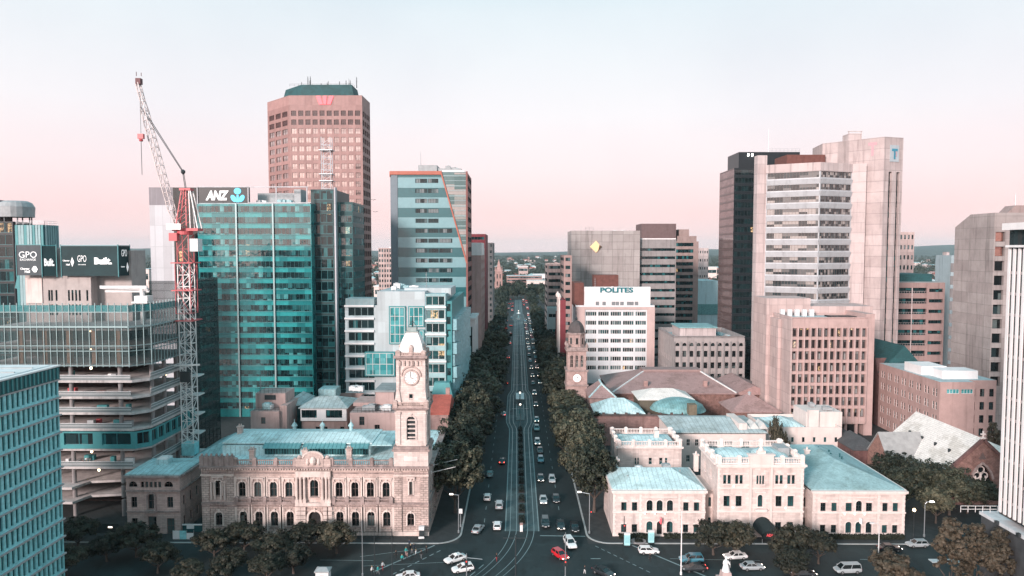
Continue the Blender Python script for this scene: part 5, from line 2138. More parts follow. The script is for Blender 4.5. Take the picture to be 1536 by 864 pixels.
	b = MB()
	b.hip(x0 - .3,x1 + .3,Y - .3,Y + 17.3,zt + .28,zt + 4.2,0,axis='x')
	b.build('roof',REDROOF,T)
	b = MB()
	b.box(x1 - 1.6,x1 - .4,Y + 9,Y + 10.4,zt + .2,zt + 6)
	b.build('chimney',BRICK_PK,T)
	Y = 190.0
	T = thing('glazed_gable','teal sheet roofed shed between the post office and the red tiled building','building',(-24,Y + 5,0))
	b = MB()
	b.box(-27,-20.0,187,203,0,9.5)
	b.build('wall',TEALD,T)
	b = MB()
	b.hip(-27.3,-19.8,186.8,203.2,9.8,12.6,0,axis='x')
	b.build('roof',ROOF_TEAL,T)
	T = thing('glass_spire','teal pyramid roofed lobby tower just left of the serrated street facade','building',(PX(661,222),222,0))
	b = MB()
	xx = PX(661,220)
	zt = PZ(612,220,660)
	b.box(xx - 4.2,xx + 4.2,221.2,226.5,0,zt)
	b.build('wall',TEALP,T)
	b = MB()
	b.frustum([(xx - 4.2,221.2),(xx + 4.2,221.2),(xx + 4.2,226.6),(xx - 4.2,226.6)],[(xx - 2.6,223),(xx + 2.2,223),(xx + 2.2,226),(xx - 2.6,226)],zt + .003,PZ(574,223,660))
	b.build('roof',TEALP,T)
# treasury (cream hotel)
def treasury():
	Y = 152.2
	T = thing('treasury_building','cream two and three storey treasury building with pale blue roofs facing the square','heritage building',(53,170,0))
	xa,xb = PX(919.5,Y),PX(1058,Y)
	xc,xd = PX(1075,Y),PX(1204,Y)
	xe,xf = PX(1219,Y),PX(1358,Y)
	z = lambda y: PZ(y,Y)
	gm = [G_HOTEL,FRAME_D]
	eave = z(738)
	mid = z(767)
	s = MB()
	pk = MB()
	b = MB()
	def opening(pc,w,y1,y0,arch,x0):
		u = PX(pc,Y) - x0
		return (u - w / 2,u + w / 2,z(y0),z(y1),arch)
	def put(W,o,nx=2,nz=2):
		put_window(T,W,(o[0] + o[1]) / 2,o[2],o[1] - o[0],o[3] - o[2],gm,o[4],nx,nz,.07,.3,sill=(CREAM_TRIM,))
	# left pavilion
	for (x0,x1,pcs,door,alt) in ((xa,xb,(936,952,974.5,989.5,1005,1029,1045),True,False),(xe,xf,(1235,1251.5,1273.5,1288.5,1304,1328,1343.5),False,True)):
		ops = []
		for i,p in enumerate(pcs):
			ar = i in (2,3,4)
			up_arch = ar if not alt else i == 3
			ops.append(opening(p,1.36 if ar else 1.16,749.5 if ar and not (alt and i != 3) else 753,765.5,up_arch,x0))
			if door and i == 3:
				ops.append(opening(p,1.15,781,802.4,True,x0))
			else:
				ops.append(opening(p,1.36 if ar else 1.16,781 if ar else 786,798,ar,x0))
		if alt:
			rest_walls(b,xa,xb,Y,Y + 16,0,eave,'new')
			b.mark()
		W = wall(b,(x0,Y),(x1,Y),0,eave,ops,.3)
		for o in ops:
			if door and abs(o[2] - z(802.4)) < .01:
				d = MB()
				d.extend(window_mb(o[1] - o[0],o[3] - o[2],True,2,1,.12),Matrix.Translation(W.pt((o[0] + o[1]) / 2,o[2],.3)))
				d.build('door',[mat('dark_door',(.03,.025,.025),.5,.2),FRAME_D],T)
			else:
				put(W,o)
		for i,p in enumerate(pcs):
			pk.mark()
			u = PX(p,Y) - x0
			if i not in (2,3,4):
				wbox(pk,W,u - .85,u + .85,z(751.5),z(750),.3)
				pk.face([W.pt(u - .85,z(750),-.28),W.pt(u + .85,z(750),-.28),W.pt(u,z(747.5),-.28)])
				pk.face([W.pt(u - .85,z(750),-.01),W.pt(u,z(747.5),-.01),W.pt(u,z(747.5),-.28),W.pt(u - .85,z(750),-.28)])
				pk.face([W.pt(u,z(747.5),-.01),W.pt(u + .85,z(750),-.01),W.pt(u + .85,z(750),-.28),W.pt(u,z(747.5),-.28)])
				pk.mark()
				wbox(pk,W,u - .7,u + .7,z(785),z(783.6),.2)
			else:
				o = [q for q in ops if abs((q[0] + q[1]) / 2 - u) < .01]
				for q in o:
					pk.mark()
					if q[4]:
						arch_mould(pk,W,u,q[2],q[3],q[1] - q[0],.16,.1,False)
					else:
						wbox(pk,W,u - .75,u + .75,q[3] + .2,q[3] + .38,.15)
		# quoins, string courses, cornice
		for u in (.02,W.L - .62,PX(pcs[1],Y) - x0 + 1.05,PX(pcs[5],Y) - x0 - 1.65):
			n = int(eave / .5)
			s.mark('quoins')
			for j in range(n):
				wbox(s,W,u,u + (.6 if j % 2 else .42),j * eave / n + .03,(j + 1) * eave / n - .03,.08)
		s.mark('string_course')
		wbox(s,W,-.1,W.L + .1,mid - .2,mid + .12,.25)
		s.mark('plinth')
		wbox(s,W,-.05,W.L + .05,.02,.6,.14)
		s.mark('cornice')
		wbox(s,W,-.35,W.L + .35,eave,eave + .5,.6,-.3)
		wbox(s,W,-.1,W.L + .1,eave - .3,eave - .003,.25)
		pk.mark()
		wbox(pk,W,PX(pcs[2],Y) - x0 - 1.6,PX(pcs[4],Y) - x0 + 1.6,z(745.6),z(744),.16)
	yl,yr = Y + 16,Y + 36
	rest_walls(b,xe,xf,Y,yr,0,eave,'nw')
	WE = wall(b,(xf,Y),(xf,yr),0,eave,[(3 + 4 * k,4 + 4 * k,v,v + 2) for k in range(8) for v in (1.4,6)],.3)
	b.mk.insert(0,(0,None))
	b.build_each('wall',CREAM_ASH,T)
	r = MB()
	r.hip(xa - .1,xb + .1,Y + .35,yl,eave + .6,eave + 3.0,6)
	r.build('left_roof',ROOF_PALE,T)
	r = MB()
	r.hip(xe - .1,xf + .1,Y + .35,yr,eave + .6,eave + 3.9,11.5,axis='y')
	r.build('right_roof',ROOF_RIGHT,T)
	# raised eaves rim round the right wing
	q = MB()
	q.mark()
	q.box(xf - .1,xf + .35,Y + .3,yr,eave - .003,eave + .62)
	q.mark()
	q.box(xb - .1,xb + .35,Y + .3,yl,eave - .003,eave + .62)
	q.mark()
	q.box(xa - .35,xa + .1,Y + .3,yl,eave - .003,eave + .62)
	q.build_each('gutter',CREAM_TRIM,T)
	# chimneys
	for (p,yy,zt_) in ((1047,Y + 15,13.8),(1215,Y + 20,13.5),(927,Y + 16,12.2)):
		c = MB()
		x = PX(p,yy)
		c.box(x - .5,x + .5,yy - .45,yy + .45,eave,zt_)
		c.box(x - .65,x + .65,yy - .6,yy + .6,zt_ + .003,zt_ + .3)
		c.lathe(x,yy,[(.25,zt_ + .303),(.2,zt_ + .9)],8)
		c.build('chimney',CREAM,T)
	for k in range(6):
		vent(T,PX(1237 + 7 * k,Y + 20 - k),Y + 21 - 1.5 * k + (k % 2) * 4,eave + 2.6,.9,.16,TEALD)
	roof_kit(T,xa + 4,xb - 4,Y + 9,Y + 15,eave + 1.6,2,71,(PLANT,PLANT_W))
	for k in range(5):
		vent(T,xa + 4 + 3.1 * k,Y + 5 + (k * 7 % 5),eave + 1.2 + .3 * (k % 3),.9,.14,PLANT)
	# links between the blocks, set back
	b = MB()
	zl = z(737)
	Yl = Y + 3.2
	for (x0,x1,pcs) in ((xb + .003,xc - .003,(1061,1067,1073)),(xd + .003,xe - .003,(1205.5,1212.5))):
		b.mark()
		L = x1 - x0
		n = 2
		ops = [(L * (i + .5) / n - .32,L * (i + .5) / n + .32,v,v + 2.1,False) for i in range(n) for v in (1.0,5.6)]
		W = wall(b,(x0,Yl),(x1,Yl),0,zl - .6,ops,.3)
		b.face([(x0,Yl,zl - .6),(x1,Yl,zl - .6),(x1,Yl + 10,zl - .6),(x0,Yl + 10,zl - .6)])
		rest_walls(b,x0,x1,Yl,Yl + 10,0,zl - .6,'n')
		for o in ops:
			put(W,o,1,2)
	b.build_each('link_wall',mat('cream_render_link',(.56,.46,.425),.85,.12,.4,.2),T)
	# centre block
	zc = z(697)
	Yc = Y - .4
	yc = Yc + 14
	b = MB()
	ops = []
	top = [1090,1108,1140,1168,1186]
	for i,p in enumerate(top):
		u = PX(p,Yc) - xc
		if i == 2:
			for q in (-.62,0,.62):
				ops.append((u + q - .23,u + q + .23,z(724.5),z(711.5),False))
			ops.append((u - .55,u + .55,z(758),z(740),True))
		else:
			for q in (-.48,.48):
				ops.append((u + q - .34,u + q + .34,z(724),z(711),False))
			ops.append((u - .66,u + .66,z(757.5),z(742),False))
			ops.append((u - .66,u + .66,z(795),z(781),False))
	Wc = wall(b,(xc,Yc),(xd,Yc),0,zc,ops,.32)
	wo = [(u - .3,u + .3,v0,v0 + 1.9,False) for u in (3,4,8,9) for v0 in (11.8,)]
	Ww = wall(b,(xc,yc),(xc,Yc),0,zc,wo,.3)
	rest_walls(b,xc,xd,Yc,yc,0,zc,'ne')
	b.build('centre_wall',CREAM_ASH,T)
	for o in ops:
		put(Wc,o,1 if o[1] - o[0] < .75 else 2,2)
	for o in wo:
		put(Ww,o,1,2)
	# projecting middle bay
	m = MB()
	u0,u1 = PX(1123,Yc) - xc,PX(1158,Yc) - xc
	for (ua,ub,va,vb) in ((u0,u0 + .55,0,zc),(u1 - .55,u1,0,zc)):
		m.mark()
		wbox(m,Wc,ua,ub,va,vb,.35)
	m.build_each('bay_pier',CREAM,T)
	for (u) in (.02,Wc.L - .62):
		n = int(zc / .5)
		s.mark('quoins')
		for j in range(n):
			wbox(s,Wc,u,u + (.6 if j % 2 else .42),j * zc / n + .03,(j + 1) * zc / n - .03,.08)
	s.mark('string_course')
	wbox(s,Wc,-.1,Wc.L + .1,z(766),z(764),.3)
	s.mark('string_course')
	wbox(s,Wc,-.1,Wc.L + .1,z(731),z(729.6),.22)
	s.mark('cornice')
	wbox(s,Wc,-.4,Wc.L + .4,zc - .05,zc + .4,.75,-.4)
	wbox(s,Wc,-.1,Wc.L + .1,zc - .4,zc - .052,.4)
	wbox(s,Ww,.1,Ww.L - .76,zc - .05,zc + .4,.6,-.4)
	for i,p in enumerate(top):
		pk.mark()
		u = PX(p,Yc) - xc
		if i != 2:
			wbox(pk,Wc,u - .8,u + .8,z(741),z(739.6),.3)
			pk.mark()
			wbox(pk,Wc,u - .95,u + .95,z(709.5),z(708.2),.2)
		else:
			arch_mould(pk,Wc,u,z(758),z(740),1.1,.2,.14,False)
			pk.mark()
			wbox(pk,Wc,u - 1.2,u + 1.2,z(737),z(735.4),.35)
			pk.mark('balcony')
			wbox(pk,Wc,u - 1.3,u + 1.3,z(764),z(760.5),1.0)
	s.build_each('cornice',CREAM_TRIM,T)
	pk.build_each('window_hood',CREAM_TRIM,T)
	# roof parapet with balusters, urns and low dome roof
	zp = zc + .41
	for (A,B) in (((xc,Yc - .1),(xd,Yc - .1)),((xd + .1,Yc + .4),(xd + .1,yc)),((xd,yc + .1),(xc,yc + .1)),((xc - .1,yc),(xc - .1,Yc + .4))):
		balustrade(T,A,B,zp,1.4,.36,CREAM_TRIM,4.5)
	c = MB()
	xm = PX(1140,Yc)
	c.box(xm - 2.6,xm + 2.6,Yc - .7,Yc + .5,zp,zp + 2.0)
	c.box(xm - 2.9,xm + 2.9,Yc - .8,Yc + .6,zp + 2.003,zp + 2.3)
	c.box(xm - .9,xm + .9,Yc - .5,Yc + .4,zp + 2.303,zp + 3.0)
	c.lathe(xm,Yc - .1,[(.7,zp + 3.003),(.45,zp + 3.5),(.1,zp + 4.0)],10)
	c.build('crest',CREAM,T)
	r = MB()
	r.box(xc + .5,xd - .5,Yc + .5,yc - .5,zc - .2,zc + .2)
	r.build('centre_roof',ROOF_FLAT,T)
	for (cx_,hw_,zt_) in (((xc + xm) / 2 + .6,4.6,1.3),((xd + xm) / 2 - .4,4.0,1.3)):
		r = MB()
		ell = lambda k: [(cx_ + hw_ * k * cos(2 * pi * i / 24),(Yc + yc) / 2 + 4.6 * k * sin(2 * pi * i / 24)) for i in range(24)]
		for (k0,z0),(k1,z1) in zip([(1,0),(.96,.5),(.8,.95),(.5,1.25)],[(.96,.5),(.8,.95),(.5,1.25),(.1,1.4)]):
			r.frustum(ell(k0),ell(k1),zc + .2 + z0,zc + .2 + z1 - .002)
		r.build('low_dome',ROOF_PALE,T)
	p = MB()
	p.box(PX(1163,Yc + 7),PX(1180,Yc + 7),Yc + 6,Yc + 10,zc + .2,zc + 2.2)
	p.build('plant_room',PLANT,T)
	# green awning over the door
	a = MB()
	n = 10
	xw = 2.15
	zt_ = z(773)
	xm2 = PX(1144,Yc)
	ringb = [(xm2 + xw * cos(pi * i / n),zt_ - 2.4 + 2.4 * sin(pi * i / n)) for i in range(n + 1)]
	ringf = [(xm2 + 1.0 + xw * cos(pi * i / n),z(790) - .5 + 1.2 * sin(pi * i / n)) for i in range(n + 1)]
	for i in range(n):
		a.face([(ringb[i][0],Yc - .02,ringb[i][1]),(ringf[i][0],Yc - 3.2,ringf[i][1]),(ringf[i + 1][0],Yc - 3.2,ringf[i + 1][1]),(ringb[i + 1][0],Yc - .02,ringb[i + 1][1])])
	a.face([(x,Yc - 3.2,zz) for x,zz in ringf])
	a.box(xm2 + 1.0 - xw,xm2 + 1.0 + xw,Yc - 3.24,Yc - 3.17,z(790) - 1.1,z(790) - .5)
	a.build('awning',mat('dark_awning',(.012,.022,.024),.7,.15),T)
	lettering('ADINA',2.4,T,(xm2 + 1.0,Yc - 3.25,z(790) - .25),0,plain('red_lettering',(.7,.08,.10),.5,emit=.3,emitcol=(1,.1,.1)),bold=.03,height=.6)
	k = MB()
	for dx in (-1,3):
		k.mark()
		k.tube([(xm2 + dx,Yc - 3.1,.02),(xm2 + dx,Yc - 3.1,z(790) - .9)],.06,6)
	k.build_each('awning_post',STEEL,T)
	# wall lamps glowing on the front
	for (p,yy) in ((967,769),(982,769),(997,769),(1266,769),(1281,769),(1296,769),(1099,760),(1177,760),(1099,728),(1177,728)):
		l = MB()
		x = PX(p,Y)
		l.lathe(x,Y - .62,[(.06,z(yy)),(.14,z(yy) + .1),(.14,z(yy) + .22),(.03,z(yy) + .25)],8)
		l.box(x - .05,x + .05,Y - .6,Y - .27,z(yy) - .08,z(yy) - .003)
		l.build('wall_lamp',LAMPW_SOFT,T)
	# small flag over each door and dark hedge strip at the foot are things of their own
	finish(T)
	for (pa,pb,which) in ((928,981,'left of the left door'),(996,1058,'right of the left door'),(1221,1357,'along the right pavilion')):
		hd = MB()
		rn = random.Random(pa)
		x0,x1 = PX(pa,151.2),PX(pb,151.2)
		hedge_mesh(hd,x0,x1,150.6,151.5,.13,1.0,rn)
		o = hd.build('clipped_hedge',foliage('hedge_leaves',[(.012,.016,.012),(.02,.026,.018),(.035,.04,.028)]),None,origin=((x0 + x1) / 2,151,.13))
		tag(o,'low dark hedge at the foot of the cream treasury, %s' % which,'hedge')
	for p,lab in ((989,'small drooping flag over the door of the left treasury pavilion'),(1288,'small drooping flag over the middle window of the right treasury pavilion')):
		Fg = thing('flag',lab,'flag',(PX(p,Y),Y - .1,z(780)))
		m_ = MB()
		m_.tube([(PX(p,Y),Y - .02,z(780)),(PX(p,Y) + .1,Y - 1.5,z(772))],.05,6)
		m_.build('pole',WHITE,Fg)
		c = MB()
		pts = []
		n = 6
		for i in range(n):
			t = i / n
			for q in (0,1):
				pass
		x = PX(p,Y) + .1
		for i in range(5):
			y0_,y1_ = Y - 1.45 + i * .18,Y - 1.45 + (i + 1) * .18
			o0,o1 = .08 * (-1) ** i,.08 * (-1) ** (i + 1)
			c.face([(x + o0,y0_,z(773)),(x + o1,y1_,z(774)),(x + o1,y1_,z(774) - 1.2),(x + o0,y0_,z(773) - 1.3)])
		c.build('cloth',SIGN_RED if p < 1000 else WHITE,Fg)
LAMPW_SOFT = plain('uplight_glow',(1,.95,.9),.4,emit=2.2,emitcol=(1,.85,.72))
ROOF_RIGHT = roofing('blue_slate_wing',(.32,.48,.50),.75,.4,1,var=.2)
def hedge_mesh(hd,x0,x1,y0,y1,z0,z1,rn,size=.22,dens=26):
	n = int((x1 - x0) * (y1 - y0 + z1 - z0) * dens)
	hd.box(x0 + .1,x1 - .1,y0 + .1,y1 - .1,z0,z1 - .1)
	for _ in range(n):
		x,y,z = rn.uniform(x0,x1),rn.uniform(y0,y1),rn.uniform(z0 + .1,z1)
		if rn.random() < .5:
			z = z1 + rn.uniform(-.1,.12)
		else:
			y = y0 + rn.uniform(-.06,.12)
		a = Vector((rn.uniform(-1,1),rn.uniform(-1,1),rn.uniform(-1,1))).normalized() * size
		c = Vector((rn.uniform(-1,1),rn.uniform(-1,1),rn.uniform(-1,1))).cross(a).normalized() * size * .7
		p = Vector((x,y,z))
		hd.face([p - a,p + c,p + a,p - c])
def treasury_rear():
	# block behind the left pavilion
	Y = 180.0
	x0,x1 = PX(928,Y),PX(1025,Y)
	zc = PZ(672,Y,975)
	T = thing('rear_wing','cream wing with a balustraded flat roof behind the left pavilion of the treasury','building',((x0 + x1) / 2,Y + 7,0))
	b = MB()
	ops = []
	for p,w in ((955.5,.5),(959.5,.5),(978,.9),(994,.9),(1002,.7)):
		u = PX(p,Y) - x0
		for v in (PZ(697,Y,975),3.5):
			ops.append((u - w / 2,u + w / 2,v,v + 1.8))
	W = wall(b,(x0,Y),(x1,Y),0,zc,ops,.3)
	rest_walls(b,x0,x1,Y,Y + 13,0,zc,'new')
	b.build('wall',CREAM_ASH,T)
	for o in ops:
		put_window(T,W,(o[0] + o[1]) / 2,o[2],o[1] - o[0],1.8,[G_HOTEL,FRAME_W],False,1,2,.07,.3)
	s = MB()
	wbox(s,W,-.4,W.L + .4,zc,zc + .4,.6,-.3)
	s.build('cornice',CREAM_TRIM,T)
	for (A,B) in (((x0,Y - .1),(x1,Y - .1)),((x1 + .1,Y + .4),(x1 + .1,Y + 13)),((x1,Y + 13.1),(x0,Y + 13.1)),((x0 - .1,Y + 13),(x0 - .1,Y + .4))):
		balustrade(T,A,B,zc + .41,1.35,.42,CREAM_TRIM,4)
	r = MB()
	r.hip(x0 + 1.2,x1 - 1.2,Y + 1.2,Y + 12,zc + .5,zc + 1.5,4)
	r.build('roof',ROOF_PALE,T)
	c = MB()
	c.box(PX(983,Y + 6),PX(990,Y + 6),Y + 5.5,Y + 6.6,zc + .5,zc + 3.0)
	c.build('chimney',CREAM,T)
	finish(T)
	# longer rear block with the wide pale roof
	Y = 200.0
	x0,x1 = PX(1012,Y),PX(1152,Y)
	zc = PZ(651,Y,1080)
	T = thing('rear_wing','cream rear wing with a wide pale roof and porch directly behind the treasury centre','building',((x0 + x1) / 2,Y + 10,0))
	b = MB()
	ops = [(PX(p,Y) - x0 - .5,PX(p,Y) - x0 + .5,PZ(yy + 10,Y,1080),PZ(yy,Y,1080)) for p in (1035,1048) for yy in (659,683)]
	ops += [(PX(1072,Y) - x0 - 1.5,PX(1072,Y) - x0 + 1.5,PZ(672,Y),PZ(660,Y)),(PX(1096,Y) - x0 - 1.2,PX(1096,Y) - x0 + 1.2,PZ(672,Y),PZ(660,Y)),(PX(1122,Y) - x0 - 1.2,PX(1122,Y) - x0 + 1.2,PZ(672,Y),PZ(660,Y))]
	W = wall(b,(x0,Y),(x1,Y),0,zc,ops,.3)
	rest_walls(b,x0,x1,Y,Y + 20,0,zc,'new')
	b.build('wall',CREAM,T)
	for o in ops:
		put_window(T,W,(o[0] + o[1]) / 2,o[2],o[1] - o[0],o[3] - o[2],[G_HOTEL,FRAME_W],False,2,2,.07,.3)
	r = MB()
	r.hip(x0 - .4,x1 + .4,Y - .4,Y + 20.4,zc + .55,zc + 2.6,7)
	r.build('roof',ROOF_GREY,T)
	s = MB()
	for k in range(3):
		x = PX(1117 + 13 * k,Y + 5)
		s.mark()
		s.hip(x - 1.2,x + 1.2,Y + 2,Y + 7,zc + 1.2,zc + 2.8,0,axis='y')
	s.build_each('roof_dormer',mat('dormer_paint',(.62,.60,.58),.7,.1),T)
	q = MB()
	q.box(PX(1104,Y + 6),PX(1116,Y + 6),Y + 1.5,Y + 14,zc + .6,zc + 2.7)
	q.build('party_wall',CREAM,T)
	finish(T)
	# white flat blocks to the right
	Y = 206.0
	x0,x1 = PX(1152,Y),PX(1267,Y)
	zc = PZ(641,Y,1210)
	T = thing('white_block','plain white flat roofed block with a white lift room beside the pink office grid','building',((x0 + x1) / 2,Y + 8,0))
	block(T,x0,x1,Y,Y + 17,zc,CREAM,ROOF_FLAT,south=lambda b,A,B,a,c: punch(T,b,A,B,a,c,7,2,.9,1.6,[G_HOTEL,FRAME_W],.25,r0=1,r1=9))
	b = MB()
	b.mark()
	b.box(PX(1213,Y + 4),PX(1267,Y + 4),Y + 4,Y + 14,zc - .9,PZ(618,Y + 4,1240))
	b.mark()
	b.box(PX(1216,Y + 3),PX(1231,Y + 3),Y + 2.6,Y + 3.99,zc - .9,PZ(614,Y + 4,1240))
	b.build_each('lift_room',CREAM,T)
	b = MB()
	b.hip(PX(1160,Y + 4),PX(1208,Y + 4),Y + 3,Y + 14,zc - .4,zc + 1.2,4)
	b.build('pitched_roof',ROOF_PALE,T)
	roof_kit(T,PX(1213,Y + 4),PX(1262,Y + 4),Y + 4,Y + 13,PZ(618,Y + 4,1240),3,31)
	finish(T)
	# dark roofed houses by the church
	for (pa,pb,ya,Y,lab) in ((1262,1296,650,212,'dark slate roofed house tucked under the pink office grid'),(1286,1325,662,196,'dark slate roofed hall beside the church transept')):
		x0,x1 = PX(pa,Y),PX(pb,Y)
		zt = PZ(ya + 14,Y,pa)
		T = thing('house',lab,'house',((x0 + x1) / 2,Y + 6,0))
		b = MB()
		b.box(x0,x1,Y,Y + 13,0,zt)
		b.build('wall',BRICK_DK,T)
		r = MB()
		r.hip(x0 - .3,x1 + .3,Y - .3,Y + 13.3,zt + .28,zt + 3.2,3)
		r.build('roof',ROOF_DARK,T)
def town_hall():
	# clock tower by the street
	Y = 257.0
	x0,x1 = PX(851,Y),PX(882,Y)
	cx,hw = (x0 + x1) / 2,(x1 - x0) / 2
	cy = Y + hw
	z = lambda y: PZ(y,Y,866)
	T = thing('town_hall_tower','slender stone clock tower with a dark ribbed dome on the right of the street','clock tower',(cx,cy,0))
	ST = mat('town_hall_stone',(.46,.33,.305),.85,.2,.6,.35,(1,.4,.03),.7)
	sq = lambda h: [(cx - h,cy - h),(cx + h,cy - h),(cx + h,cy + h),(cx - h,cy + h)]
	oc = lambda h: [(cx + h * cos(pi / 8 + pi * i / 4),cy + h * sin(pi / 8 + pi * i / 4)) for i in range(8)]
	b = MB()
	b.prism(sq(hw),0,z(557))
	b.build('shaft',ST,T)
	s = MB()
	for y in (597,578,556):
		s.prism(sq(hw + .45),z(y) - .3,z(y) + .25)
	s.build('cornice',STONE_TRIM,T)
	d = MB()
	M = Matrix.Translation((cx,cy - hw - .02,z(567))) @ Matrix.Rotation(pi / 2,4,'X')
	q = MB()
	q.lathe(0,0,[(1.45,0),(1.45,.15),(.02,.16)],24)
	d.extend(q,M)
	d.build('clock_face',plain('lit_dial',(.85,.82,.78),.5,emit=.35,emitcol=(1,.95,.9)),T)
	d = MB(); q = MB()
	for i in range(24):
		a0,a1 = 2 * pi * i / 24,2 * pi * (i + 1) / 24
		q.bar((1.6 * cos(a0),1.6 * sin(a0),.1),(1.6 * cos(a1),1.6 * sin(a1),.1),.3)
	q.bar((0,0,.2),(.5,.5,.2),.14,1)
	q.bar((0,0,.2),(.1,1.1,.2),.1,1)
	d.extend(q,M)
	d.build('clock_rim',[ST,FRAME_D],T)
	# belfry
	z0,z1 = z(555),z(527)
	h2 = hw - .35
	b = MB()
	L = 2 * h2
	for A,B in (((cx - h2,cy - h2),(cx + h2,cy - h2)),((cx + h2,cy - h2),(cx + h2,cy + h2)),((cx + h2,cy + h2),(cx - h2,cy + h2)),((cx - h2,cy + h2),(cx - h2,cy - h2))):
		ops = [(L * k - .55,L * k + .55,z0 + .9,z0 + 5.4,True) for k in (.22,.5,.78)]
		W = wall(b,A,B,z0,z1,ops,.35)
		for o in ops:
			put_window(T,W,(o[0] + o[1]) / 2,o[2],1.1,4.5,[G_OLD,STONE],True,2,3,.1,.35,'belfry_opening')
	b.face([(x,y,z1) for x,y in sq(h2)])
	b.build('belfry',ST,T)
	s = MB()
	s.prism(sq(hw + .3),z1 + .003,z1 + .5)
	s.prism(sq(hw + .05),z1 + .503,z1 + 1.4)
	for sx in (-1,1):
		for sy in (-1,1):
			s.lathe(cx + sx * hw * .95,cy + sy * hw * .95,[(.5,z1 + 1.4),(.6,z1 + 2.0),(.15,z1 + 3.0)],8)
	s.build('upper_balcony',STONE_TRIM,T)
	z2,z3 = z1 + 1.403,z(502)
	b = MB()
	b.prism(oc(hw * .84),z2,z3)
	b.build('lantern',ST,T)
	for i in range(8):
		a = pi * i / 4
		ap = hw * .84 * cos(pi / 8)
		w = MB()
		w.extend(window_mb(1.1,2.6,True,1,1,.18),Matrix.Translation((cx + (ap + .03) * sin(a),cy - (ap + .03) * cos(a),z2 + .9)) @ Matrix.Rotation(a,4,'Z'))
		w.build('lantern_opening',[G_OLD,STONE_TRIM],T)
	s = MB()
	s.prism(oc(hw * 1.0),z3 + .003,z3 + .5)
	s.build('lantern_cornice',STONE_TRIM,T)
	r = MB()
	zz = z3 + .5
	hd = z(482) - zz
	prof = [(hw * .86 * cos(t),zz + hd * sin(t)) for t in [pi / 2 * i / 8 for i in range(8)]]
	r.lathe(cx,cy,prof + [(.3,zz + hd + .15)],8,rot=pi / 8)
	r.build('dome',mat('dark_slate_dome',(.085,.07,.07),.6,.25,.8,.2),T)
	f = MB()
	f.lathe(cx,cy,[(.4,zz + hd + .1),(.5,zz + hd + .6),(.15,zz + hd + 1.2),(.07,z(468))],8)
	f.build('finial',DARKSTEEL,T)
	finish(T)
	# great hall with the big pink slate roof
	Y = 255.0
	x0,x1 = PX(921,Y),PX(1107,Y)
	ze = PZ(591,Y,1010)
	T = thing('town_hall','broad hall with a big pinkish slate roof and brick flank behind the treasury','hall',((x0 + x1) / 2,Y + 18,0))
	b = MB()
	b.box(x0,x1,Y,Y + 36,0,ze)
	b.box(x1 + .003,PX(1165,Y + 8),Y + 3,Y + 30,0,ze - .8)
	b.build('wall',BLUESTONE,T)
	r = MB()
	cxr = (x0 + x1) / 2
	ridge = PZ(556,Y + 18,1010)
	lo = [(x0 - .6,Y - .6),(x1 + .6,Y - .6),(x1 + .6,Y + 36.6),(x0 - .6,Y + 36.6)]
	hi = [(PX(966,Y + 18),Y + 16),(PX(1051,Y + 18),Y + 16),(PX(1051,Y + 18),Y + 22),(PX(966,Y + 18),Y + 22)]
	r.prism(lo,ze,ze + .3)
	r.frustum(lo,hi,ze + .303,ridge)
	r.build('roof',ROOF_PINK,T)
	g = MB()
	g.prism([(hi[0][0] - .3,hi[0][1] - .3),(hi[1][0] + .3,hi[1][1] - .3),(hi[2][0] + .3,hi[2][1] + .3),(hi[3][0] - .3,hi[3][1] + .3)],ridge + .003,ridge + .8)
	g.build('ridge_cap',mat('ridge_slate',(.30,.21,.20),.8,.15),T)
	g = MB()
	g.mark()
	g.bar((lo[0][0] + .3,lo[0][1] + .3,ze + .45),(hi[0][0],hi[0][1],ridge + .1),.5)
	g.mark()
	g.bar((lo[1][0] - .3,lo[1][1] + .3,ze + .45),(hi[1][0],hi[1][1],ridge + .1),.5)
	g.build_each('hip_flashing',PLANT_W,T)
	for p in (971,1061):
		c = MB()
		x = PX(p,Y + 5)
		c.box(x - .7,x + .7,Y + 4.4,Y + 5.6,ze + .5,ze + 4.0)
		c.build('chimney',BRICK_PK,T)
	r = MB()
	r.hip(PX(1108,Y),PX(1170,Y),Y + 2,Y + 30.5,ze - .5,ze + 2.6,0,axis='y')
	r.build('side_roof',ROOF_PINK,T)
	# lower front range on the cross street
	Y = 224.0
	x0,x1 = PX(890,Y),PX(1028,Y)
	zt = PZ(624,Y,960)
	T = thing('stone_hall','brown stone range with a dark parapet and pale blue hips behind the treasury left wing','building',((x0 + x1) / 2,Y + 12,0))
	b = MB()
	ops = [(PX(p,Y) - x0 - .5,PX(p,Y) - x0 + .5,PZ(650,Y,960),PZ(641,Y,960)) for p in (906,922,962,992)]
	W = wall(b,(x0,Y),(x1,Y),0,zt,ops,.3)
	rest_walls(b,x0,x1,Y,Y + 26,0,zt,'new')
	b.build('wall',mat('brown_ashlar',(.30,.19,.175),.85,.2,.6,.3,(1.2,.4,.03),.7),T)
	for o in ops:
		put_window(T,W,(o[0] + o[1]) / 2,o[2],1.0,o[3] - o[2],[G_OLD,FRAME_B],False,2,2,.08,.3)
	s = MB()
	wbox(s,W,-.3,W.L + .3,zt,zt + .5,.4,-.4)
	for k in range(9):
		u = W.L * k / 8
		wbox(s,W,max(0,u - .4),min(W.L,u + .4),zt + .5,zt + 1.1,.3,-.3)
	s.build('parapet',mat('dark_parapet',(.10,.075,.07),.85,.3),T)
	r = MB()
	r.hip(PX(893,Y + 3),PX(970,Y + 3),Y + 2,Y + 16,zt + .4,zt + 4.0,6)
	r.build('roof',ROOF_PALE,T)
	r = MB()
	xq0,xq1 = PX(985,Y + 4),PX(1072,Y + 4)
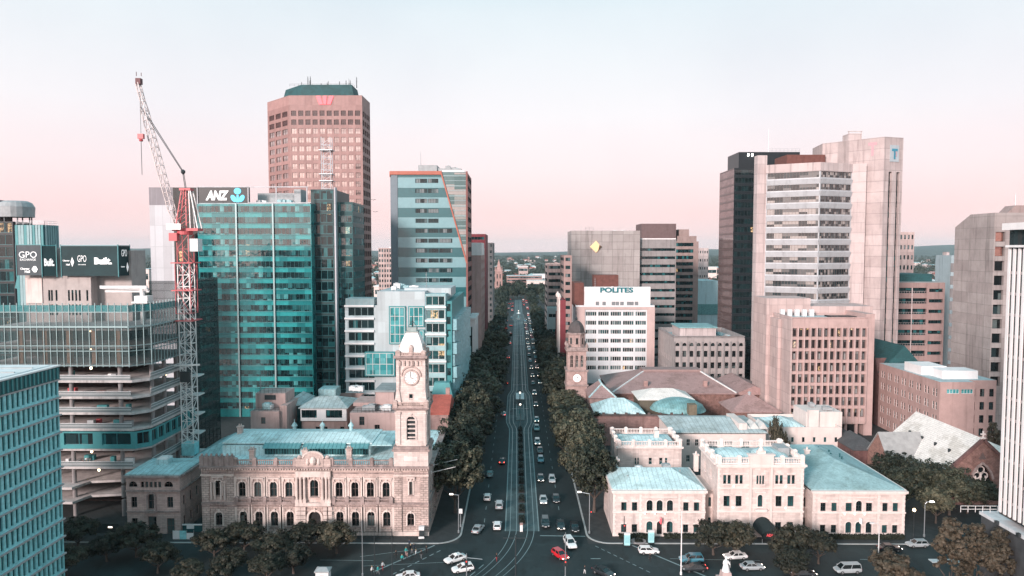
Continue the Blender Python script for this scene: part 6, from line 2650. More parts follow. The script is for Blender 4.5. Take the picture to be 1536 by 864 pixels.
	cxx,hwx = (xq0 + xq1) / 2,(xq1 - xq0) / 2
	ell = lambda k: [(cxx + hwx * k * cos(2 * pi * i / 28),Y + 12 + 9 * k * sin(2 * pi * i / 28)) for i in range(28)]
	for (k0,za),(k1,zb) in zip([(1,0),(.88,1.6),(.65,2.8),(.35,3.5)],[(.88,1.6),(.65,2.8),(.35,3.5),(.05,3.7)]):
		r.frustum(ell(k0),ell(k1),zt - .4 + za,zt - .4 + zb - .002)
	r.build('curved_roof',ROOF_TEAL,T)
	c = MB()
	c.box(PX(1036,Y + 2),PX(1048,Y + 2),Y + 1,Y + 4,zt,zt + 3.4)
	c.build('chimney',mat('olive_brick',(.17,.14,.10),.9,.2),T)
	finish(T)
	Y = 238.0
	x0,x1 = PX(962,Y),PX(1042,Y)
	zt = PZ(600,Y,1000)
	T = thing('roof_pavilion','olive walled upper hall under a pale hipped roof in front of the big pink roof','building',((x0 + x1) / 2,Y + 6,0))
	b = MB()
	b.box(x0,x1,Y,Y + 13,0,zt)
	b.build('wall',mat('olive_render',(.12,.105,.08),.9,.2),T)
	r = MB()
	r.hip(x0 - .7,x1 + .7,Y - .7,Y + 13.7,zt + .28,zt + 2.8,6)
	r.build('roof',ROOF_CREAM,T)
	Y = 240.0
	x0,x1 = PX(886,Y),PX(925,Y)
	zt = PZ(598,Y,905)
	T = thing('gabled_hall','small hall with a pink gabled roof just right of the town hall tower','building',((x0 + x1) / 2,Y + 8,0))
	b = MB()
	b.box(x0,x1,Y,Y + 14,0,zt)
	b.build('wall',BRICK_PK,T)
	r = MB()
	r.hip(x0 - .4,x1 + .4,Y - .4,Y + 14.4,zt + .28,zt + 4.4,3.5,axis='y')
	r.build('roof',ROOF_PINK,T)
	g = MB()
	cxx = (x0 + x1) / 2
	for q in (x0 - .3,x1 + .3):
		g.bar((q,Y - .3,zt + .45),(cxx,Y + 3.1,zt + 4.5),.4)
	g.bar((cxx,Y + 3.1,zt + 4.5),(cxx,Y + 11,zt + 4.5),.5)
	g.build('ridge_flashing',ROOF_PALE,T)
	Y = 238.0
	x0,x1 = PX(1103,Y),PX(1176,Y)
	zt = PZ(619,Y,1140)
	T = thing('pyramid_roofed_hall','low hall with a pinkish pyramid roof between the town hall and the pink office grid','building',((x0 + x1) / 2,Y + 7,0))
	b = MB()
	b.box(x0,x1,Y,Y + 15,0,zt)
	b.build('wall',BLUESTONE,T)
	r = MB()
	r.hip(x0 - .5,x1 + .5,Y - .5,Y + 15.5,zt + .28,zt + 4.8,7.6)
	r.build('roof',ROOF_PINK,T)
	c = MB()
	c.lathe((x0 + x1) / 2,Y + 7.5,[(.6,zt + 4.2),(.5,zt + 5.2),(.7,zt + 5.3),(.1,zt + 5.9)],8)
	c.build('roof_vent',PLANT,T)
def white_sign_office():
	Y = 330.0
	T,x0,x1,zt = simple_tower('office_building','white banded office building with POLITES in teal letters on its rooftop box',864,983,458,Y,26,mat('white_spandrel',(.66,.68,.70),.5,.06,.3,.12),ROOF_FLAT,10,None)
	# front: pink frame, white spandrels and ribbon windows
	b = MB()
	xa,xb = PX(878,Y),PX(971.5,Y)
	zb = PZ(464,Y)
	fh = (PZ(466 - 1.5,Y) - PZ(560 - 1.5,Y)) / 7
	ops = []
	z = zb - .9 - 2.2
	while z > 3:
		n = 4 if True else 1
		wseg = (xb - xa) / 5
		for i in range(5):
			ops.append((i * wseg + .35,(i + 1) * wseg - .35,z,z + 2.1))
		z -= fh
	yy = Y - .35
	W = wall(b,(xa,yy),(xb,yy),0,zb,ops,.25)
	b.build('spandrel_wall',mat('white_spandrel',(.66,.68,.70)),T)
	for o in ops:
		put_window(T,W,(o[0] + o[1]) / 2,o[2],o[1] - o[0],2.1,[glass('sign_office_glass',[DK,DK2,(.03,.10,.11),(.20,.26,.27),DK],(1.16,4.2),1.6,.06,.02),FRAME_W],False,5,1,.16,.25)
	f = MB()
	f.box(x0 - .01,xa,Y - .8,Y - .003,0,zb + 1.2)
	f.box(xb,x1 + .01,Y - .8,Y - .003,0,zb + 1.2)
	f.box(xa,xb,Y - .8,Y - .353,zb + .003,zb + 1.2)
	f.build('pink_frame',mat('pink_frame_render',(.52,.39,.37),.8,.1,.3,.15),T)
	# sign box
	sx0,sx1 = PX(877.5,Y),PX(977,Y)
	zs = PZ(430.5,Y,927)
	s = MB()
	s.box(sx0,sx1,Y + .8,Y + 3,zt - .9,zs)
	s.build('sign_box',WHITE,T)
	lettering('POLITES',PX(951,Y) - PX(901,Y),T,((PX(901,Y) + PX(951,Y)) / 2,Y + .79,PZ(435.2,Y,926)),0,SIGN_T,bold=.045,height=2.5,th=.2)
	w = MB()
	for p in (897,907,921,927,934,944,949,956):
		x = PX(p,Y)
		w.mark()
		w.box(x - .8,x + .8,Y + .55,Y + .78,zt - .2,zt + 1.7)
	w.build_each('sign_box_opening',mat('grey_opening',(.20,.21,.22),.6,.2),T)
	b = MB()
	b.mark()
	b.box(PX(862,Y + 4),sx0 - .1,Y + 3.2,Y + 20,zt - .9,PZ(424,Y + 4,870))
	b.mark()
	b.box(PX(892,Y + 6),PX(929,Y + 6),Y + 8,Y + 16,zt - .9,PZ(412.5,Y + 8,910))
	b.build_each('lift_room',ROOF_RUST,T)
	b = MB()
	b.box(sx0 + .2,sx1 - 6,Y + 3.2,Y + 22,zs - 2.2,zs - 1.8)
	b.build('upper_roof',ROOF_TEAL,T)
	roof_kit(T,sx0 + 2,sx1 - 8,Y + 4,Y + 20,zs - 1.8,6,41,(ROOF_TEAL,PLANT,PLANT_W))
	antenna(T,PX(892,Y + 10),Y + 7,zs - 2,6)
	finish(T)
def gold_emblem_tower():
	Y = 402.0
	T,x0,x1,zt = simple_tower('concrete_tower','blank grey concrete tower with a gold diamond emblem near its top',857,960,346,Y,30,CONC_PANEL,ROOF_GRAVEL,10,None,kit=3)
	cx,cz = PX(894,Y),PZ(370,Y)
	plate(T,'gold_emblem',plain('lit_gold',(.85,.55,.30),.4,.1,emit=.25,emitcol=(1,.7,.4)),[(-3.4,0),(0,-3.4),(1.2,-2.2),(1.9,1.0),(0,3.4)],(cx,Y - .01,cz),0,.6)
	plate(T,'emblem_wedge',mat('dark_bronze',(.10,.06,.04),.6,.1),[(1.25,-2.2),(3.4,0),(1.95,1.0)],(cx,Y - .01,cz),0,.55)  # dark bronze wedge completing the diamond, its own colour
	railing(T,[(x0 + 8,Y + .3),(PX(890,Y),Y + .3)],zt,2.0,2,DARKSTEEL)
	# banded east part
	xa,xb = x1 + .01,PX(1014.5,Y + 3)
	z1 = PZ(359,Y + 3,990)
	b = MB()
	fh = 12.6 * (Y + 3) / F
	rows = int(z1 / fh)
	bands(T,b,(xa,Y + 3),(xb,Y + 3),0,z1 - 3.5,rows,1.55,[G_DARK,FRAME_D],.5,.1,2.5,.1,name='window_band',r1=z1 - 3.5)
	bands(T,b,(xb,Y + 3),(xb,Y + 30),0,z1 - 3.5,rows,1.55,[G_DARK,FRAME_D],.5,.3,2.5,.1,name='window_band',r1=z1 - 3.5)
	b.box(xa,xb,Y + 3.002,Y + 30,z1 - 3.49,z1)
	b.build('banded_wing',CONC,T)
	r = MB()
	r.box(xa + .4,xb - .2,Y + 3.3,Y + 29,z1 + .003,z1 + .6)
	r.build('white_roof',WHITE,T)
	finish(T)
	# brown stepped tower behind
	Y = 470.0
	T,x0,x1,zt = simple_tower('office_tower','brown stepped office tower with dark window bands behind the gold emblem tower',1000,1048,362,Y,26,CONC_BR,ROOF_GRAVEL,16,'band',h=2.3,gm=[G_DARK,FRAME_D],margin=3.4,pitch=3.0)
	b = MB()
	b.box(PX(962,Y + 2),PX(1014,Y + 2),Y + 2,Y + 24,0,PZ(335.5,Y + 2,988))
	b.build('lift_tower',mat('dark_brown_cladding',(.15,.10,.10),.7,.15),T)
	b = MB()
	b.box(PX(1016,Y + 2),PX(1046,Y + 2),Y + 4,Y + 22,zt,PZ(354,Y + 4,1030))
	b.box(PX(1019,Y + 5),PX(1034,Y + 5),Y + 6,Y + 18,zt,PZ(344,Y + 6,1026))
	b.build('plant_room',CONC_BR,T)
	simple_tower('office_tower','pale stepped tower with small windows peeping past the brown stepped tower',1046,1063,372,560,16,CONC_LT,ROOF_GRAVEL,10,'punch',5,2.0,.5)
	T,x0,x1,zt = simple_tower('glass_hall','pale blue glass walled hall with a row of dark windows below, between two towers',1046,1078,421,520,30,mat('ice_blue_panel',(.45,.62,.66),.4,.08),ROOF_PALE,3,None)
	b = MB()
	b.box(x0 - .1,x1 + .1,519.6,519.99,PZ(472,520),PZ(456,520))
	b.build('lattice_band',mat('teal_lattice',(.12,.30,.31),.6,.4,1.5),T)
def modular_office():
	Y = 300.0
	x0,x1 = PX(1013,Y),PX(1120,Y)
	zt = PZ(507.5,Y,1066)
	T = thing('modular_office','low concrete office of deep arched window modules with a teal roof house','office building',((x0 + x1) / 2,Y + 18,0))
	fh = 17.4 * Y / F
	b = MB()
	ops = []
	n = 10
	L = x1 - x0
	for j in range(5):
		for i in range(n):
			u = L * (i + .5) / n
			top = PZ(526,Y) - j * fh
			if j == 0:
				ops.append((u - .85,u + .85,PZ(519,Y),PZ(514,Y),True))
			ops.append((u - .8,u + .8,top - 2.6,top,False))
	ops = [o for o in ops if o[2] > .5]
	W = wall(b,(x0,Y),(x1,Y),0,zt,ops,.7)
	WW = wall(b,(x0,Y + 34),(x0,Y),0,zt,[(3 + 4.2 * i - .7,3 + 4.2 * i + .7,v,v + 2.4) for i in range(7) for v in (4,9,14)],.5)
	rest_walls(b,x0,x1,Y,Y + 34,0,zt,'ne')
	b.build('wall',mat('module_concrete',(.36,.32,.315),.85,.14,.4,.35),T)
	for o in ops:
		put_window(T,W,(o[0] + o[1]) / 2,o[2],o[1] - o[0],o[3] - o[2],[G_OLD,FRAME_D],o[4],2,1,.08,.7)
	for i in range(7):
		for v in (4,9,14):
			put_window(T,WW,3 + 4.2 * i,v,1.4,2.4,[G_OLD,FRAME_D],False,2,1,.08,.5,'side_window')
	f = MB()
	for i in range(n + 1):
		u = L * i / n
		f.mark()
		wbox(f,W,max(0,u - .28),min(L,u + .28),.5,PZ(512,Y),.5)
	f.build_each('module_fin',CONC,T)
	flat_roof(T,x0,x1,Y,Y + 34,zt + 1.0,ROOF_FLAT,2.2,CONC,.5)
	p = MB()
	p.box(PX(1022,Y + 10),PX(1076,Y + 10),Y + 10,Y + 26,zt - 1.2,PZ(492,Y + 10,1050))
	p.build('roof_house',CONC_LT,T)
	p = MB()
	zq = PZ(492,Y + 10,1050)
	p.box(PX(1020,Y + 10),PX(1078,Y + 10),Y + 9.5,Y + 26.5,zq + .003,zq + .5)
	p.build('roof_house_top',ROOF_TEAL,T)
	roof_kit(T,PX(1080,Y + 6),x1 - 1,Y + 4,Y + 28,zt - 1.2,4,51)
	finish(T)
def black_tower():
	Y = 342.0
	xn = PX(1099.5,Y)
	x1 = PX(1142,Y)
	zt = PZ(252,Y,1100)
	yb = 366.0
	T = thing('black_tower','black glass tower with a pink lit mirror side standing left of the concrete tower','tower',((xn + x1) / 2,Y + 12,0))
	b = MB()
	rows = 26
	bands(T,b,(xn,Y),(x1,Y),0,zt,rows,2.6,[G_BLACKT,FRAME_D],.15,.4,1.7,.1,name='window_band')
	rest_walls(b,xn,x1,Y,yb,0,zt,'ne')
	b.build('wall',BLACK,T)
	w = MB()
	bands(T,w,(xn,yb),(xn,Y),0,zt,rows,3.3,[glass('pink_reflection_glass',[(.42,.32,.33),(.50,.38,.39),(.36,.27,.28)],(1.7,4),1.6,.07,metal=.8),FRAME_B],.12,.1,1.7,.16,name='mirror_band')  # pink sky reflection coloured into the glass of this side
	w.build('west_wall',mat('brown_mirror_frame',(.12,.075,.075),.3,.1),T)
	p = MB()
	p.box(PX(1106,Y + 4),PX(1197,Y + 4),Y + 4,Y + 22,zt - .9,PZ(228,Y + 4,1150))
	p.build('plant_room',BLACK,T)
	r = MB()
	r.box(xn + .3,x1 - .3,Y + .3,yb - .3,zt - .9,zt - .5)
	r.build('roof',ROOF_GRAVEL,T)
	zz = PZ(228,Y + 4,1150)
	antenna(T,PX(1150,Y + 10),Y + 10,zz,12)
	railing(T,[(PX(1150,Y + 4),Y + 4.3),(PX(1197,Y + 4),Y + 4.3)],zz,1.6,2)
	for p_ in (1120,1126):
		l = MB()
		x = PX(p_,Y + 3.9)
		l.lathe(x,Y + 3.7,[(.3,zz - 2),(.45,zz - 1.4),(.3,zz - .8)],8)
		l.build('roof_lamp',LAMPW,T)
	finish(T)
def telecom_tower():
	T = thing('concrete_tower','tall pale concrete tower with angled window bays and a T emblem on its high core','tower',(135,300,0))
	gm = [glass('bay_strip_glass',[(.02,.03,.035),(.16,.16,.16),(.03,.045,.05),(.42,.38,.36),(.015,.022,.025),(.10,.11,.11)],(1.2,4.88),1.8,.08,.01,lite=.6),FRAME_B]
	SP = mat('aluminium_spandrel',(.44,.455,.475),.45,.1,.3,.25)
	# pier on the left
	b = MB()
	zpier = PZ(233,297,1140)
	b.box(PX(1134,297),PX(1148.5,297),297,301,0,zpier)
	b.build('left_pier',CONC_LT,T)
	# angled bays
	p0 = (PX(1148,294),294.0)
	p1 = (PX(1228,284),284.0)
	p2 = (PX(1275.5,290),290.0)
	zb = PZ(258,288,1200)
	zt = PZ(244,286,1229)
	rows = 24
	fh = 18.1 * 286 / F
	b = MB()
	k = rows
	r0 = zb - rows * fh
	while r0 < 0:
		r0 += fh; k -= 1
	for (A,B) in ((p0,p1),(p1,p2)):
		bands(T,b,A,B,0,zb,k,2.35,gm,.35,.35,1.25,.1,r0=r0,r1=zb,name='window_band',voff=.97)
	poly = [p0,p1,p2,(p2[0],318.0),(p0[0] + 10,318.0)]
	for q in range(2,5):
		A,B = poly[q],poly[(q + 1) % 5]
		b.face([(A[0],A[1],0),(B[0],B[1],0),(B[0],B[1],zb),(A[0],A[1],zb)])
	b.build('bay_wall',SP,T)
	h = MB()
	big = lambda s: [(x + (x - 119) * s,y - (300 - y) * s * .5) for x,y in poly]
	h.prism(big(.02),zb + .003,zt)
	h.build('bay_head',CONC_LT,T)
	# projecting spandrel wedges, storey by storey
	for j in range(k):
		z0 = r0 + j * fh
		s = MB()
		for (A,B) in ((p0,p1),(p1,p2)):
			W = Wall(A,B)
			lo0,lo1 = W.pt(.1,z0 + .15,-.1),W.pt(W.L - .02,z0 + .15,-.1)
			hi0,hi1 = W.pt(.1,z0 + 1.9,-.6),W.pt(W.L - .02,z0 + 1.9,-.6)
			bk0,bk1 = W.pt(.1,z0 + 2.0,-.01),W.pt(W.L - .02,z0 + 2.0,-.01)
			s.face([lo0,lo1,hi1,hi0])
			s.face([hi0,hi1,bk1,bk0])
			s.face([lo0,hi0,bk0])
			s.face([lo1,bk1,hi1])
		s.build('spandrel_panel',SP,T)
	p = MB()
	p.box(PX(1175,302),PX(1232,302),300,314,zt,PZ(232.5,301,1200))
	p.build('plant_screen',ROOF_RUST,T)
	# concrete flank and high core
	c0 = (PX(1322.5,285),285.0)
	ztop = PZ(205,285,1322)
	c1 = P(1352.5,300,288)[:2]
	cl = P(1234,215,303)[:2]
	core = [cl,c0,c1,(c1[0] - 4,316.0),(cl[0] + 2,318.0)]
	zlow = PZ(246,290,1280)
	# left face: low part of the core between the bays and the corner
	fl = P(1301,300,289.6)[:2]
	b = MB()
	WR = Wall(c0,c1)
	slots = []
	for u0 in (.27,.68):
		slots.append((WR.L * u0,WR.L * (u0 + .19),2,PZ(258,287,1335)))
	wall(b,c0,c1,0,ztop,slots,1.2)
	W2 = Wall(cl,c0)
	wall(b,cl,c0,0,ztop,[],.3)
	for q in range(2,5):
		A,B = core[q],core[(q + 1) % 5]
		b.face([(A[0],A[1],0),(B[0],B[1],0),(B[0],B[1],ztop),(A[0],A[1],ztop)])
	b.face([(x,y,ztop) for x,y in core])
	b.build('core_wall',mat('core_panel_concrete',(.53,.445,.435),.85,.14,.25,.35,(3.4,4.3,.13,0),.62),T)
	for o in slots:
		z = 2.5
		while z < o[3] - 2:
			g = MB()
			pa = WR.pt((o[0] + o[1]) / 2,z,1.18)
			g.extend(window_mb(o[1] - o[0],2.6,False,1,1,.1),Matrix.Translation(pa) @ Matrix.Rotation(WR.rot,4,'Z'))
			g.build('slot_window',[G_DARK,FRAME_D],T)
			z += 4.3
		g = MB()
		g.face([WR.pt(o[0],2,1.2),WR.pt(o[1],2,1.2),WR.pt(o[1],o[3],1.2),WR.pt(o[0],o[3],1.2)])
		g.build('slot_back',BLACK,T)
	# flank wall between the bays and the core
	b = MB()
	f0 = p2
	f1 = P(1300,300,286.5)[:2]
	b.prism([f0,(f1[0],287.2),(f1[0] + 1.0,293.5),(f0[0],300)],0,zlow)
	b.build('flank_wall',CONC_LT,T)
	# rooftop and emblems
	r = MB()
	x,y = P(1277,200,300)[:2]
	r.box(x - 1.8,x + 3.0,y - 2,y + 4,ztop,ztop + 3.4)
	for dx in (-2,3.2):
		r.bar((x + dx,y - 2,ztop),(x + dx,y - 2,ztop + 4.2),.3)
	r.bar((x - 2.4,y - 2,ztop + 4.2),(x + 3.6,y - 2,ztop + 4.2),.3)
	r.build('roof_gantry',CONC_LT,T)
	at = WR.pt(WR.L * .53,PZ(230,286,1338),-.02)
	W_,H_ = 4.5,6.6
	plate(T,'sign_panel',mat('sign_white',(.42,.47,.50),.5,.04),[(-W_ / 2,-H_ / 2),(W_ / 2,-H_ / 2),(W_ / 2,H_ / 2),(-W_ / 2,H_ / 2)],at,WR.rot,.2)
	at2 = WR.pt(WR.L * .53,PZ(230,286,1338) - .2,-.24)
	lettering('T',2.9,T,at2,WR.rot,SIGN_BLUE,bold=.05,height=4.2)
	plate(T,'sign_arc',SIGN_PINK,[(1.0 * cos(t),1.5 * sin(t) - .2) for t in [-.9 + 1.9 * i / 8 for i in range(9)]] + [(.5 * cos(t),.9 * sin(t) - .2) for t in [1.0 - 1.9 * i / 8 for i in range(9)]],WR.pt(WR.L * .53,PZ(230,286,1338),-.33),WR.rot,.06)
	u = W2.L * .82
	at = W2.pt(u,PZ(223,287,1308),-.02)
	lettering('T',3.4,T,at,W2.rot,SIGN_PINK,bold=.04,height=5.4)
	finish(T)
def pink_grid_office():
	Y = 236.0
	x0,x1 = PX(1190.5,Y),PX(1305,Y)
	zt = PZ(478.5,Y,1250)
	T = thing('grid_office','pinkish office with a deep grid of twelve by eight window boxes above open columns','office building',((x0 + x1) / 2,Y + 15,0))
	b = MB()
	zb = PZ(636,Y,1250)
	zw1 = PZ(491,Y)
	zw0 = PZ(628,Y)
	PG = mat('pink_grid_render',(.46,.325,.305),.85,.12,.4,.2)
	fh = (zw1 - zw0) / 8
	L = x1 - x0
	ops = []
	for j in range(8):
		for i in range(12):
			ops.append(((i + .14) * L / 12,(i + .86) * L / 12,zw0 + j * fh + .75,zw0 + (j + 1) * fh - .25))
	W = wall(b,(x0,Y),(x1,Y),zb,zt,ops,.95)
	rest_walls(b,x0,x1,Y,Y + 16,zb,zt,'ne')
	b.face([(x0,Y,zb),(x1,Y,zb),(x1,Y + 16,zb),(x0,Y + 16,zb)])
	b.build('wall',PG,T)
	for o in reversed(ops):
		put_window(T,W,(o[0] + o[1]) / 2,o[2],o[1] - o[0],o[3] - o[2],[GRIDG,FRAME_B],False,2,1,.08,.95)
	f = MB()
	for i in range(13):
		u = L * i / 12
		f.mark()
		wbox(f,W,max(0,u - .14),min(L,u + .14),zb + .5,zw1 + .3,.45)
	f.build_each('grid_fin',mat('pale_pink_fin',(.54,.40,.38),.85,.1),T)
	w = MB()
	w.box(x0 - .5,x0 - .003,Y - .5,Y + 16,0,zt + .8)
	w.build('west_wall',CONC_PK,T)
	w = MB()
	w.box(x1 + .003,PX(1318,Y),Y + 1,Y + 30,0,zt + 1.6)
	w.build('east_pier',PG,T)
	c = MB()
	for i in range(7):
		x = x0 + L * (i + .3) / 7
		c.mark()
		c.box(x - .4,x + .4,Y + .6,Y + 1.4,0,zb - .003)
	c.build_each('ground_column',PG,T)
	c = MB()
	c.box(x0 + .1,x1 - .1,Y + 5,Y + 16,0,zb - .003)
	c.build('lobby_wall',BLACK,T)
	flat_roof(T,x0,x1,Y,Y + 16,zt + .6,ROOF_FLAT,.8,PG)
	# taller stair block at the back left
	Y2 = Y + 16.05
	xa,xb = PX(1152,Y2),PX(1218,Y2)
	s = MB()
	s.box(xa,xb,Y2,Y2 + 14,0,PZ(447.5,Y2,1185))
	s.build('stair_block',CONC_PK,T)
	s = MB()
	s.box(PX(1170,Y + 8),x0 - .55,Y + 8,Y2 - .01,0,zt - .8)
	s.build('stepped_wall',CONC_PK,T)
	s = MB()
	s.box(xb + .01,PX(1312,Y2),Y2,Y2 + 14,0,zt + 3.0)
	s.build('rear_block',CONC_PK,T)
	for k in range(5):
		v = MB()
		x = PX(1176 + 11 * k,Y + 12)
		v.box(x - .7,x + .7,Y + 11.5,Y + 12.8,zt - .2,zt + 2.2)
		v.build('air_conditioner',PLANT_W,T)
	v = MB()
	v.box(PX(1245,Y + 9),PX(1282,Y + 9),Y + 6,Y + 12,zt - .19,zt + .3)
	v.build('roof_hatch',BLACK,T)
	finish(T)
GRIDG = glass('grid_office_glass',[(.012,.012,.014),(.03,.035,.038),(.15,.16,.165),(.02,.02,.022),(.06,.06,.062),(.33,.34,.34),(.015,.015,.017)],(1.06,2.0),1.5,.1,.06,lite=1.0)
def right_back_buildings():
	# car park like block with balconies
	Y = 330.0
	x0,x1 = PX(1346,Y),PX(1420,Y)
	zt = PZ(424,Y,1385)
	T = thing('balcony_block','brown brick block with stacked open balconies and a green roof room','apartment building',((x0 + x1) / 2,Y + 12,0))
	b = MB()
	rows = 9
	fh = zt / rows * .93
	xm = PX(1394,Y) - x0
	ops = []
	for j in range(rows):
		z = zt - 2.4 - j * fh
		ops += [(.4,xm - .3,z - 2.5,z),(xm + .7,x1 - x0 - .8,z - 2.0,z - .4)]
	ops = [o for o in ops if o[2] > 0]
	W = wall(b,(x0,Y),(x1,Y),0,zt,ops,1.0)
	rest_walls(b,x0,x1,Y,Y + 26,0,zt,'new')
	b.build('wall',mat('brown_pink_brick',(.33,.225,.21),.9,.14,.3,.3),T)
	for o in ops:
		put_window(T,W,(o[0] + o[1]) / 2,o[2],o[1] - o[0],o[3] - o[2],[G_DARK,FRAME_D],False,4,1,.1,1.0)
	r = MB()
	for o in ops[::2]:
		r.bar(W.pt(o[0],o[2] + .9,-.05),W.pt(o[1],o[2] + .9,-.05),.12)
		n = 12
		for i in range(n + 1):
			u = o[0] + (o[1] - o[0]) * i / n
			r.bar(W.pt(u,o[2],-.05),W.pt(u,o[2] + .9,-.05),.08)
	u = (xm + .4) / 2
	wbox(r,W,u - .25,u + .25,5,zt - 2.3,.1)
	r.build('balcony_rail',CONC_LT,T)
	p = MB()
	p.box(PX(1346,Y + 3),PX(1400,Y + 3),Y + 3,Y + 22,zt - .5,PZ(411,Y + 3,1380))
	p.build('roof_room',ROOF_GREEN,T)
	p = MB()
	p.box(x0 + .3,x1 - .3,Y + .3,Y + 25.5,zt + .003,zt + .4)
	p.build('roof',ROOF_GRAVEL,T)
	finish(T)
	simple_tower('office_tower','small pinkish tower with rows of dark square windows just right of the tall concrete core',1349,1371.5,348,430,18,CONC_PK,ROOF_GRAVEL,12,'punch',4,2.6,.5,kit=1)
	T,x0,x1,zt = simple_tower('plain_tower','blank pale blue slab tower left of the big concrete tower',1428,1446,383,345,13,mat('pale_blue_render',(.34,.42,.45),.8,.08,.3,.25),ROOF_GRAVEL,10,None)
	b = MB()
	b.box(x0 + .5,x0 + 2,350,353,zt,zt + 1.6)
	b.build('roof_stub',CONC_LT,T)
	# big concrete tower: its blank side wall faces the street, its front has one column of openings
	Y,yb = 235.0,256.0
	x0 = PX(1491,Y)
	x1 = PX(1509,Y)
	zt = PZ(319,Y,1491)
	zch = PZ(341,yb,1433)
	yt = 247.5
	T = thing('concrete_tower','massive blank concrete tower with one column of square openings at the right edge','tower',(x0 + 14,Y + 10,0))
	b = MB()
	CT = mat('board_marked_concrete',(.37,.325,.315),.9,.16,.25,.4,(9.0,3.7,.12,0),.72)
	prof = [(Y,0),(yb,0),(yb,zch),(yt,zt),(Y,zt)]
	b.face([(x0,y,z) for y,z in prof])
	xe = x0 + 30
	b.face([(xe,y,z) for y,z in prof][::-1])
	for (ya,za),(yc,zc) in (((yb,0),(yb,zch)),((yb,zch),(yt,zt)),((yt,zt),(Y,zt))):
		b.face([(x0,ya,za),(xe,ya,za),(xe,yc,zc),(x0,yc,zc)])
	ops = [(.45,x1 - x0 - .3,PZ(348,Y) - k * 21.7 * Y / F - 3.2,PZ(348,Y) - k * 21.7 * Y / F) for k in range(11)]
	ops = [o for o in ops if o[2] > 1]
	Wb = wall(b,(x0,Y),(xe,Y),0,zt,ops,1.0)
	b.build('wall',CT,T)
	for i,o in enumerate(ops):
		g = [G_OLD,FRAME_D] if i > 1 else [glass('sunset_reflection_glass',[(.62,.34,.28),(.50,.26,.22)],(1.5,1.5),1.8,.08,metal=.8),FRAME_D]  # top two panes have the pink sky's reflection put into their colour
		put_window(T,Wb,(o[0] + o[1]) / 2,o[2],o[1] - o[0],3.2,g,False,1,1,.1,1.0)
	c = MB()
	for k in range(13):
		z = PZ(395,yb,1430) - k * 4.6
		if z > 4:
			c.mark()
			c.box(x0 - .1,x0 + 8,yb + .004,yb + 1.8,z - 3.2,z)
	c.build_each('side_balcony',CONC,T)
	t = MB()
	xa = PX(1509,Y + 6)
	zt2 = PZ(308,Y + 6,1525)
	t.box(xa + 2.8,xe - 1,Y + 6,yb - 10,zt + .003,zt2)
	t.frustum([(xa,Y + 6),(xa + 2.79,Y + 6),(xa + 2.79,yb - 10),(xa,yb - 10)],[(xa + 2.7,Y + 6),(xa + 2.79,Y + 6),(xa + 2.79,yb - 10),(xa + 2.7,yb - 10)],zt + .003,zt2)
	t.build('upper_block',mat('upper_concrete',(.30,.23,.22),.9,.15),T)
	antenna(T,PX(1521,Y + 8),Y + 8,zt2,4)
	finish(T)
	# pinkish brick college
	Yc = 214.0
	xc = PX(1413,Yc)
	xe = PX(1466,Yc)
	zt = PZ(573,Yc,1413)
	yb = 250.0
	T = thing('brick_college','pinkish brick block with paired windows and white roof rooms behind the church','school',((xc + xe) / 2,232,0))
	b = MB()
	BR = mat('college_brick',(.42,.285,.265),.9,.13,.4,.25)
	ops = []
	cols_u = [yb - Yc - 2.5 - 4.4 * k for k in range(8)]
	for j in range(5):
		z = zt - 3.6 - j * 4.1
		if z < 0: continue
		for u in cols_u:
			for q in (-.75,.75):
				ops.append((u + q - .5,u + q + .5,z - 1.2,z + 1.2))
	WW = wall(b,(xc,yb),(xc,Yc),0,zt,ops,.25)
	so = [(2.2,6.0,zt - 3.6,zt - 2.2),(6.6,10.2,zt - 3.6,zt - 2.2)]
	WS = wall(b,(xc,Yc),(xe,Yc),0,zt,so,.25)
	xr = PX(1503,Yc + 3)
	L2 = xr - xe
	s2 = [(L2 * (i + .5) / 3 - .7,L2 * (i + .5) / 3 + .7,zt - 4 - 4.1 * j - 1.1,zt - 4 - 4.1 * j + 1.3) for i in range(3) for j in range(4)]
	W3 = wall(b,(xe,Yc + 3),(xr,Yc + 3),0,zt,s2,.25)
	b.face([(xe,Yc,0),(xe,Yc + 3,0),(xe,Yc + 3,zt),(xe,Yc,zt)])
	rest_walls(b,xc,xr,Yc + 3,yb,0,zt,'ne')
	b.build('wall',BR,T)
	for o in ops:
		put_window(T,WW,(o[0] + o[1]) / 2,o[2],1.0,2.4,[G_OLD,FRAME_W],False,1,2,.09,.25)
	for o in so:
		put_window(T,WS,(o[0] + o[1]) / 2,o[2],o[1] - o[0],1.4,[G_BAY,FRAME_W],False,4,1,.1,.25,'strip_window')
	for o in s2:
		put_window(T,W3,(o[0] + o[1]) / 2,o[2],1.4,2.4,[G_OLD,FRAME_D],False,2,2,.09,.25)
	r = MB()
	r.prism([(xc + .2,Yc + .2),(xe - .2,Yc + .2),(xe - .2,Yc + 3.2),(xr - .2,Yc + 3.2),(xr - .2,yb - .2),(xc + .2,yb - .2)],zt - .4,zt - .003)
	r.build('roof',ROOF_FLAT,T)
	u = MB()
	u.box(PX(1362,236),PX(1402,236),232,242,zt + .003,PZ(541,232,1380)) if False else None
	ux = xc + 1.2
	u.mark()
	u.box(ux,ux + 8.0,226,236,zt + .003,zt + 2.8)
	u.mark()
	u.box(ux + 2.5,ux + 13.5,219,225.9,zt + .003,zt + 2.6)
	u.build_each('roof_room',WHITE,T)
	roof_kit(T,xc + 8,xr - 3,Yc + 4,Yc + 22,zt,4,61)
	finish(T)
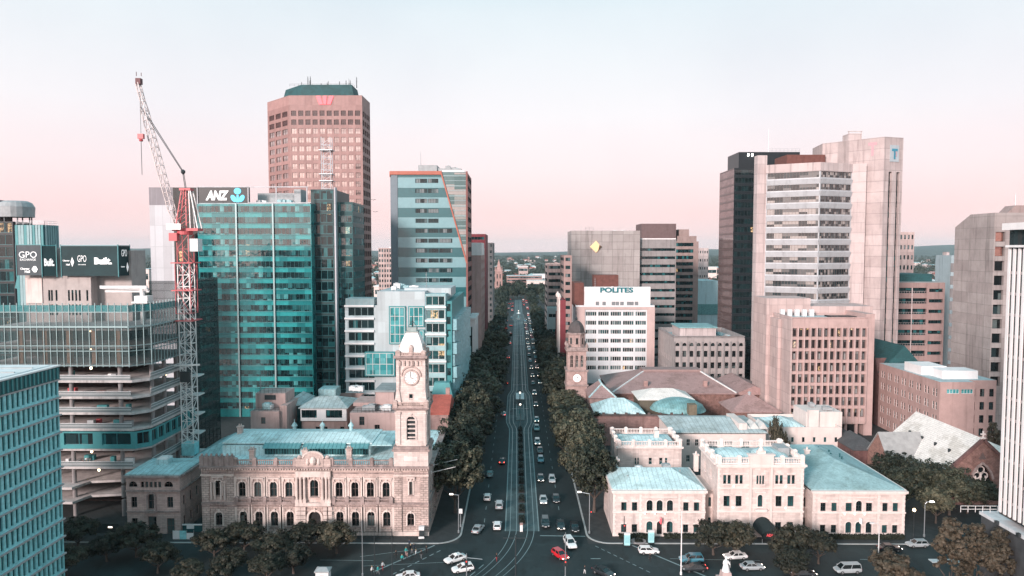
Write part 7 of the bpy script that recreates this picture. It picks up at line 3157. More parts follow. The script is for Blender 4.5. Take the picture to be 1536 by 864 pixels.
	# gothic stone school with steep teal roof
	T = thing('gothic_school','dark stone gabled school with a steep green roof behind the brick college','school',(xc + 6,262,0))
	b = MB()
	x0,x1 = xc + .4,xc + 17
	y0,y1 = 250.3,276
	zg = PZ(560,250,1330)
	b.box(x0,x1,y0,y1,0,zg)
	for k in range(3):
		yy = y0 + 3 + 8 * k
		b.face([(x0 - .3,yy + 3.5,zg - 1),(x0 - .3,yy - 3.0,zg - 1),(x0 - .3,yy + .2,zg + 5)])
		b.face([(x0 - .3,yy + 3.5,zg - 1),(x0 - .3,yy + .2,zg + 5),(x0 + 4,yy + .2,zg + 5),(x0 + 4,yy + 3.5,zg - 1)])
		b.face([(x0 - .3,yy - 3.0,zg - 1),(x0 + 4,yy - 3.0,zg - 1),(x0 + 4,yy + .2,zg + 5),(x0 - .3,yy + .2,zg + 5)])
		b.face([(x0 - .3,yy + 3.5,0),(x0 - .3,yy - 3.0,0),(x0 - .3,yy - 3.0,zg - 1),(x0 - .3,yy + 3.5,zg - 1)])
	b.build('wall',BRICK_DK,T)
	r = MB()
	r.hip(x0 - .2,x1 + .3,y0 - .3,y1 + .3,zg + .3,PZ(513,260,1350),0,axis='y')
	r.hip(PX(1318,275),x0 - .3,268,280,zg + 2,PZ(511,274,1340),0,axis='x')
	r.build('roof',ROOF_GREEN,T)
	r = MB()
	r.box(PX(1318,275) + .3,x0 - .6,268.5,279.5,0,zg + 1.7)
	r.build('hall_wall',BRICK_DK,T)
def church():
	xr = 114.3
	T = thing('church','brown stone church with a pale slate roof, a traceried gable window and a side transept','church',(xr,186,0))
	y0,y1 = 172.0,201.0
	zr = PZ(660,y0,1468)
	hw = 9.6
	ze = zr - 8.8
	b = MB()
	# gable front with the big pointed window left open in the wall
	g = [(-hw,0),(-2.4,0),(-2.4,6.4),(-1.9,8.1),(-1.1,9.4),(0,10.4),(0,zr),(-hw,ze)]
	b.face([(xr + x,y0,z) for x,z in g])
	b.face([(xr - x,y0,z) for x,z in g][::-1])
	b.face([(xr - 2.4,y0,0),(xr + 2.4,y0,0),(xr + 2.4,y0,2.0),(xr - 2.4,y0,2.0)])
	prof = [(-2.4,2.0),(-2.4,6.4),(-1.9,8.1),(-1.1,9.4),(0,10.4),(1.1,9.4),(1.9,8.1),(2.4,6.4),(2.4,2.0)]
	for (xa,za),(xb,zb) in zip(prof,prof[1:] + prof[:1]):
		b.face([(xr + xa,y0,za),(xr + xb,y0,zb),(xr + xb,y0 + .7,zb),(xr + xa,y0 + .7,za)])
	b.face([(xr - hw,y1,0),(xr - hw,y0,0),(xr - hw,y0,ze),(xr - hw,y1,ze)])
	b.face([(xr + hw,y0,0),(xr + hw,y1,0),(xr + hw,y1,ze),(xr + hw,y0,ze)])
	b.face([(xr + hw,y1,0),(xr - hw,y1,0),(xr - hw,y1,ze),(xr,y1,zr),(xr + hw,y1,ze)])
	b.build('wall',BLUESTONE,T)
	w = MB()
	w.face([(xr + x,y0 + .68,z) for x,z in prof])
	win = w.build('tracery_window',G_OLD,T)
	t = MB()
	for x in (-1.2,0,1.2):
		t.bar((xr + x,y0 + .5,2.0),(xr + x,y0 + .5,7.2),.22)
	for cx_,cz,rr in ((-.9,7.3,.8),(.9,7.3,.8),(0,8.7,.85)):
		for i in range(12):
			a0,a1 = 2 * pi * i / 12,2 * pi * (i + 1) / 12
			t.bar((xr + cx_ + rr * cos(a0),y0 + .5,cz + rr * sin(a0)),(xr + cx_ + rr * cos(a1),y0 + .5,cz + rr * sin(a1)),.24)
	t.build('tracery',CREAM_TRIM,win)
	s = MB()
	for (xa,za),(xb,zb) in zip(prof[1:-1],prof[2:-1] + [prof[-2]]):
		if (xa,za) != (xb,zb):
			s.bar((xr + xa * 1.12,y0 - .1,za + .15),(xr + xb * 1.12,y0 - .1,zb + .15),.5)
	s.build('arch_moulding',STONE_TRIM,T)
	s = MB()
	s.prism([(xr - .9,y0 - .1),(xr + .9,y0 - .1),(xr + .9,y0 - .003),(xr - .9,y0 - .003)],zr - 4.8,zr - 4.5)
	s.face([(xr - .8,y0 - .06,zr - 4.49),(xr + .8,y0 - .06,zr - 4.49),(xr,y0 - .06,zr - 3.0)])
	s.build('gable_louvre',FRAME_B,T)
	s = MB()
	for sg in (-1,1):
		s.bar((xr + sg * (hw + .3),y0 - .05,ze - .2),(xr,y0 - .05,zr + .2),.7)
		s.box(xr + sg * hw - .7,xr + sg * hw + .7,y0 - 1.2,y0 + .5,0,ze - 1)
	s.build('gable_coping',BRICK_DK,T)
	r = MB()
	for sg in (-1,1):
		a = [(xr + sg * (hw + .5),y0 + .3,ze - .4),(xr + sg * (hw + .5),y1 + .2,ze - .4),(xr,y1 + .2,zr + .05),(xr,y0 + .3,zr + .05)]
		r.face(a if sg < 0 else a[::-1])
		a2 = [(x,y,z + .3) for x,y,z in a]
		r.face(a2[::-1] if sg > 0 else a2)
		r.face([a[0],a[1],a2[1],a2[0]])
		r.face([a[0],a[3],a2[3],a2[0]])
		r.face([a[1],a[2],a2[2],a2[1]])
	r.build('roof',ROOF_CREAM,T)
	d = MB()
	for k in range(4):
		y = y0 + 5 + 6 * k
		d.mark()
		d.box(xr - 5.3,xr - 4.8,y - .25,y + .25,zr - 4.8,zr - 3.6)
	d.build_each('roof_vent',FRAME_D,T)
	c = MB()
	c.box(xr - .12,xr + .12,y0 - .15,y0 + .15,zr + .3,zr + 2.2)
	c.box(xr - .6,xr + .6,y0 - .14,y0 + .14,zr + 1.3,zr + 1.6)
	c.box(xr - .5,xr + .5,y0 - .3,y0 + .3,zr - .2,zr + .6)
	c.build('stone_cross',CREAM_TRIM,T)
	# transept facing the square
	tx = P(1318,680,190)[0]
	ty0,ty1 = 184.5,196.0
	tz = PZ(650,190,1340)
	te = tz - 6.4
	b = MB()
	ym = (ty0 + ty1) / 2
	b.face([(tx,ty1,0),(tx,ty0,0),(tx,ty0,te),(tx,ym,tz),(tx,ty1,te)])
	b.face([(tx,ty0,0),(xr - 7,ty0,0),(xr - 7,ty0,te),(tx,ty0,te)])
	b.face([(xr - 7,ty1,0),(tx,ty1,0),(tx,ty1,te),(xr - 7,ty1,te)])
	b.build('transept_wall',mat('orange_rubble_stone',(.36,.20,.165),.95,.35,1.0,.2,(.7,.35,.04),.6),T)
	r = MB()
	for sg,yy in ((-1,ty0 - .4),(1,ty1 + .4)):
		a = [(tx - .3,yy,te - .3),(xr - 5,yy,te - .3),(xr - 5,ym,tz + .1),(tx - .3,ym,tz + .1)]
		r.face(a)
		a2 = [(x,y,z + .25) for x,y,z in a]
		r.face(a2)
		r.face([a[0],a[1],a2[1],a2[0]])
		r.face([a[0],a[3],a2[3],a2[0]])
	r.build('transept_roof',mat('grey_slate',(.34,.33,.325),.8,.2,.6,.1),T)
	# east aisle
	r = MB()
	r.hip(xr + 9.7,xr + 15,180,192,9,11.5,2)
	r.build('aisle_roof',ROOF_CREAM,T)
	r = MB()
	r.box(xr + 9.65,xr + 14.6,180.3,191.7,0,8.7)
	r.build('aisle_wall',BLUESTONE,T)
def ribbed_tower():
	X,y0,y1 = 86.2,94.0,126.0
	zt,zp = PZ(335,y1,1507),PZ(770,y1,1497)
	T = thing('ribbed_tower','white tower of tall upright ribs on a dark podium at the right edge','tower',(X + 14,110,0))
	zr = PZ(372,y1,1507)
	b = MB()
	b.box(X + .9,X + 26,y0,y1,zp,zt - 1.2)
	b.build('glass_core',glass('rib_slot_glass',[(.02,.03,.034),(.04,.04,.042),(.03,.045,.05),(.05,.045,.045)],(1.0,3.7),1.45,.1),T)
	n = 26
	for i in range(n):
		f = MB()
		y = y1 - .35 - i * 1.24
		f.box(X + .68,X + .9,y - .28,y + .28,zp + .4,zr)
		f.build('white_rib',WHITE,T)
	s = MB()
	for k in range(16):
		z = zp + 2.6 + k * 3.7
		if z > zr - 1: break
		s.mark()
		s.box(X + .84,X + .898,y0,y1 - .1,z,z + .5)
	s.build_each('spandrel',mat('rib_spandrel',(.34,.30,.295),.7,.15),T)
	s = MB()
	s.box(X - .3,X + 26.4,y0 - .2,y1 + .3,zt - 1.2,zt)
	s.box(X + .2,X + .89,y0,y1,zr + .1,zr + .5)
	s.build('roof_slab',WHITE,T)
	# podium
	xp = PX(1472,y1 + 4,767)
	zq = PZ(767,y1 + 4,1472)
	p = MB()
	p.box(xp,X + 30,y0,y1 + 4,0,zq - .6)
	p.build('podium_wall',mat('dark_podium',(.06,.065,.07),.7,.3,.4,.3,(2.5,1.4,.03),.75),T)
	p = MB()
	p.box(xp - .25,X + 30,y0,y1 + 4.25,zq - .597,zq)
	p.build('podium_coping',mat('pale_coping',(.58,.60,.62),.7,.15,.5,.2),T)
	railing(T,[(X - 3.8,y1 + 3.5),(X + 3,y1 + 3.5)],zq,1.2,1.5,WHITE)
	for k in range(5):
		l = MB()
		y = y1 - 1 - 5.5 * k
		l.box(xp - .75,xp - .252,y - .3,y + .3,zq - .5,zq + .15)
		l.build('parapet_light',DARKSTEEL,T)
	finish(T)
def right_street_buildings():
	simple_tower('street_building','brown building with stacked dark windows behind the town hall tower on the right',846,858,383,352,30,mat('street_brown',(.36,.25,.235),.85,.12,.3,.25),ROOF_GRAVEL,15,'band',h=1.7,west=6,margin=.8)
	simple_tower('street_building','pinkish grey banded office with pale ledges up the right side of the street',821,846,396,440,36,CONC_PK,ROOF_GRAVEL,13,'band',h=1.9,west=7,margin=.8)
	T,x0,x1,zt = simple_tower('street_building','slim maroon walled building with a white ornamental front on the right of the street',840.5,849,450,318,16,MAROON,ROOF_GRAVEL,6,None)
	b = MB()
	b.box(x0 - .6,x0 - .003,318,333.5,0,zt + .5)
	b.box(x0 - .9,x0 - .603,317.8,333.7,zt - 3.2,zt - 2.4)
	b.lathe(x0 - .3,319,[(.8,zt + .5),(1.0,zt + 1.5),(.3,zt + 3)],8)
	b.lathe(x0 - .3,332,[(.8,zt + .5),(1.0,zt + 1.5),(.3,zt + 3)],8)
	b.build('white_front',CREAM,T)
	simple_tower('street_building','low pale blue shopfront building under the pinkish banded office',822,836,462,425,13,mat('pale_blue_shop',(.42,.52,.54),.7,.12),ROOF_PALE,3,'band',h=2.2,gm=[G_DARK,FRAME_W],west=3)
	simple_tower('street_building','small maroon building with white trim by the street opposite the town hall',836,845,470,372,14,MAROON,ROOF_GRAVEL,4,'punch',2,1.8,.5,west=3)
# ground, roads
def ground_all():
	m,nt,bs = nodes_of('ground_surface')
	g = nt.nodes.new('ShaderNodeNewGeometry')
	s = nt.nodes.new('ShaderNodeSeparateXYZ')
	nt.links.new(g.outputs['Position'],s.inputs[0])
	far = ramp(nt,math_node(nt,'DIVIDE',s.outputs[1],2000),[(.3,0),(.6,1)])
	n1 = noise(nt,position(nt),.004,8,.7)
	n2 = noise(nt,position(nt),.5,5,.6)
	c_far = ramp(nt,n1,[(.35,(.022,.034,.03)),(.5,(.04,.055,.045)),(.6,(.09,.085,.075)),(.72,(.035,.05,.042))])
	c_near = mixrgb(nt,(.025,.032,.034),(.05,.052,.052),n2)
	nt.links.new(mixrgb(nt,c_near,c_far,far),bs.inputs['Base Color'])
	bs.inputs['Roughness'].default_value = .9
	b = MB()
	b.face([(-14000,-3000,0),(14000,-3000,0),(14000,14000,0),(-14000,14000,0)])
	tag(b.build('ground',m,None,origin=(0,0,0)),kind='structure')
	# asphalt with patched repairs, tyre-polished lanes
	def asphalt(name,col,var=.3):
		m,nt,bs = nodes_of(name)
		a = noise(nt,position(nt,(1,.12,1)),.9,5,.6)
		p = noise(nt,position(nt),.16,3,.5)
		f = noise(nt,position(nt),7,4,.7)
		c = mixrgb(nt,[x * (1 - var) for x in col],[x * (1 + var) for x in col],a)
		c = mixrgb(nt,c,mixrgb(nt,c,(1.5,1.45,1.4),1,'MULTIPLY'),ramp(nt,p,[(.55,0),(.57,.8)]))
		q = noise(nt,position(nt,(1,.35,1)),.33,4,.7)
		c = mixrgb(nt,c,mixrgb(nt,c,(.45,.45,.45),1,'MULTIPLY'),ramp(nt,q,[(.54,0),(.66,.9)]))
		c = mixrgb(nt,c,mixrgb(nt,c,(.7,.7,.7),1,'MULTIPLY'),f)
		nt.links.new(c,bs.inputs['Base Color'])
		bs.inputs['Roughness'].default_value = .75
		return m
	AS = asphalt('asphalt',(.011,.021,.024))
	AS2 = asphalt('old_asphalt',(.014,.026,.029))
	BED = asphalt('tram_bed_concrete',(.060,.098,.106),.2)
	b = MB()
	b.face([(-500,104,.004),(500,104,.004),(500,148.3,.004),(-500,148.3,.004)])
	tag(b.build('cross_street',AS2,None,origin=(0,104,0)),kind='structure')
	b = MB()
	b.face([(-12.6,148.3,.004),(15.2,148.3,.004),(15.2,890,.004),(-12.6,890,.004)])
	tag(b.build('road',AS,None,origin=(0,151,0)),kind='structure')
	# the tram bed widens round the stop
	def half(Y):
		for c in (279.0,655.0):
			d = abs(Y - c)
			if d < 36:
				t = min(1,max(0,(36 - d) / 14))
				return 3.75 + 1.4 * (t * t * (3 - 2 * t))
		return 3.75
	def cxl(Y):
		if Y < 157:
			t = (157 - Y)
			return 1.1 - .0115 * t * t
		return 1.1
	ys = [128 + 1.5 * k for k in range(20)] + [158 + 4 * k for k in range(182)]
	b = MB()
	for a,c in zip(ys[:-1],ys[1:]):
		if a < 154: continue
		b.face([(cxl(a) - half(a),a,.008),(cxl(a) + half(a),a,.008),(cxl(c) + half(c),c,.008),(cxl(c) - half(c),c,.008)])
	tag(b.build('tram_bed',BED,None,origin=(1,157,0)),kind='structure')
	RAIL = plain('polished_rail',(.20,.27,.28),.35,.5)
	LINE = mat('road_paint',(.22,.29,.30),.7,.25,1.5,.0)
	b = MB()
	for tr in (-1,1):
		for r in (-.72,.72):
			for a,c in zip(ys[:-1],ys[1:]):
				if a < 128: continue
				ca,cc = cxl(a) + tr * (half(a) - 1.78),cxl(c) + tr * (half(c) - 1.78)
				w = .08
				b.face([(ca + r - w,a,.013),(ca + r + w,a,.013),(cc + r + w,c,.013),(cc + r - w,c,.013)])
	tag(b.build('tram_track',RAIL,None,origin=(1,157,0)),kind='structure')
	b = MB()
	for sg in (-1,1):
		for a,c in zip(ys[:-1],ys[1:]):
			if a < 155: continue
			ua,uc = cxl(a) + sg * half(a),cxl(c) + sg * half(c)
			b.face([(ua - .13,a,.0125),(ua + .13,a,.0125),(uc + .13,c,.0125),(uc - .13,c,.0125)])
	y = 160
	while y < 870:
		for x in (-7.6,10.1):
			b.face([(x - .07,y,.012),(x + .07,y,.012),(x + .07,y + 2.4,.012),(x - .07,y + 2.4,.012)])
		y += 8
	def line(p,q,w=.22,dash=None):
		(xa,ya),(xb,yb) = G(*p),G(*q)
		L = hypot(xb - xa,yb - ya)
		dx,dy = (xb - xa) / L,(yb - ya) / L
		nx,ny = -dy * w / 2,dx * w / 2
		segs = [(0,L)] if not dash else [(k * (dash[0] + dash[1]),k * (dash[0] + dash[1]) + dash[0]) for k in range(int(L / (dash[0] + dash[1])))]
		for s0,s1 in segs:
			b.face([(xa + dx * s0 + nx,ya + dy * s0 + ny,.012),(xa + dx * s0 - nx,ya + dy * s0 - ny,.012),(xa + dx * s1 - nx,ya + dy * s1 - ny,.012),(xa + dx * s1 + nx,ya + dy * s1 + ny,.012)])
	line((810,803.5),(878,804.5),.35)
	line((560,858),(652,818),.35)
	line((588,862),(668,822),.25,(1.2,.9))
	line((540,835),(640,822),.15)
	line((893,819),(990,866),.2,(1.0,.8))
	line((948,818),(1062,866),.35)
	line((886,838),(932,838),.3,(2,1.4))
	line((1005,838),(1180,842),.15,(4,3))
	line((1290,839),(1410,843),.2,(5,3))
	line((545,849),(700,842),.12)
	line((705,864),(742,833),.2,(2,1.5))
	line((480,840),(560,841),.15)
	b.build('road_marking',LINE,None,origin=(0,150,0))['kind'] = 'structure'
	# paved blocks either side, with rounded kerbs
	PAV = mat('paving',(.04,.046,.048),.85,.25,.5,0,(1.2,1.2,.04),.75)
	KERB = mat('kerb_stone',(.36,.38,.38),.8,.2,.8,0)
	def corner(xk,sg):
		r = 5.0
		pts = [(xk,1150),(xk,148.3 + r)]
		for i in range(1,8):
			a = pi / 2 * i / 8
			pts.append((xk + sg * (r - r * cos(a)),148.3 + r - r * sin(a)))
		pts += [(xk + sg * r,148.3),(sg * 420,148.3),(sg * 420,1150)]
		return pts
	for xk,sg in ((-12.6,-1),(15.2,1)):
		pts = corner(xk,sg)
		p = MB()
		p.prism(pts if sg > 0 else pts[::-1],-.05,.13,bottom=False)
		tag(p.build('pavement',PAV,None,origin=(xk,151,0)),kind='structure')
		k = MB()
		edge = pts[:-1]
		for a,c in zip(edge[:-1],edge[1:]):
			W = Wall(a,c)
			k.prism([W.pt(0,0,-.02)[:2],W.pt(W.L,0,-.02)[:2],W.pt(W.L,0,.36)[:2],W.pt(0,0,.36)[:2]][::(1 if sg < 0 else -1)],0,.137)
		tag(k.build('kerb',KERB,None,origin=(xk,151,0)),kind='structure')
	# south side of the square: lawn behind the crossing street
	b = MB()
	LAWN = mat('park_lawn',(.022,.03,.018),.95,.35,.4,0)
	b.box(-90,-24,60,131,-.05,.12)
	b.box(34,100,60,131,-.05,.12)
	tag(b.build('park_lawn',LAWN,None,origin=(0,100,0)),kind='structure')
	# traffic island with chevrons
	b = MB()
	c = G(1418,842)
	b.prism([(c[0] - 3,c[1] - .8),(c[0] + 2.4,c[1] - .8),(c[0] + 2.8,c[1]),(c[0] + 2.4,c[1] + .8),(c[0] - 3,c[1] + .8)],0,.15)
	tag(b.build('traffic_island',mat('white_island',(.55,.60,.62),.8,.15),None,origin=(c[0],c[1],0)),kind='structure')
def streetscape():
	leaves = foliage('planter_leaves',[(.006,.008,.007),(.012,.016,.012),(.02,.026,.02)])
	first = None
	k = 0
	y = 159.0
	while y < 243:
		T = thing('median_planter','long dark planted box between the tram tracks, %s from the crossing' % ORD[k],'planter',(1.1,y + 2.5,.013),'planted boxes along the tram median')
		b = MB()
		b.box(.3,1.9,y,y + 4.3,.014,.32)
		b.build('box',mat('planter_box',(.02,.022,.024),.7,.2),T)
		h = MB()
		hedge_mesh(h,.45,1.75,y + .15,y + 4.15,.325,.8,random.Random(k),.2,12)
		h.build('plants',leaves,T)
		y += 6.9
		k += 1
	for n,Yc in enumerate((279.0,655.0)):
		T = thing('tram_stop',['white roofed tram stop platform between the tracks, the nearer one','white roofed tram stop platform between the tracks far up the street'][n],'tram stop',(1.1,Yc,.013))
		b = MB()
		b.prism([(-.5,Yc - 22),(2.7,Yc - 22),(2.9,Yc + 20),(-.7,Yc + 20)],.014,.32)
		b.build('platform',mat('platform_paving',(.17,.20,.205),.8,.2),T)
		for sx in (-.95,.95):
			r = MB()
			r.box(1.1 + sx - .75,1.1 + sx + .75,Yc + 2,Yc + 14,2.9,3.05)
			r.build('shelter_roof',WHITE,T)
		r = MB()
		for yy in (3,8,13):
			r.mark()
			r.bar((1.1,Yc + yy,.33),(1.1,Yc + yy,3.2),.2)
			r.bar((.1,Yc + yy,2.85),(2.1,Yc + yy,2.85),.12)
		r.build_each('shelter_post',DARKSTEEL,T)
		r = MB()
		for sx in (-1.45,1.45):
			for q in range(10):
				r.bar((1.1 + sx,Yc - 18 + 2 * q,.33),(1.1 + sx,Yc - 18 + 2 * q,1.3),.08)
			r.bar((1.1 + sx,Yc - 18,1.3),(1.1 + sx,Yc,1.3),.1)
		r.build('handrail',PLANT_W,T)
		r = MB()
		r.box(.75,1.45,Yc - 12,Yc - 11.6,.33,2.6)
		r.build('timetable_board',TEALP,T)
		l = MB()
		for yy in (-20.5,1.0):
			l.mark()
			l.tube([(1.1,Yc + yy,.33),(1.1,Yc + yy,5.4)],.1,6)
		l.build_each('lamp_post',STEEL,T)
		l = MB()
		for yy in (-20.5,1.0):
			l.mark()
			l.lathe(1.1,Yc + yy,[(.1,5.4),(.34,5.6),(.34,5.9),(.08,6.1)],8)
		l.build_each('lamp_head',LAMPW_SOFT,T)
	# small white post with a red top at the end of the planters
	x,y = G(782,797)
	T = thing('track_marker','white post with a reddish top standing at the near end of the median planters','bollard',(x,y,.013))
	b = MB()
	b.box(x - .3,x + .3,y - .25,y + .25,.014,1.5)
	b.build('post',WHITE,T)
	b = MB()
	b.box(x - .32,x + .32,y - .27,y + .27,1.503,1.9)
	b.build('top',BRICK_PK,T)
	def pole(px,py,h,label,arm=0,lamp=None,m=STEEL,r=.11,name='street_lamp',cat='street lamp',curved=False,z0=.006,adir=(1,0),group=None):
		x,y = G(px,py)
		T = thing(name,label,cat,(x,y,z0),group)
		b = MB()
		b.lathe(x,y,[(r * 2,z0),(r * 2,z0 + .5),(r * 1.1,z0 + .6),(r,z0 + h * .5),(r * .7,z0 + h)],8)
		b.build('post',m,T)
		if arm:
			a = MB()
			ax,ay = adir[0] * arm,adir[1] * arm
			pts = [(x,y,z0 + h),(x + ax * .25,y + ay * .25,z0 + h + .45),(x + ax * .7,y + ay * .7,z0 + h + .65),(x + ax,y + ay,z0 + h + .6)] if curved else [(x,y,z0 + h - .1),(x + ax,y + ay,z0 + h + .1)]
			a.tube(pts,.07,6)
			a.build('arm',m,T)
			l = MB()
			zz = pts[-1][2]
			l.box(x + ax - .4,x + ax + .4,y + ay - .18,y + ay + .18,zz - .1,zz + .12)
			l.build('lamp_head',lamp or PLANT_W,T)
		return T,x,y
	def signal(T,x,y,z,col=None,back=True,ang=0):
		b = MB()
		b.box(x - .28,x + .28,y - .16,y + .16,z,z + 1.1)
		b.build('signal_head',DARKSTEEL,T)
		for i,c in enumerate((SIGN_RED,None,None)):
			d = MB()
			d.lathe(x,y - .2,[(.1,z + .78 - i * .34),(.1,z + .95 - i * .34)],8)
			d.build('lens',(LAMPR if i == 0 else FRAME_D),T)
	pole(688,800,8.6,'street lamp at the post office corner kerb',1.6,LAMPW_SOFT,adir=(-1,0),z0=.14)
	T,x,y = pole(691,791,4.2,'slim post with a small white sign on the kerb by the post office corner',name='sign_post',cat='sign',z0=.14)
	b = MB(); b.box(x - .4,x + .4,y - .08,y - .02,3.2,4.3); b.build('sign_plate',WHITE,T)
	T,x,y = pole(884,801,9.0,'street lamp and traffic signal at the treasury corner kerb',2.2,LAMPW_SOFT,adir=(-1,.3),z0=.14)
	signal(T,x + .35,y,4.2)
	pole(544,864,11,'tall thin pale pole in front of the post office, leftmost of three',r=.09,name='light_pole',cat='pole')
	pole(562,862,9.4,'dark thin pole in front of the post office, middle one of three',r=.09,name='light_pole',cat='pole',m=DARKSTEEL)
	pole(588.5,866,9.5,'dark thin pole in front of the post office, rightmost of three',r=.09,name='light_pole',cat='pole',m=DARKSTEEL)
	T,x,y = pole(700,872,5.4,'traffic signal post beside the two white cars on the crossing',name='traffic_signal',cat='traffic light',m=STEEL)
	a = MB(); a.tube([(x,y,4.6),(x + 3.0,y,4.3)],.06,6); a.build('arm',STEEL,T)
	signal(T,x,y - .3,3.2)
	T,x,y = pole(773.5,872,9,'dark tram wire pole at the near end of the tracks',m=DARKSTEEL,name='tram_pole',cat='pole',r=.13)
	b = MB(); b.bar((x - 2.4,y,8.4),(x + 2.4,y,8.4),.12); b.build('arm',DARKSTEEL,T)
	T,x,y = pole(848,868,9,'slim pole beside the white and the red car on the crossing',name='light_pole',cat='pole',r=.1)
	signal(T,x,y - .3,2.6)
	T,x,y = pole(1021.5,862,12.6,'tall white mast standing on the crossing in front of the left treasury pavilion',m=WHITE,r=.11,name='light_pole',cat='pole')
	T,x,y = pole(1317,856,9.0,'pale lamp post with a curved arm in front of the right treasury pavilion',1.6,PLANT_W,m=PLANT_W,curved=True,adir=(-1,-.2))
	T,x,y = pole(1386,806,7.3,'lamp post with a short hooked arm on the pavement beside the church trees',1.3,LAMPW,m=STEEL,curved=True,adir=(1,-.2),z0=.14)
	T,x,y = pole(1370,806,5.6,'round glowing lamp in front of the dark trees by the treasury end wall',name='globe_lamp',z0=.14,r=.06,m=DARKSTEEL)
	b = MB(); b.lathe(x,y,[(.1,5.75),(.32,5.95),(.32,6.25),(.05,6.5)],10); b.build('lamp_globe',LAMP,T)
	# tram wire poles along the median, one thing each
	for k in range(7):
		Y = 250 + 42 * k if k else 248
		T = thing('tram_pole','tram wire pole with crossarm on the median, %s from the crossing' % ORD[k],'pole',(1.1,Y,.33),'tram wire poles')
		b = MB(); b.lathe(1.1,Y,[(.16,.0),(.09,7.2)],8); b.build('post',STEEL,T)
		b = MB(); b.bar((-1.9,Y,6.6),(4.1,Y,6.6),.1); b.build('crossarm',STEEL,T)
	# kiosks and bins at the treasury corner
	for p,lab in ((940.5,'pale blue information pillar on the pavement near the treasury corner'),(976.5,'pale blue information pillar on the pavement under the treasury door lamp')):
		x,y = G(p,820 if p < 950 else 816)
		T = thing('information_pillar',lab,'kiosk',(x,y,.13))
		b = MB(); b.box(x - .65,x + .65,y - .35,y + .35,.14,.4); b.build('base',DARKSTEEL,T)
		b = MB(); b.box(x - .6,x + .6,y - .3,y + .3,.403,2.7); b.build('cabinet',plain('ice_blue_cabinet',(.40,.72,.76),.4),T)
		b = MB(); b.box(x - .64,x + .64,y - .34,y + .34,2.703,2.95); b.build('cap',WHITE,T)
		b = MB(); b.box(x - .45,x + .45,y - .34,y - .303,.9,2.4); b.build('poster_panel',plain('pillar_panel',(.30,.58,.62),.3),T)
	T,x,y = pole(936,818,6.2,'traffic signal post at the treasury corner beside the blue pillar',name='traffic_signal',cat='traffic light',m=DARKSTEEL,z0=.14)
	signal(T,x,y - .3,3.6);
	x,y = G(958,813)
	T = thing('ring_planter','round dark planting bed on the pavement between the two blue pillars','planter',(x,y,.13))
	b = MB(); b.lathe(x,y,[(1.6,.132),(1.6,.3),(1.35,.32)],18); b.build('rim',CONC,T)
	b = MB(); hedge_mesh(b,x - .9,x + .9,y - .8,y + .8,.33,.6,random.Random(3),.25,14); b.build('plants',leaves,T)
	# telephone box against the post office corner
	x,y = G(636,797)
	T = thing('phone_box','white hooded phone box against the right corner of the post office','phone box',(x,150.8,.13))
	y = 150.8
	b = MB(); b.box(x - .5,x + .5,y - .4,y + .4,.14,2.0); b.build('booth',mat('dark_booth',(.03,.04,.045),.5,.2),T)
	b = MB(); b.box(x - .6,x + .6,y - .5,y + .5,2.003,2.7); b.build('hood',WHITE,T)
	b = MB(); b.box(x - .62,x + .62,y - .46,y - .41,.14,.6); b.build('kick_plate',WHITE,T)
	# statue on its pedestal
	x,y = G(1088.5,872)
	T = thing('statue','white robed figure standing on a stone pedestal at the bottom edge','statue',(x,y,.01))
	b = MB()
	b.box(x - 1.5,x + 1.5,y - 1.5,y + 1.5,.011,.6)
	b.frustum([(x - 1.0,y - 1.0),(x + 1.0,y - 1.0),(x + 1.0,y + 1.0),(x - 1.0,y + 1.0)],[(x - .8,y - .8),(x + .8,y - .8),(x + .8,y + .8),(x - .8,y + .8)],.603,2.0)
	b.build('pedestal',CONC_PK,T)
	b = MB()
	z = 2.003
	b.lathe(x,y,[(.75,z),(.7,z + .3),(.55,z + .9),(.42,z + 1.4),(.45,z + 1.75),(.38,z + 2.1),(.16,z + 2.25),(.15,z + 2.35),(.22,z + 2.5),(.2,z + 2.75),(.08,z + 2.9)],14)
	b.tube([(x - .38,y,z + 2.0),(x - .55,y - .2,z + 1.5),(x - .25,y - .45,z + 1.3)],[.13,.12,.08],8)
	b.tube([(x + .38,y,z + 2.0),(x + .6,y - .15,z + 1.5),(x + .62,y - .5,z + 1.45)],[.13,.12,.08],8)
	b.tube([(x + .62,y - .5,z + .9),(x + .62,y - .5,z + 2.1)],.03,5)
	b.build('figure',WHITE,T)
	# white kiosk among the square trees
	x,y = G(485,876)
	T = thing('small_kiosk','small white kiosk among the dark trees at the bottom edge','kiosk',(x,y,.01))
	b = MB(); b.box(x - 1.2,x + 1.2,y - .9,y + .9,.011,2.6); b.build('cabin',WHITE,T)
	b = MB(); b.hip(x - 1.4,x + 1.4,y - 1.1,y + 1.1,2.86,3.3,.8); b.build('roof',PLANT,T)
	b = MB(); b.box(x - .4,x + .4,y - .94,y - .903,.1,2.0); b.build('door',DARKSTEEL,T)
	# hoarding by the lane, red barrier
	T = thing('site_hoarding','white and blue site hoarding across the lane beside the corner bank','hoarding',(PX(268,149.8),149.8,.13))
	x0 = PX(258,149.8)
	for k in range(3):
		b = MB()
		b.box(x0 + k * 1.5,x0 + k * 1.5 + 1.45,149.7,149.8,.14,2.0 if k < 2 else 1.5)
		b.build('panel',(WHITE,TEALL,WHITE)[k],T)
	b = MB()
	for k in range(4):
		b.bar((x0 + k * 1.5,149.9,.14),(x0 + k * 1.5,149.9,2.1),.1)
	b.build('fence_post',STEEL,T)
	x,y = G(303,812)
	T = thing('water_barrier','red plastic barrier on the kerb at the left corner of the post office','barrier',(x,y,.13))
	b = MB()
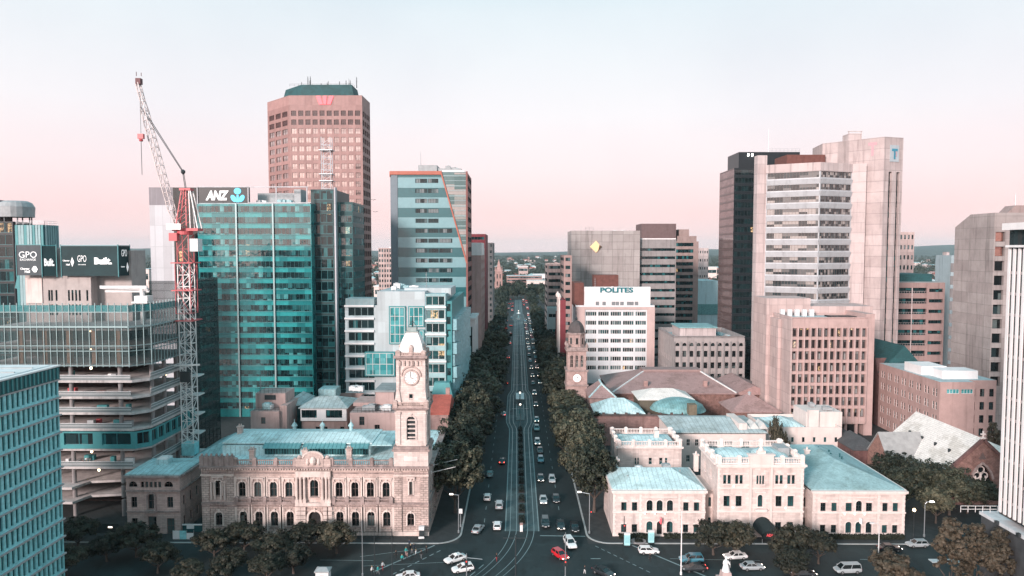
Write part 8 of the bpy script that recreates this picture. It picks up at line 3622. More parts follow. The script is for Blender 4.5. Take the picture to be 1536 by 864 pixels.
	b.prism([(x - 1,y - .3),(x + 1,y - .3),(x + 1,y + .3),(x - 1,y + .3)],.14,.5)
	b.frustum([(x - .95,y - .22),(x + .95,y - .22),(x + .95,y + .22),(x - .95,y + .22)],[(x - .85,y - .1),(x + .85,y - .1),(x + .85,y + .1),(x - .85,y + .1)],.503,1.1)
	b.build('body',CR_RED,T)
	x0,x1 = PX(272,153.2),PX(302,153.2)
	T = thing('lane_gate','low pale site gate closing the lane left of the post office','gate',((x0 + x1) / 2,153.5,.13))
	b = MB()
	b.box(x0,x1,153.4,153.5,.3,1.9)
	b.build('panel',TEALD,T)
	b = MB()
	b.bar((x0,153.3,1.95),(x1,153.3,1.95),.25)
	b.box(x0 + 1,x0 + 2.6,153.25,153.39,1.0,1.9)
	b.build('top_rail',WHITE,T)
	# bus shelter like dark canopy in front of the unfinished tower, with bright signs
	x0,x1 = PX(97,153),PX(176,153)
	T = thing('site_fence','dark site fence with lit notices along the foot of the unfinished tower','fence',((x0 + x1) / 2,153,.13))
	b = MB()
	b.box(x0,x1,153,153.1,.14,2.2)
	b.build('panel',mat('dark_fence',(.02,.03,.032),.7,.2),T)
	for k,w in ((.5,1.3),(9.5,.9),(14,.5)):
		b = MB()
		b.box(x0 + k,x0 + k + w,152.93,152.99,1.3,1.6)
		b.build('notice',LAMPW_SOFT,T)
# vehicles
PAINT = {'white': (.80,.80,.80),'silver': (.36,.40,.42),'dark': (.018,.022,.026),'red': (.55,.015,.025),'blue': (.06,.20,.26),'teal': (.14,.30,.32)}
CARS = {}
TYRE = plain('tyre_rubber',(.012,.012,.013),.8)
RIM = plain('alloy_rim',(.35,.36,.37),.35,.7)
HEAD_OFF = plain('clear_lens',(.6,.62,.64),.15)
HEAD_ON = plain('headlight_on',(1,.95,.9),.3,emit=5,emitcol=(1,.86,.74))
TAIL_OFF = plain('tail_lens',(.25,.01,.015),.3)
TAIL_ON = plain('tail_light_on',(.8,.03,.03),.3,emit=5,emitcol=(1,.08,.06))
def make_car(kind,color,lights,parts=True):
	key = (kind,color,lights,parts)
	if key in CARS:
		return CARS[key]
	P_ = plain('car_paint_' + color,PAINT[color],.28,0,coat=.6)
	T = bpy.data.objects.new('car',None)
	ORG[T] = (0,0,0)
	COL.objects.link(T)
	if kind == 'sedan':
		L,hw,zb,zr = 4.6,.91,.92,1.45
		prof = [(-2.3,.55,.78),(-2.2,.40,.95),(-1.5,.28,.98),(-.2,.25,.93),(.9,.25,.93),(1.7,.28,.84),(2.15,.32,.74),(2.3,.42,.6)]
		cab = (-1.75,1.05,-1.05,.28)
	elif kind == 'hatch':
		L,hw,zb,zr = 4.2,.90,.96,1.50
		prof = [(-2.1,.5,.85),(-2.02,.38,.98),(-1.4,.28,1.0),(-.1,.25,.97),(.8,.25,.97),(1.5,.28,.88),(1.95,.32,.76),(2.1,.42,.62)]
		cab = (-2.0,.98,-1.72,.2)
	elif kind == 'suv':
		L,hw,zb,zr = 4.7,.95,1.08,1.72
		prof = [(-2.35,.55,.95),(-2.28,.42,1.08),(-1.5,.34,1.1),(-.1,.3,1.08),(.95,.3,1.08),(1.75,.34,1.0),(2.2,.38,.88),(2.35,.5,.7)]
		cab = (-2.25,1.05,-1.95,.3)
	else:
		L,hw,zb,zr = 4.9,.96,1.15,1.9
		prof = [(-2.45,.55,1.0),(-2.4,.42,1.14),(-1.5,.34,1.16),(-.1,.3,1.14),(1.3,.3,1.12),(1.9,.34,1.0),(2.3,.38,.85),(2.45,.5,.7)]
		cab = (-2.38,1.75,-2.25,1.0)
	b = MB()
	rings = []
	for x,zl,zt in prof:
		e = .9 if abs(x) > L / 2 - .12 else 1.0
		w = hw * e
		rings.append([(x,-w * .9,zl),(x,-w,zl + .12),(x,-w,zl + (zt - zl) * .62),(x,-w * .9,zt),(x,w * .9,zt),(x,w,zl + (zt - zl) * .62),(x,w,zl + .12),(x,w * .9,zl)])
	for a,c in zip(rings[:-1],rings[1:]):
		for q in range(8):
			p = (q + 1) % 8
			b.face([a[q],a[p],c[p],c[q]])
	b.face(rings[0]); b.face(rings[-1][::-1])
	x0,x1,x2,x3 = cab
	w0,w1 = hw * .86,hw * .70
	# roof panel and pillars in paint
	zc = zb - .02
	lo = [(x0,-w0,zc),(x1,-w0,zc),(x1,w0,zc),(x0,w0,zc)]
	hi = [(x2,-w1,zr - .06),(x3,-w1,zr - .06),(x3,w1,zr - .06),(x2,w1,zr - .06)]
	b.box(x2 - .06,x3 + .06,-w1 - .02,w1 + .02,zr - .058,zr)
	for q in range(4):
		b.bar(lo[q],hi[q],.09)
	mx0,mx1 = (x0 + x1) / 2,(x2 + x3) / 2
	for sg in (-1,1):
		b.bar((mx0,sg * w0,zc),(mx1,sg * w1,zr - .06),.08)
		b.box(x1 - .35,x1 - .15,sg * hw * 1.0 - .02 if sg > 0 else -hw - .16,hw + .16 if sg > 0 else -hw + .02,zb + .02,zb + .17)
	b.build('body',P_,T)
	g = MB()
	for q in range(4):
		p = (q + 1) % 4
		g.face([lo[q],lo[p],hi[p],hi[q]])
	g.build('window',G_CAR,T)
	if parts:
		for sx in (-1,1):
			for sy in (-1,1):
				wx,r = sx * L * .3,.33 if kind in ('sedan','hatch') else .37
				w = MB()
				M = Matrix.Translation((wx,sy * (hw - .09),r)) @ Matrix.Rotation(pi / 2,4,'X')
				q = MB(); q.lathe(0,0,[(r * .6,-.11),(r,-.1),(r,.1),(r * .6,.11)],14)
				w.extend(q,M)
				wo = w.build('wheel',TYRE,T)
				q = MB(); q.lathe(0,0,[(r * .6,-.118),(r * .55,-.113),(r * .55,.113),(r * .6,.118)],10)
				d = MB(); d.extend(q,M); d.build('rim',RIM,wo)
	else:
		for sx in (-1,1):
			for sy in (-1,1):
				M = Matrix.Translation((sx * L * .3,sy * (hw - .09),.33)) @ Matrix.Rotation(pi / 2,4,'X')
				q = MB(); q.lathe(0,0,[(.33,-.1),(.33,.1)],10)
				w2 = MB(); w2.extend(q,M); w2.build('wheel',TYRE,T)
	xf,xb = L / 2 - .10,-L / 2 + .08
	hz = .6 if kind in ('sedan','hatch') else .74
	for sy in (-1,1):
		h = MB(); h.box(xf,xf + .14,sy * hw * .68 - .14,sy * hw * .68 + .14,hz - .03,hz + .09)
		h.build('headlight',HEAD_ON if 'h' in lights else HEAD_OFF,T)
		h = MB(); h.box(xb - .12,xb,sy * hw * .72 - .13,sy * hw * .72 + .13,hz + .1,hz + .28)
		h.build('tail_light',TAIL_ON if 't' in lights else TAIL_OFF,T)
	if parts:
		h = MB(); h.box(xf + .02,xf + .13,-.26,.26,hz - .22,hz - .11); h.build('number_plate',WHITE,T)
		h = MB(); h.box(-L / 2 - .045,-L / 2 + .1,-.26,.26,hz + .0,hz + .1); h.build('number_plate',WHITE,T)
	COLD.append(T)
	CARS[key] = T
	return T
COLD = []
def put_car(x,y,kind,color,rot,label,lights='',parts=True,group=None,z=.005,name='car'):
	src = make_car(kind,color,lights,parts)
	c = copy_tree(src)
	c.name = name
	c.location = (x,y,z)
	c.rotation_euler = (0,0,rot)
	tag(c,label,'car',group)
	ORG[c] = (x,y,z)
	return c
def vehicles():
	D = R
	near = [
		(683,842,'sedan','white',215,'white taxi sedan with a roof light turning on the left of the crossing',''),
		(694,857,'hatch','white',200,'white hatchback just behind the white taxi on the crossing',''),
		(612,869,'sedan','white',190,'white car cut by the bottom edge in front of the post office',''),
		(973,830,'hatch','white',2,'white hatchback driving right in front of the left treasury pavilion',''),
		(855,819,'suv','white',282,'white estate car waiting at the stop line right of the tram tracks',''),
		(840,836,'hatch','red',300,'red hatchback in the middle of the crossing','h'),
		(905,862,'sedan','dark',315,'black car turning at the bottom of the crossing','h'),
		(1037,843,'suv','blue',182,'dark blue estate behind the black sedan in front of the treasury',''),
		(1042,856,'sedan','dark',182,'black sedan with red tail lights beside the tall white mast','t'),
		(1128,854,'sedan','silver',5,'silver sedan just right of the statue','h'),
		(1103,838,'sedan','white',185,'white car half hidden under the tree in front of the treasury','h'),
		(1271,859,'van','silver',183,'silver people carrier right of the twin trees',''),
		(1205,864,'sedan','dark',3,'dark car with lights half hidden by the middle trees','h'),
		(1334,826,'sedan','dark',0,'black car passing the right treasury pavilion','h'),
		(1375,820,'hatch','silver',182,'pale hatchback parked at the kerb by the treasury end wall',''),
		(1452,836,'hatch','white',0,'white car seen through the brown tree at lower right',''),
		(717,797,'sedan','silver',75,'silver car on the left lanes nearest the crossing',''),
		(746,792,'hatch','white',90,'white hatchback beside the tram bed nearest the crossing',''),
		(749,761,'suv','silver',90,'pale car beside the tram bed, second from the crossing',''),
		(731,749,'hatch','white',90,'white car in the kerb lane in the shade of the left trees',''),
		(735,714,'hatch','teal',90,'teal car in the kerb lane beside the left trees',''),
		(753,694,'sedan','dark',90,'dark car with red tail lights left of the tram bed','t'),
		(755,623,'sedan','white',90,'white car left of the tram stop','t'),
		(818,788,'suv','dark',270,'dark off-road car waiting right of the tram bed near the stop line',''),
		(841,791,'sedan','dark',270,'dark car with headlights on in the second lane at the stop line','h'),
		(862,794,'sedan','dark',270,'black car in the kerb lane in the dark beside the treasury corner',''),
		(815,753,'sedan','silver',270,'car with bright headlights right of the tram bed in line with the last near planter','h'),
		(834,751,'sedan','dark',270,'dark unlit car under the right trees',''),
		(811,720,'sedan','dark',270,'dark car right of the tram bed behind the one with bright headlights','h'),
		(828,722,'hatch','silver',270,'pale hatchback in the second lane under the right trees',''),
		(811,692,'hatch','blue',270,'blue hatchback right of the tram bed',''),
		(810,678,'sedan','dark',270,'dark car with reddish glow between the blue hatchback and a silver one','t'),
		(806,666,'suv','silver',270,'silver car right of the tram bed behind the dark glowing one','h'),
		(805,645,'suv','teal',270,'teal car in the queue just before the tram stop',''),
		(805,632,'hatch','teal',270,'teal hatchback in the queue level with the tram stop ramp','h'),
	]
	for (px,py,kind,col,rot,lab,li) in near:
		x,y = G(px,py)
		c = put_car(x,y,kind,col,D(rot),lab,li)
		if 'taxi' in lab:
			l = MB(); l.box(-.25,.1,-.32,.32,1.452,1.62)
			o = l.build('roof_light',SIGN_W,None)
			o.parent = c
			o.location = (-.08,0,1.452)
	rn = random.Random(17)
	lanes = [(7.2,'tram side lane'),(10.6,'middle lane'),(13.4,'kerb lane')]
	cols = ['white','silver','dark','silver','dark','blue','dark','red','teal']
	for (x,ln),st,stop in zip(lanes,(282,330,395),(720,700,560)):
		y = st
		k = 0
		while y < stop and k < 22:
			kind = rn.choice(['sedan','hatch','suv','sedan'])
			c = rn.choice(cols)
			put_car(x + rn.uniform(-.3,.3),y,kind,c,D(270),'%s car, %s in the %s of the far queue right of the tracks' % ({'dark': 'dark'}.get(c,c),ORD[k],ln),'h' if rn.random() < .6 else '',y < 420,'cars queuing down the street')
			y += rn.uniform(10,26) if y < 480 else rn.uniform(9,20)
			k += 1
	k = 0
	for x,ys in ((-5.2,(330,402,470,520,575,640,720)),(-9.2,(450,555,610,690))):
		for y in ys:
			c = rn.choice(cols)
			put_car(x,y + rn.uniform(-6,6),rn.choice(['sedan','hatch','suv']),c,D(90),'%s car driving away left of the tracks, %s along from the tram stop' % (c,ORD[k]),'t' if rn.random() < .7 else '',False,'cars driving away up the street')
			k += 1
	rn = random.Random(4)
	for k in range(18):
		put_car(rn.choice([-9,-5.5,7.5,10.8]),730 + 9 * k,rn.choice(['sedan','suv']),rn.choice(cols),D(90),'tiny car far up the street beyond the second tram stop','ht',False,'tiny cars at the far end of the street')
	for T in COLD:
		for ch in list(T.children):
			for g in list(ch.children):
				bpy.data.objects.remove(g)
			bpy.data.objects.remove(ch)
		bpy.data.objects.remove(T)
# people
def person_mesh(pose,mats):
	"""one continuous skinned figure, 1.72 m tall, facing -y"""
	s = pose
	V = [((0,0,.92),.135),((0,0,1.12),.125),((0,0,1.34),.15),((0,0,1.46),.075),((0,-.01,1.52),.06),((0,-.02,1.62),.105),((0,-.01,1.70),.075)]
	E = [(0,1),(1,2),(2,3),(3,4),(4,5),(5,6)]
	for sg in (-1,1):
		k = len(V)
		st = sg * s
		V += [((sg * .10,0,.86),.10),((sg * .105,-.12 * st - .02,.48),.062),((sg * .11,.04 * st * 0 - .26 * st,.09),.045),((sg * .115,-.26 * st - .14,.035),.035)]
		E += [(0,k),(k,k + 1),(k + 1,k + 2),(k + 2,k + 3)]
		k = len(V)
		V += [((sg * .20,0,1.37),.062),((sg * .25,.08 * st + .02,1.10),.047),((sg * .25,.16 * st - .06,.88),.036),((sg * .25,.18 * st - .09,.79),.034)]
		E += [(2,k),(k,k + 1),(k + 1,k + 2),(k + 2,k + 3)]
	me = bpy.data.meshes.new('body')
	me.from_pydata([v for v,r in V],E,[])
	o = bpy.data.objects.new('body',me)
	COL.objects.link(o)
	mod = o.modifiers.new('Skin','SKIN')
	for i,(v,r) in enumerate(V):
		me.skin_vertices[0].data[i].radius = (r,r * (.8 if i < 3 else 1))
	me.skin_vertices[0].data[0].use_root = True
	o.modifiers.new('Sub','SUBSURF').levels = 1
	dg = bpy.context.evaluated_depsgraph_get()
	dg.update()
	out = bpy.data.meshes.new_from_object(o.evaluated_get(dg))
	bpy.data.objects.remove(o)
	for m in mats:
		out.materials.append(m)
	for p in out.polygons:
		c = p.center
		arm = abs(c.x) > .18 and c.z < 1.3
		if c.z > 1.47 or (arm and c.z < .87):
			p.material_index = 0
		elif c.z > .93 or arm:
			p.material_index = 1
		elif c.z > .1:
			p.material_index = 2
		else:
			p.material_index = 3
		p.use_smooth = True
	return out
def people():
	skin = plain('skin',(.45,.28,.21),.6)
	shoe = plain('shoe_leather',(.02,.018,.017),.5)
	hairs = [plain('dark_hair',(.02,.014,.011),.6),plain('brown_hair',(.09,.05,.03),.6),plain('fair_hair',(.35,.24,.13),.6)]
	cl = {'black': (.015,.016,.018),'white': (.75,.75,.75),'teal': (.04,.42,.40),'red': (.40,.04,.05),'grey': (.16,.17,.18),'pink': (.50,.30,.28),'navy': (.02,.035,.06)}
	CM = {k: plain('cloth_' + k,v,.8) for k,v in cl.items()}
	lst = [
		(558,862,'white','black',60,'person in a white top near the bottom left of the crossing lines'),
		(567,862,'teal','grey',50,'person in a teal top bending forward at the bottom left of the crossing'),
		(574,855,'white','red',45,'person in a white top and red trousers on the left crossing line'),
		(594,838,'black','black',230,'person in black walking alone on the crossing line'),
		(603,844,'teal','black',210,'person in a teal top at the near side of the crossing group'),
		(609,833,'teal','pink',40,'person in a bright teal top and pinkish trousers in the crossing group'),
		(611,840,'pink','black',60,'person in a pinkish top in the middle of the crossing group'),
		(616,829,'black','navy',220,'person in black at the back of the crossing group'),
		(618,836,'grey','black',50,'person in a grey top at the centre of the crossing group'),
		(621,827,'navy','black',60,'person in navy clothes farthest back in the crossing group'),
		(624,837,'white','black',240,'person in a white shirt on the right of the crossing group'),
		(632,838,'black','grey',230,'person in a black jacket walking just right of the crossing group'),
		(639.5,831,'black','black',200,'person in dark clothes crossing near the phone box kerb'),
		(614,821,'navy','black',180,'person in navy standing on the kerb in front of the post office'),
		(745,842,'black','red',30,'person in black and red walking on the tram tracks'),
		(877,861,'black','white',120,'person in dark top at the bottom of the crossing beside the black car'),
		(975,843,'black','black',0,'person in black beside the white hatchback in front of the treasury'),
		(1416,848,'black','navy',0,'person in dark clothes on the white traffic island'),
		(1033,848,'grey','black',0,'person in grey beside the tall white mast'),
	]
	rn = random.Random(9)
	for i,(px,py,top,leg,rot,lab) in enumerate(lst):
		x,y = G(px,py)
		z = .15 if y > 148.3 else .012
		if 'island' in lab: z = .16
		T = thing('person',lab,'person',(x,y,z))
		me = person_mesh(rn.choice([-1,1,.6,-.6]),[skin,CM[top],CM[leg],shoe])
		o = bpy.data.objects.new('body',me)
		COL.objects.link(o)
		o.parent = T
		h = MB()
		h.lathe(0,.015,[(.105,1.60),(.118,1.66),(.10,1.73),(.05,1.765)],10)
		hm = h.mesh('hair',rn.choice(hairs),(0,0,0),True)
		ho = bpy.data.objects.new('hair',hm)
		COL.objects.link(ho)
		ho.parent = T
		T.rotation_euler = (0,0,R(rot))
		s = rn.uniform(.97,1.06)
		T.scale = (s,s,s)
# trees
def crown(seed,rx,rz,zc,clumps,per,leaf,lobes=6,droop=.75):
	rn = random.Random(seed)
	lob = []
	for i in range(lobes):
		a = 2 * pi * i / lobes + rn.uniform(-.4,.4)
		rr = rn.uniform(.35,.62) * rx
		lob.append((rr * cos(a),rr * sin(a),zc + rn.uniform(-.35,.35) * rz,rn.uniform(.40,.60) * rx))
	lob.append((rn.uniform(-.2,.2) * rx,rn.uniform(-.2,.2) * rx,zc + .42 * rz,.5 * rx))
	v,f = [],[]
	for _ in range(clumps):
		lx,ly,lz,lr = rn.choice(lob)
		d = Vector((rn.gauss(0,1),rn.gauss(0,1),rn.gauss(.15,1))).normalized()
		q = rn.random() ** .35
		c = Vector((lx,ly,lz)) + Vector((d.x * lr * q,d.y * lr * q,d.z * lr * q * rz / rx * 1.05))
		if c.z < zc - rz * droop:
			continue
		cr = rn.uniform(.11,.21) * rx
		for _ in range(per):
			e = Vector((rn.gauss(0,1),rn.gauss(0,1),rn.gauss(.25,.9))).normalized()
			p = c + e * cr * (rn.random() ** .4)
			nrm = (e + d * .5 + Vector((rn.uniform(-.5,.5),rn.uniform(-.5,.5),rn.uniform(-.1,.8)))).normalized()
			t = nrm.cross(Vector((rn.uniform(-1,1),rn.uniform(-1,1),rn.uniform(-1,1)))).normalized()
			b = nrm.cross(t)
			s = leaf * rn.uniform(.65,1.25)
			i = len(v)
			v += [tuple(p - t * s),tuple(p + b * s * .62),tuple(p + t * s),tuple(p - b * s * .62)]
			f.append((i,i + 1,i + 2,i + 3))
	return v,f
def trunk_mb(seed,h,r,rx):
	rn = random.Random(seed)
	b = MB()
	b.tube([(0,0,0),(.05,0,h * .3),(rn.uniform(-.2,.2),rn.uniform(-.2,.2),h * .75),(rn.uniform(-.3,.3),rn.uniform(-.3,.3),h * 1.25)],[r * 1.25,r,r * .75,r * .3],8)
	for k in range(5):
		a = 2 * pi * k / 5 + rn.uniform(-.3,.3)
		e = rx * rn.uniform(.45,.7)
		b.tube([(0,0,h * .55 + .1 * k),(e * .45 * cos(a),e * .45 * sin(a),h * .95),(e * cos(a),e * sin(a),h * 1.35)],[r * .5,r * .33,r * .1],6)
	return b
TREES = {}
BARK = mat('bark',(.09,.07,.06),.9,.35,2.0,.2)
LEAF_A = foliage('plane_leaves',[(.006,.010,.008),(.020,.026,.018),(.062,.064,.042),(.155,.142,.092)])
LEAF_B = foliage('square_leaves',[(.005,.008,.007),(.017,.019,.014),(.046,.043,.029),(.12,.098,.064)])
LEAF_C = foliage('brown_leaves',[(.020,.018,.014),(.05,.042,.03),(.10,.078,.055),(.16,.12,.085)])
LEAF_D = foliage('distant_leaves',[(.012,.022,.019),(.024,.038,.031),(.048,.060,.044),(.085,.088,.06)])
def tree_proto(kind,var):
	key = (kind,var)
	if key in TREES:
		return TREES[key]
	spec = {'plane': (6.4,7.0,10.2,230,42,.36,5.2,.34,LEAF_A,7),'square': (4.5,3.4,5.6,200,42,.27,2.9,.24,LEAF_B,7),
			'brown': (3.1,6.6,9.0,150,40,.27,4,.22,LEAF_C,6),'far': (5.6,5.0,7.2,120,16,.62,3.2,.3,LEAF_D,6),'shrub': (2.6,2.0,2.4,110,40,.2,.8,.12,LEAF_C,5)}[kind]
	rx,rz,zc,cl,per,leaf,th,tr,lm,lobes = spec
	v,f = crown(hash(kind) % 97 * 0 + var * 13 + len(kind) * 101,rx,rz,zc,cl,per,leaf,lobes)
	me = bpy.data.meshes.new('crown')
	me.from_pydata(v,[],f)
	me.materials.append(lm)
	tm = trunk_mb(var * 7 + len(kind),th,tr,rx).mesh('trunk',BARK)
	TREES[key] = (me,tm)
	return TREES[key]
def put_tree(x,y,kind,var,label,group=None,s=1.0,sz=None,z=0,rot=0,name='street_tree'):
	me,tm = tree_proto(kind,var)
	T = thing(name,label,'tree',(x,y,z),group)
	for n,m in (('trunk',tm),('crown',me)):
		o = bpy.data.objects.new(n,m)
		COL.objects.link(o)
		o.parent = T
	T.rotation_euler = (0,0,rot)
	T.scale = (s,s,sz or s)
	return T
def trees():
	rn = random.Random(23)
	Ys = [166.5,181,195,209,224,240,257,274,292,311,331,353,376,400,426,454,484,516,552,592,636,684,738,800,866]
	for side,xk in (('left',-14.6),('right',17.3)):
		for k,Y in enumerate(Ys):
			s = rn.uniform(.95,1.08)
			sz = s * (1.04 if side == 'left' else 1.0) * rn.uniform(.95,1.06)
			if k == 0:
				s,sz = (1.0,1.03)
			if Y > 190: s *= 1.12
			if Y > 330: s *= .92; sz *= .9
			if Y > 540: sz *= .85
			if 228 < Y < 460 and not (side == 'right' and Y < 262): s *= 1.42 if side == 'left' else 1.22; sz *= 1.12
			if side == 'right' and 205 < Y < 262: sz *= .74
			if side == 'right' and k == 2: s *= 1.08; sz *= 1.12
			if side == 'right' and k == 0:
				lab = 'big plane tree nearest the treasury corner, front of the right hand row'
			elif side == 'left' and k == 0:
				lab = 'big plane tree nearest the post office corner, front of the left hand row'
			else:
				lab = 'plane tree in the row on the %s of the street, %s from the crossing' % (side,ORD[k])
			x = xk + rn.uniform(-.5,.5) + (1.6 if side == 'right' and Y < 172 else 0) - (.6 if side == 'left' and Y < 172 else 0)
			put_tree(x,Y + rn.uniform(-1,1),'plane' if Y < 420 else 'far',k % 4,lab,'plane trees lining the street',s if Y < 420 else s * 1.12,sz if Y < 420 else sz * 1.25,.13,rn.uniform(0,6.28))
	# square in front
	fr = [(62,148,1.0,'square','dark tree at the foot of the teal panelled office, leftmost at the bottom'),(118,145,1.0,'square','dark bushy tree in the bottom row, second from the left edge'),(160,139,.9,'square','brownish tree low in the bottom row before the unfinished tower'),
		  (205,141,1.12,'square','tall dark tree in the bottom row directly below the corner bank'),(236,134,.95,'square','dark tree at the bottom edge just left of the lane gap'),(98,132,.9,'square','tree cut by the bottom edge near the left corner'),(30,130,.85,'square','tree in the very bottom left corner'),
		  (322,140,.95,'square','round dark tree at the bottom right of the lane gap'),(366,143,1.08,'square','dark tree hiding the foot of the left half of the post office'),(408,139,1.0,'square','dark tree below the second bay of the post office'),
		  (340,131,.85,'square','small tree at the bottom edge left of the white kiosk'),(400,130,.9,'square','tree at the bottom edge beside the white kiosk'),(462,144,1.05,'square','dark tree in front of the post office door'),(505,143,1.02,'square','rightmost tree in front of the post office'),(440,134,.9,'square','low dark tree between the white kiosk and the post office door'),(280,128,.8,'square','low dark tree at the bottom edge of the lane gap'),
		  (1070,143,.98,'square','round tree in front of the treasury door, left half'),(1103,142,1.0,'square','round tree in front of the treasury door, right half'),
		  (1185,140,1.0,'square','tree between the silver sedan and the silver people carrier'),(1228,139,.88,'square','smaller dark tree against the right treasury pavilion'),(1190,131,.88,'square','low tree at the bottom edge below the middle trees'),
		  (1341,130,.75,'shrub','brown bush at the bottom edge left of the big brown trees')]
	for i,(px,Y,s,kind,lab) in enumerate(fr):
		x = PX(px,Y,830)
		if kind == 'shrub':
			put_tree(x,Y,'shrub',0,lab,None,1.75,1.55,.0,1.0,'bush')
			continue
		put_tree(x,Y,kind,i % 4,lab,None,s,s * (.70 if px < 545 else .84) * rn.uniform(.95,1.08),.0,rn.uniform(0,6.28),'square_tree')
	for i,(px,Y,s,lab) in enumerate(((1428,125,.86,'tall brown loose tree, left of the trio at the lower right'),(1466,126,.80,'brown tree in the middle of the trio at the lower right'),(1497,122,.82,'brown tree against the dark podium at the lower right'),(1380,119,.45,'low brown tree at the bottom edge beside the brown bush'),(1450,117,.52,'low brown tree at the bottom edge under the brown trio'))):
		put_tree(PX(px,Y,820),Y,'brown',i % 3,lab,None,s * 1.2,s * 1.15,.0,rn.uniform(0,6.28),'square_tree')
	ch = [(1352,166,.72,'dark tree touching the end wall of the treasury'),(1392,168,.86,'dark tall tree in front of the church roof'),(1425,165,.80,'dark tree left of the church gable'),(1452,166,.60,'dark tree under the church window'),(1340,180,.72,'dark tree in front of the church transept'),(1405,160,.58,'low dark tree beside the hooked lamp post'),(1300,184,.42,'small dark tree behind the treasury right roof'),(1478,168,.52,'small dark tree at the right foot of the church gable')]
	for i,(px,Y,s,lab) in enumerate(ch):
		put_tree(PX(px,Y,740),Y,'plane',i % 4,lab,None,s * 1.05,s * .9,.13,rn.uniform(0,6.28),'church_tree')
	put_tree(PX(1168,197,660),197,'square',2,'small tree growing up behind the treasury centre roof',None,.62,1.75,.1,0,'courtyard_tree')
	put_tree(PX(1490,200,660),200,'brown',1,'small brownish tree between the church and the ribbed tower',None,.8,.95,.1,0,'courtyard_tree')
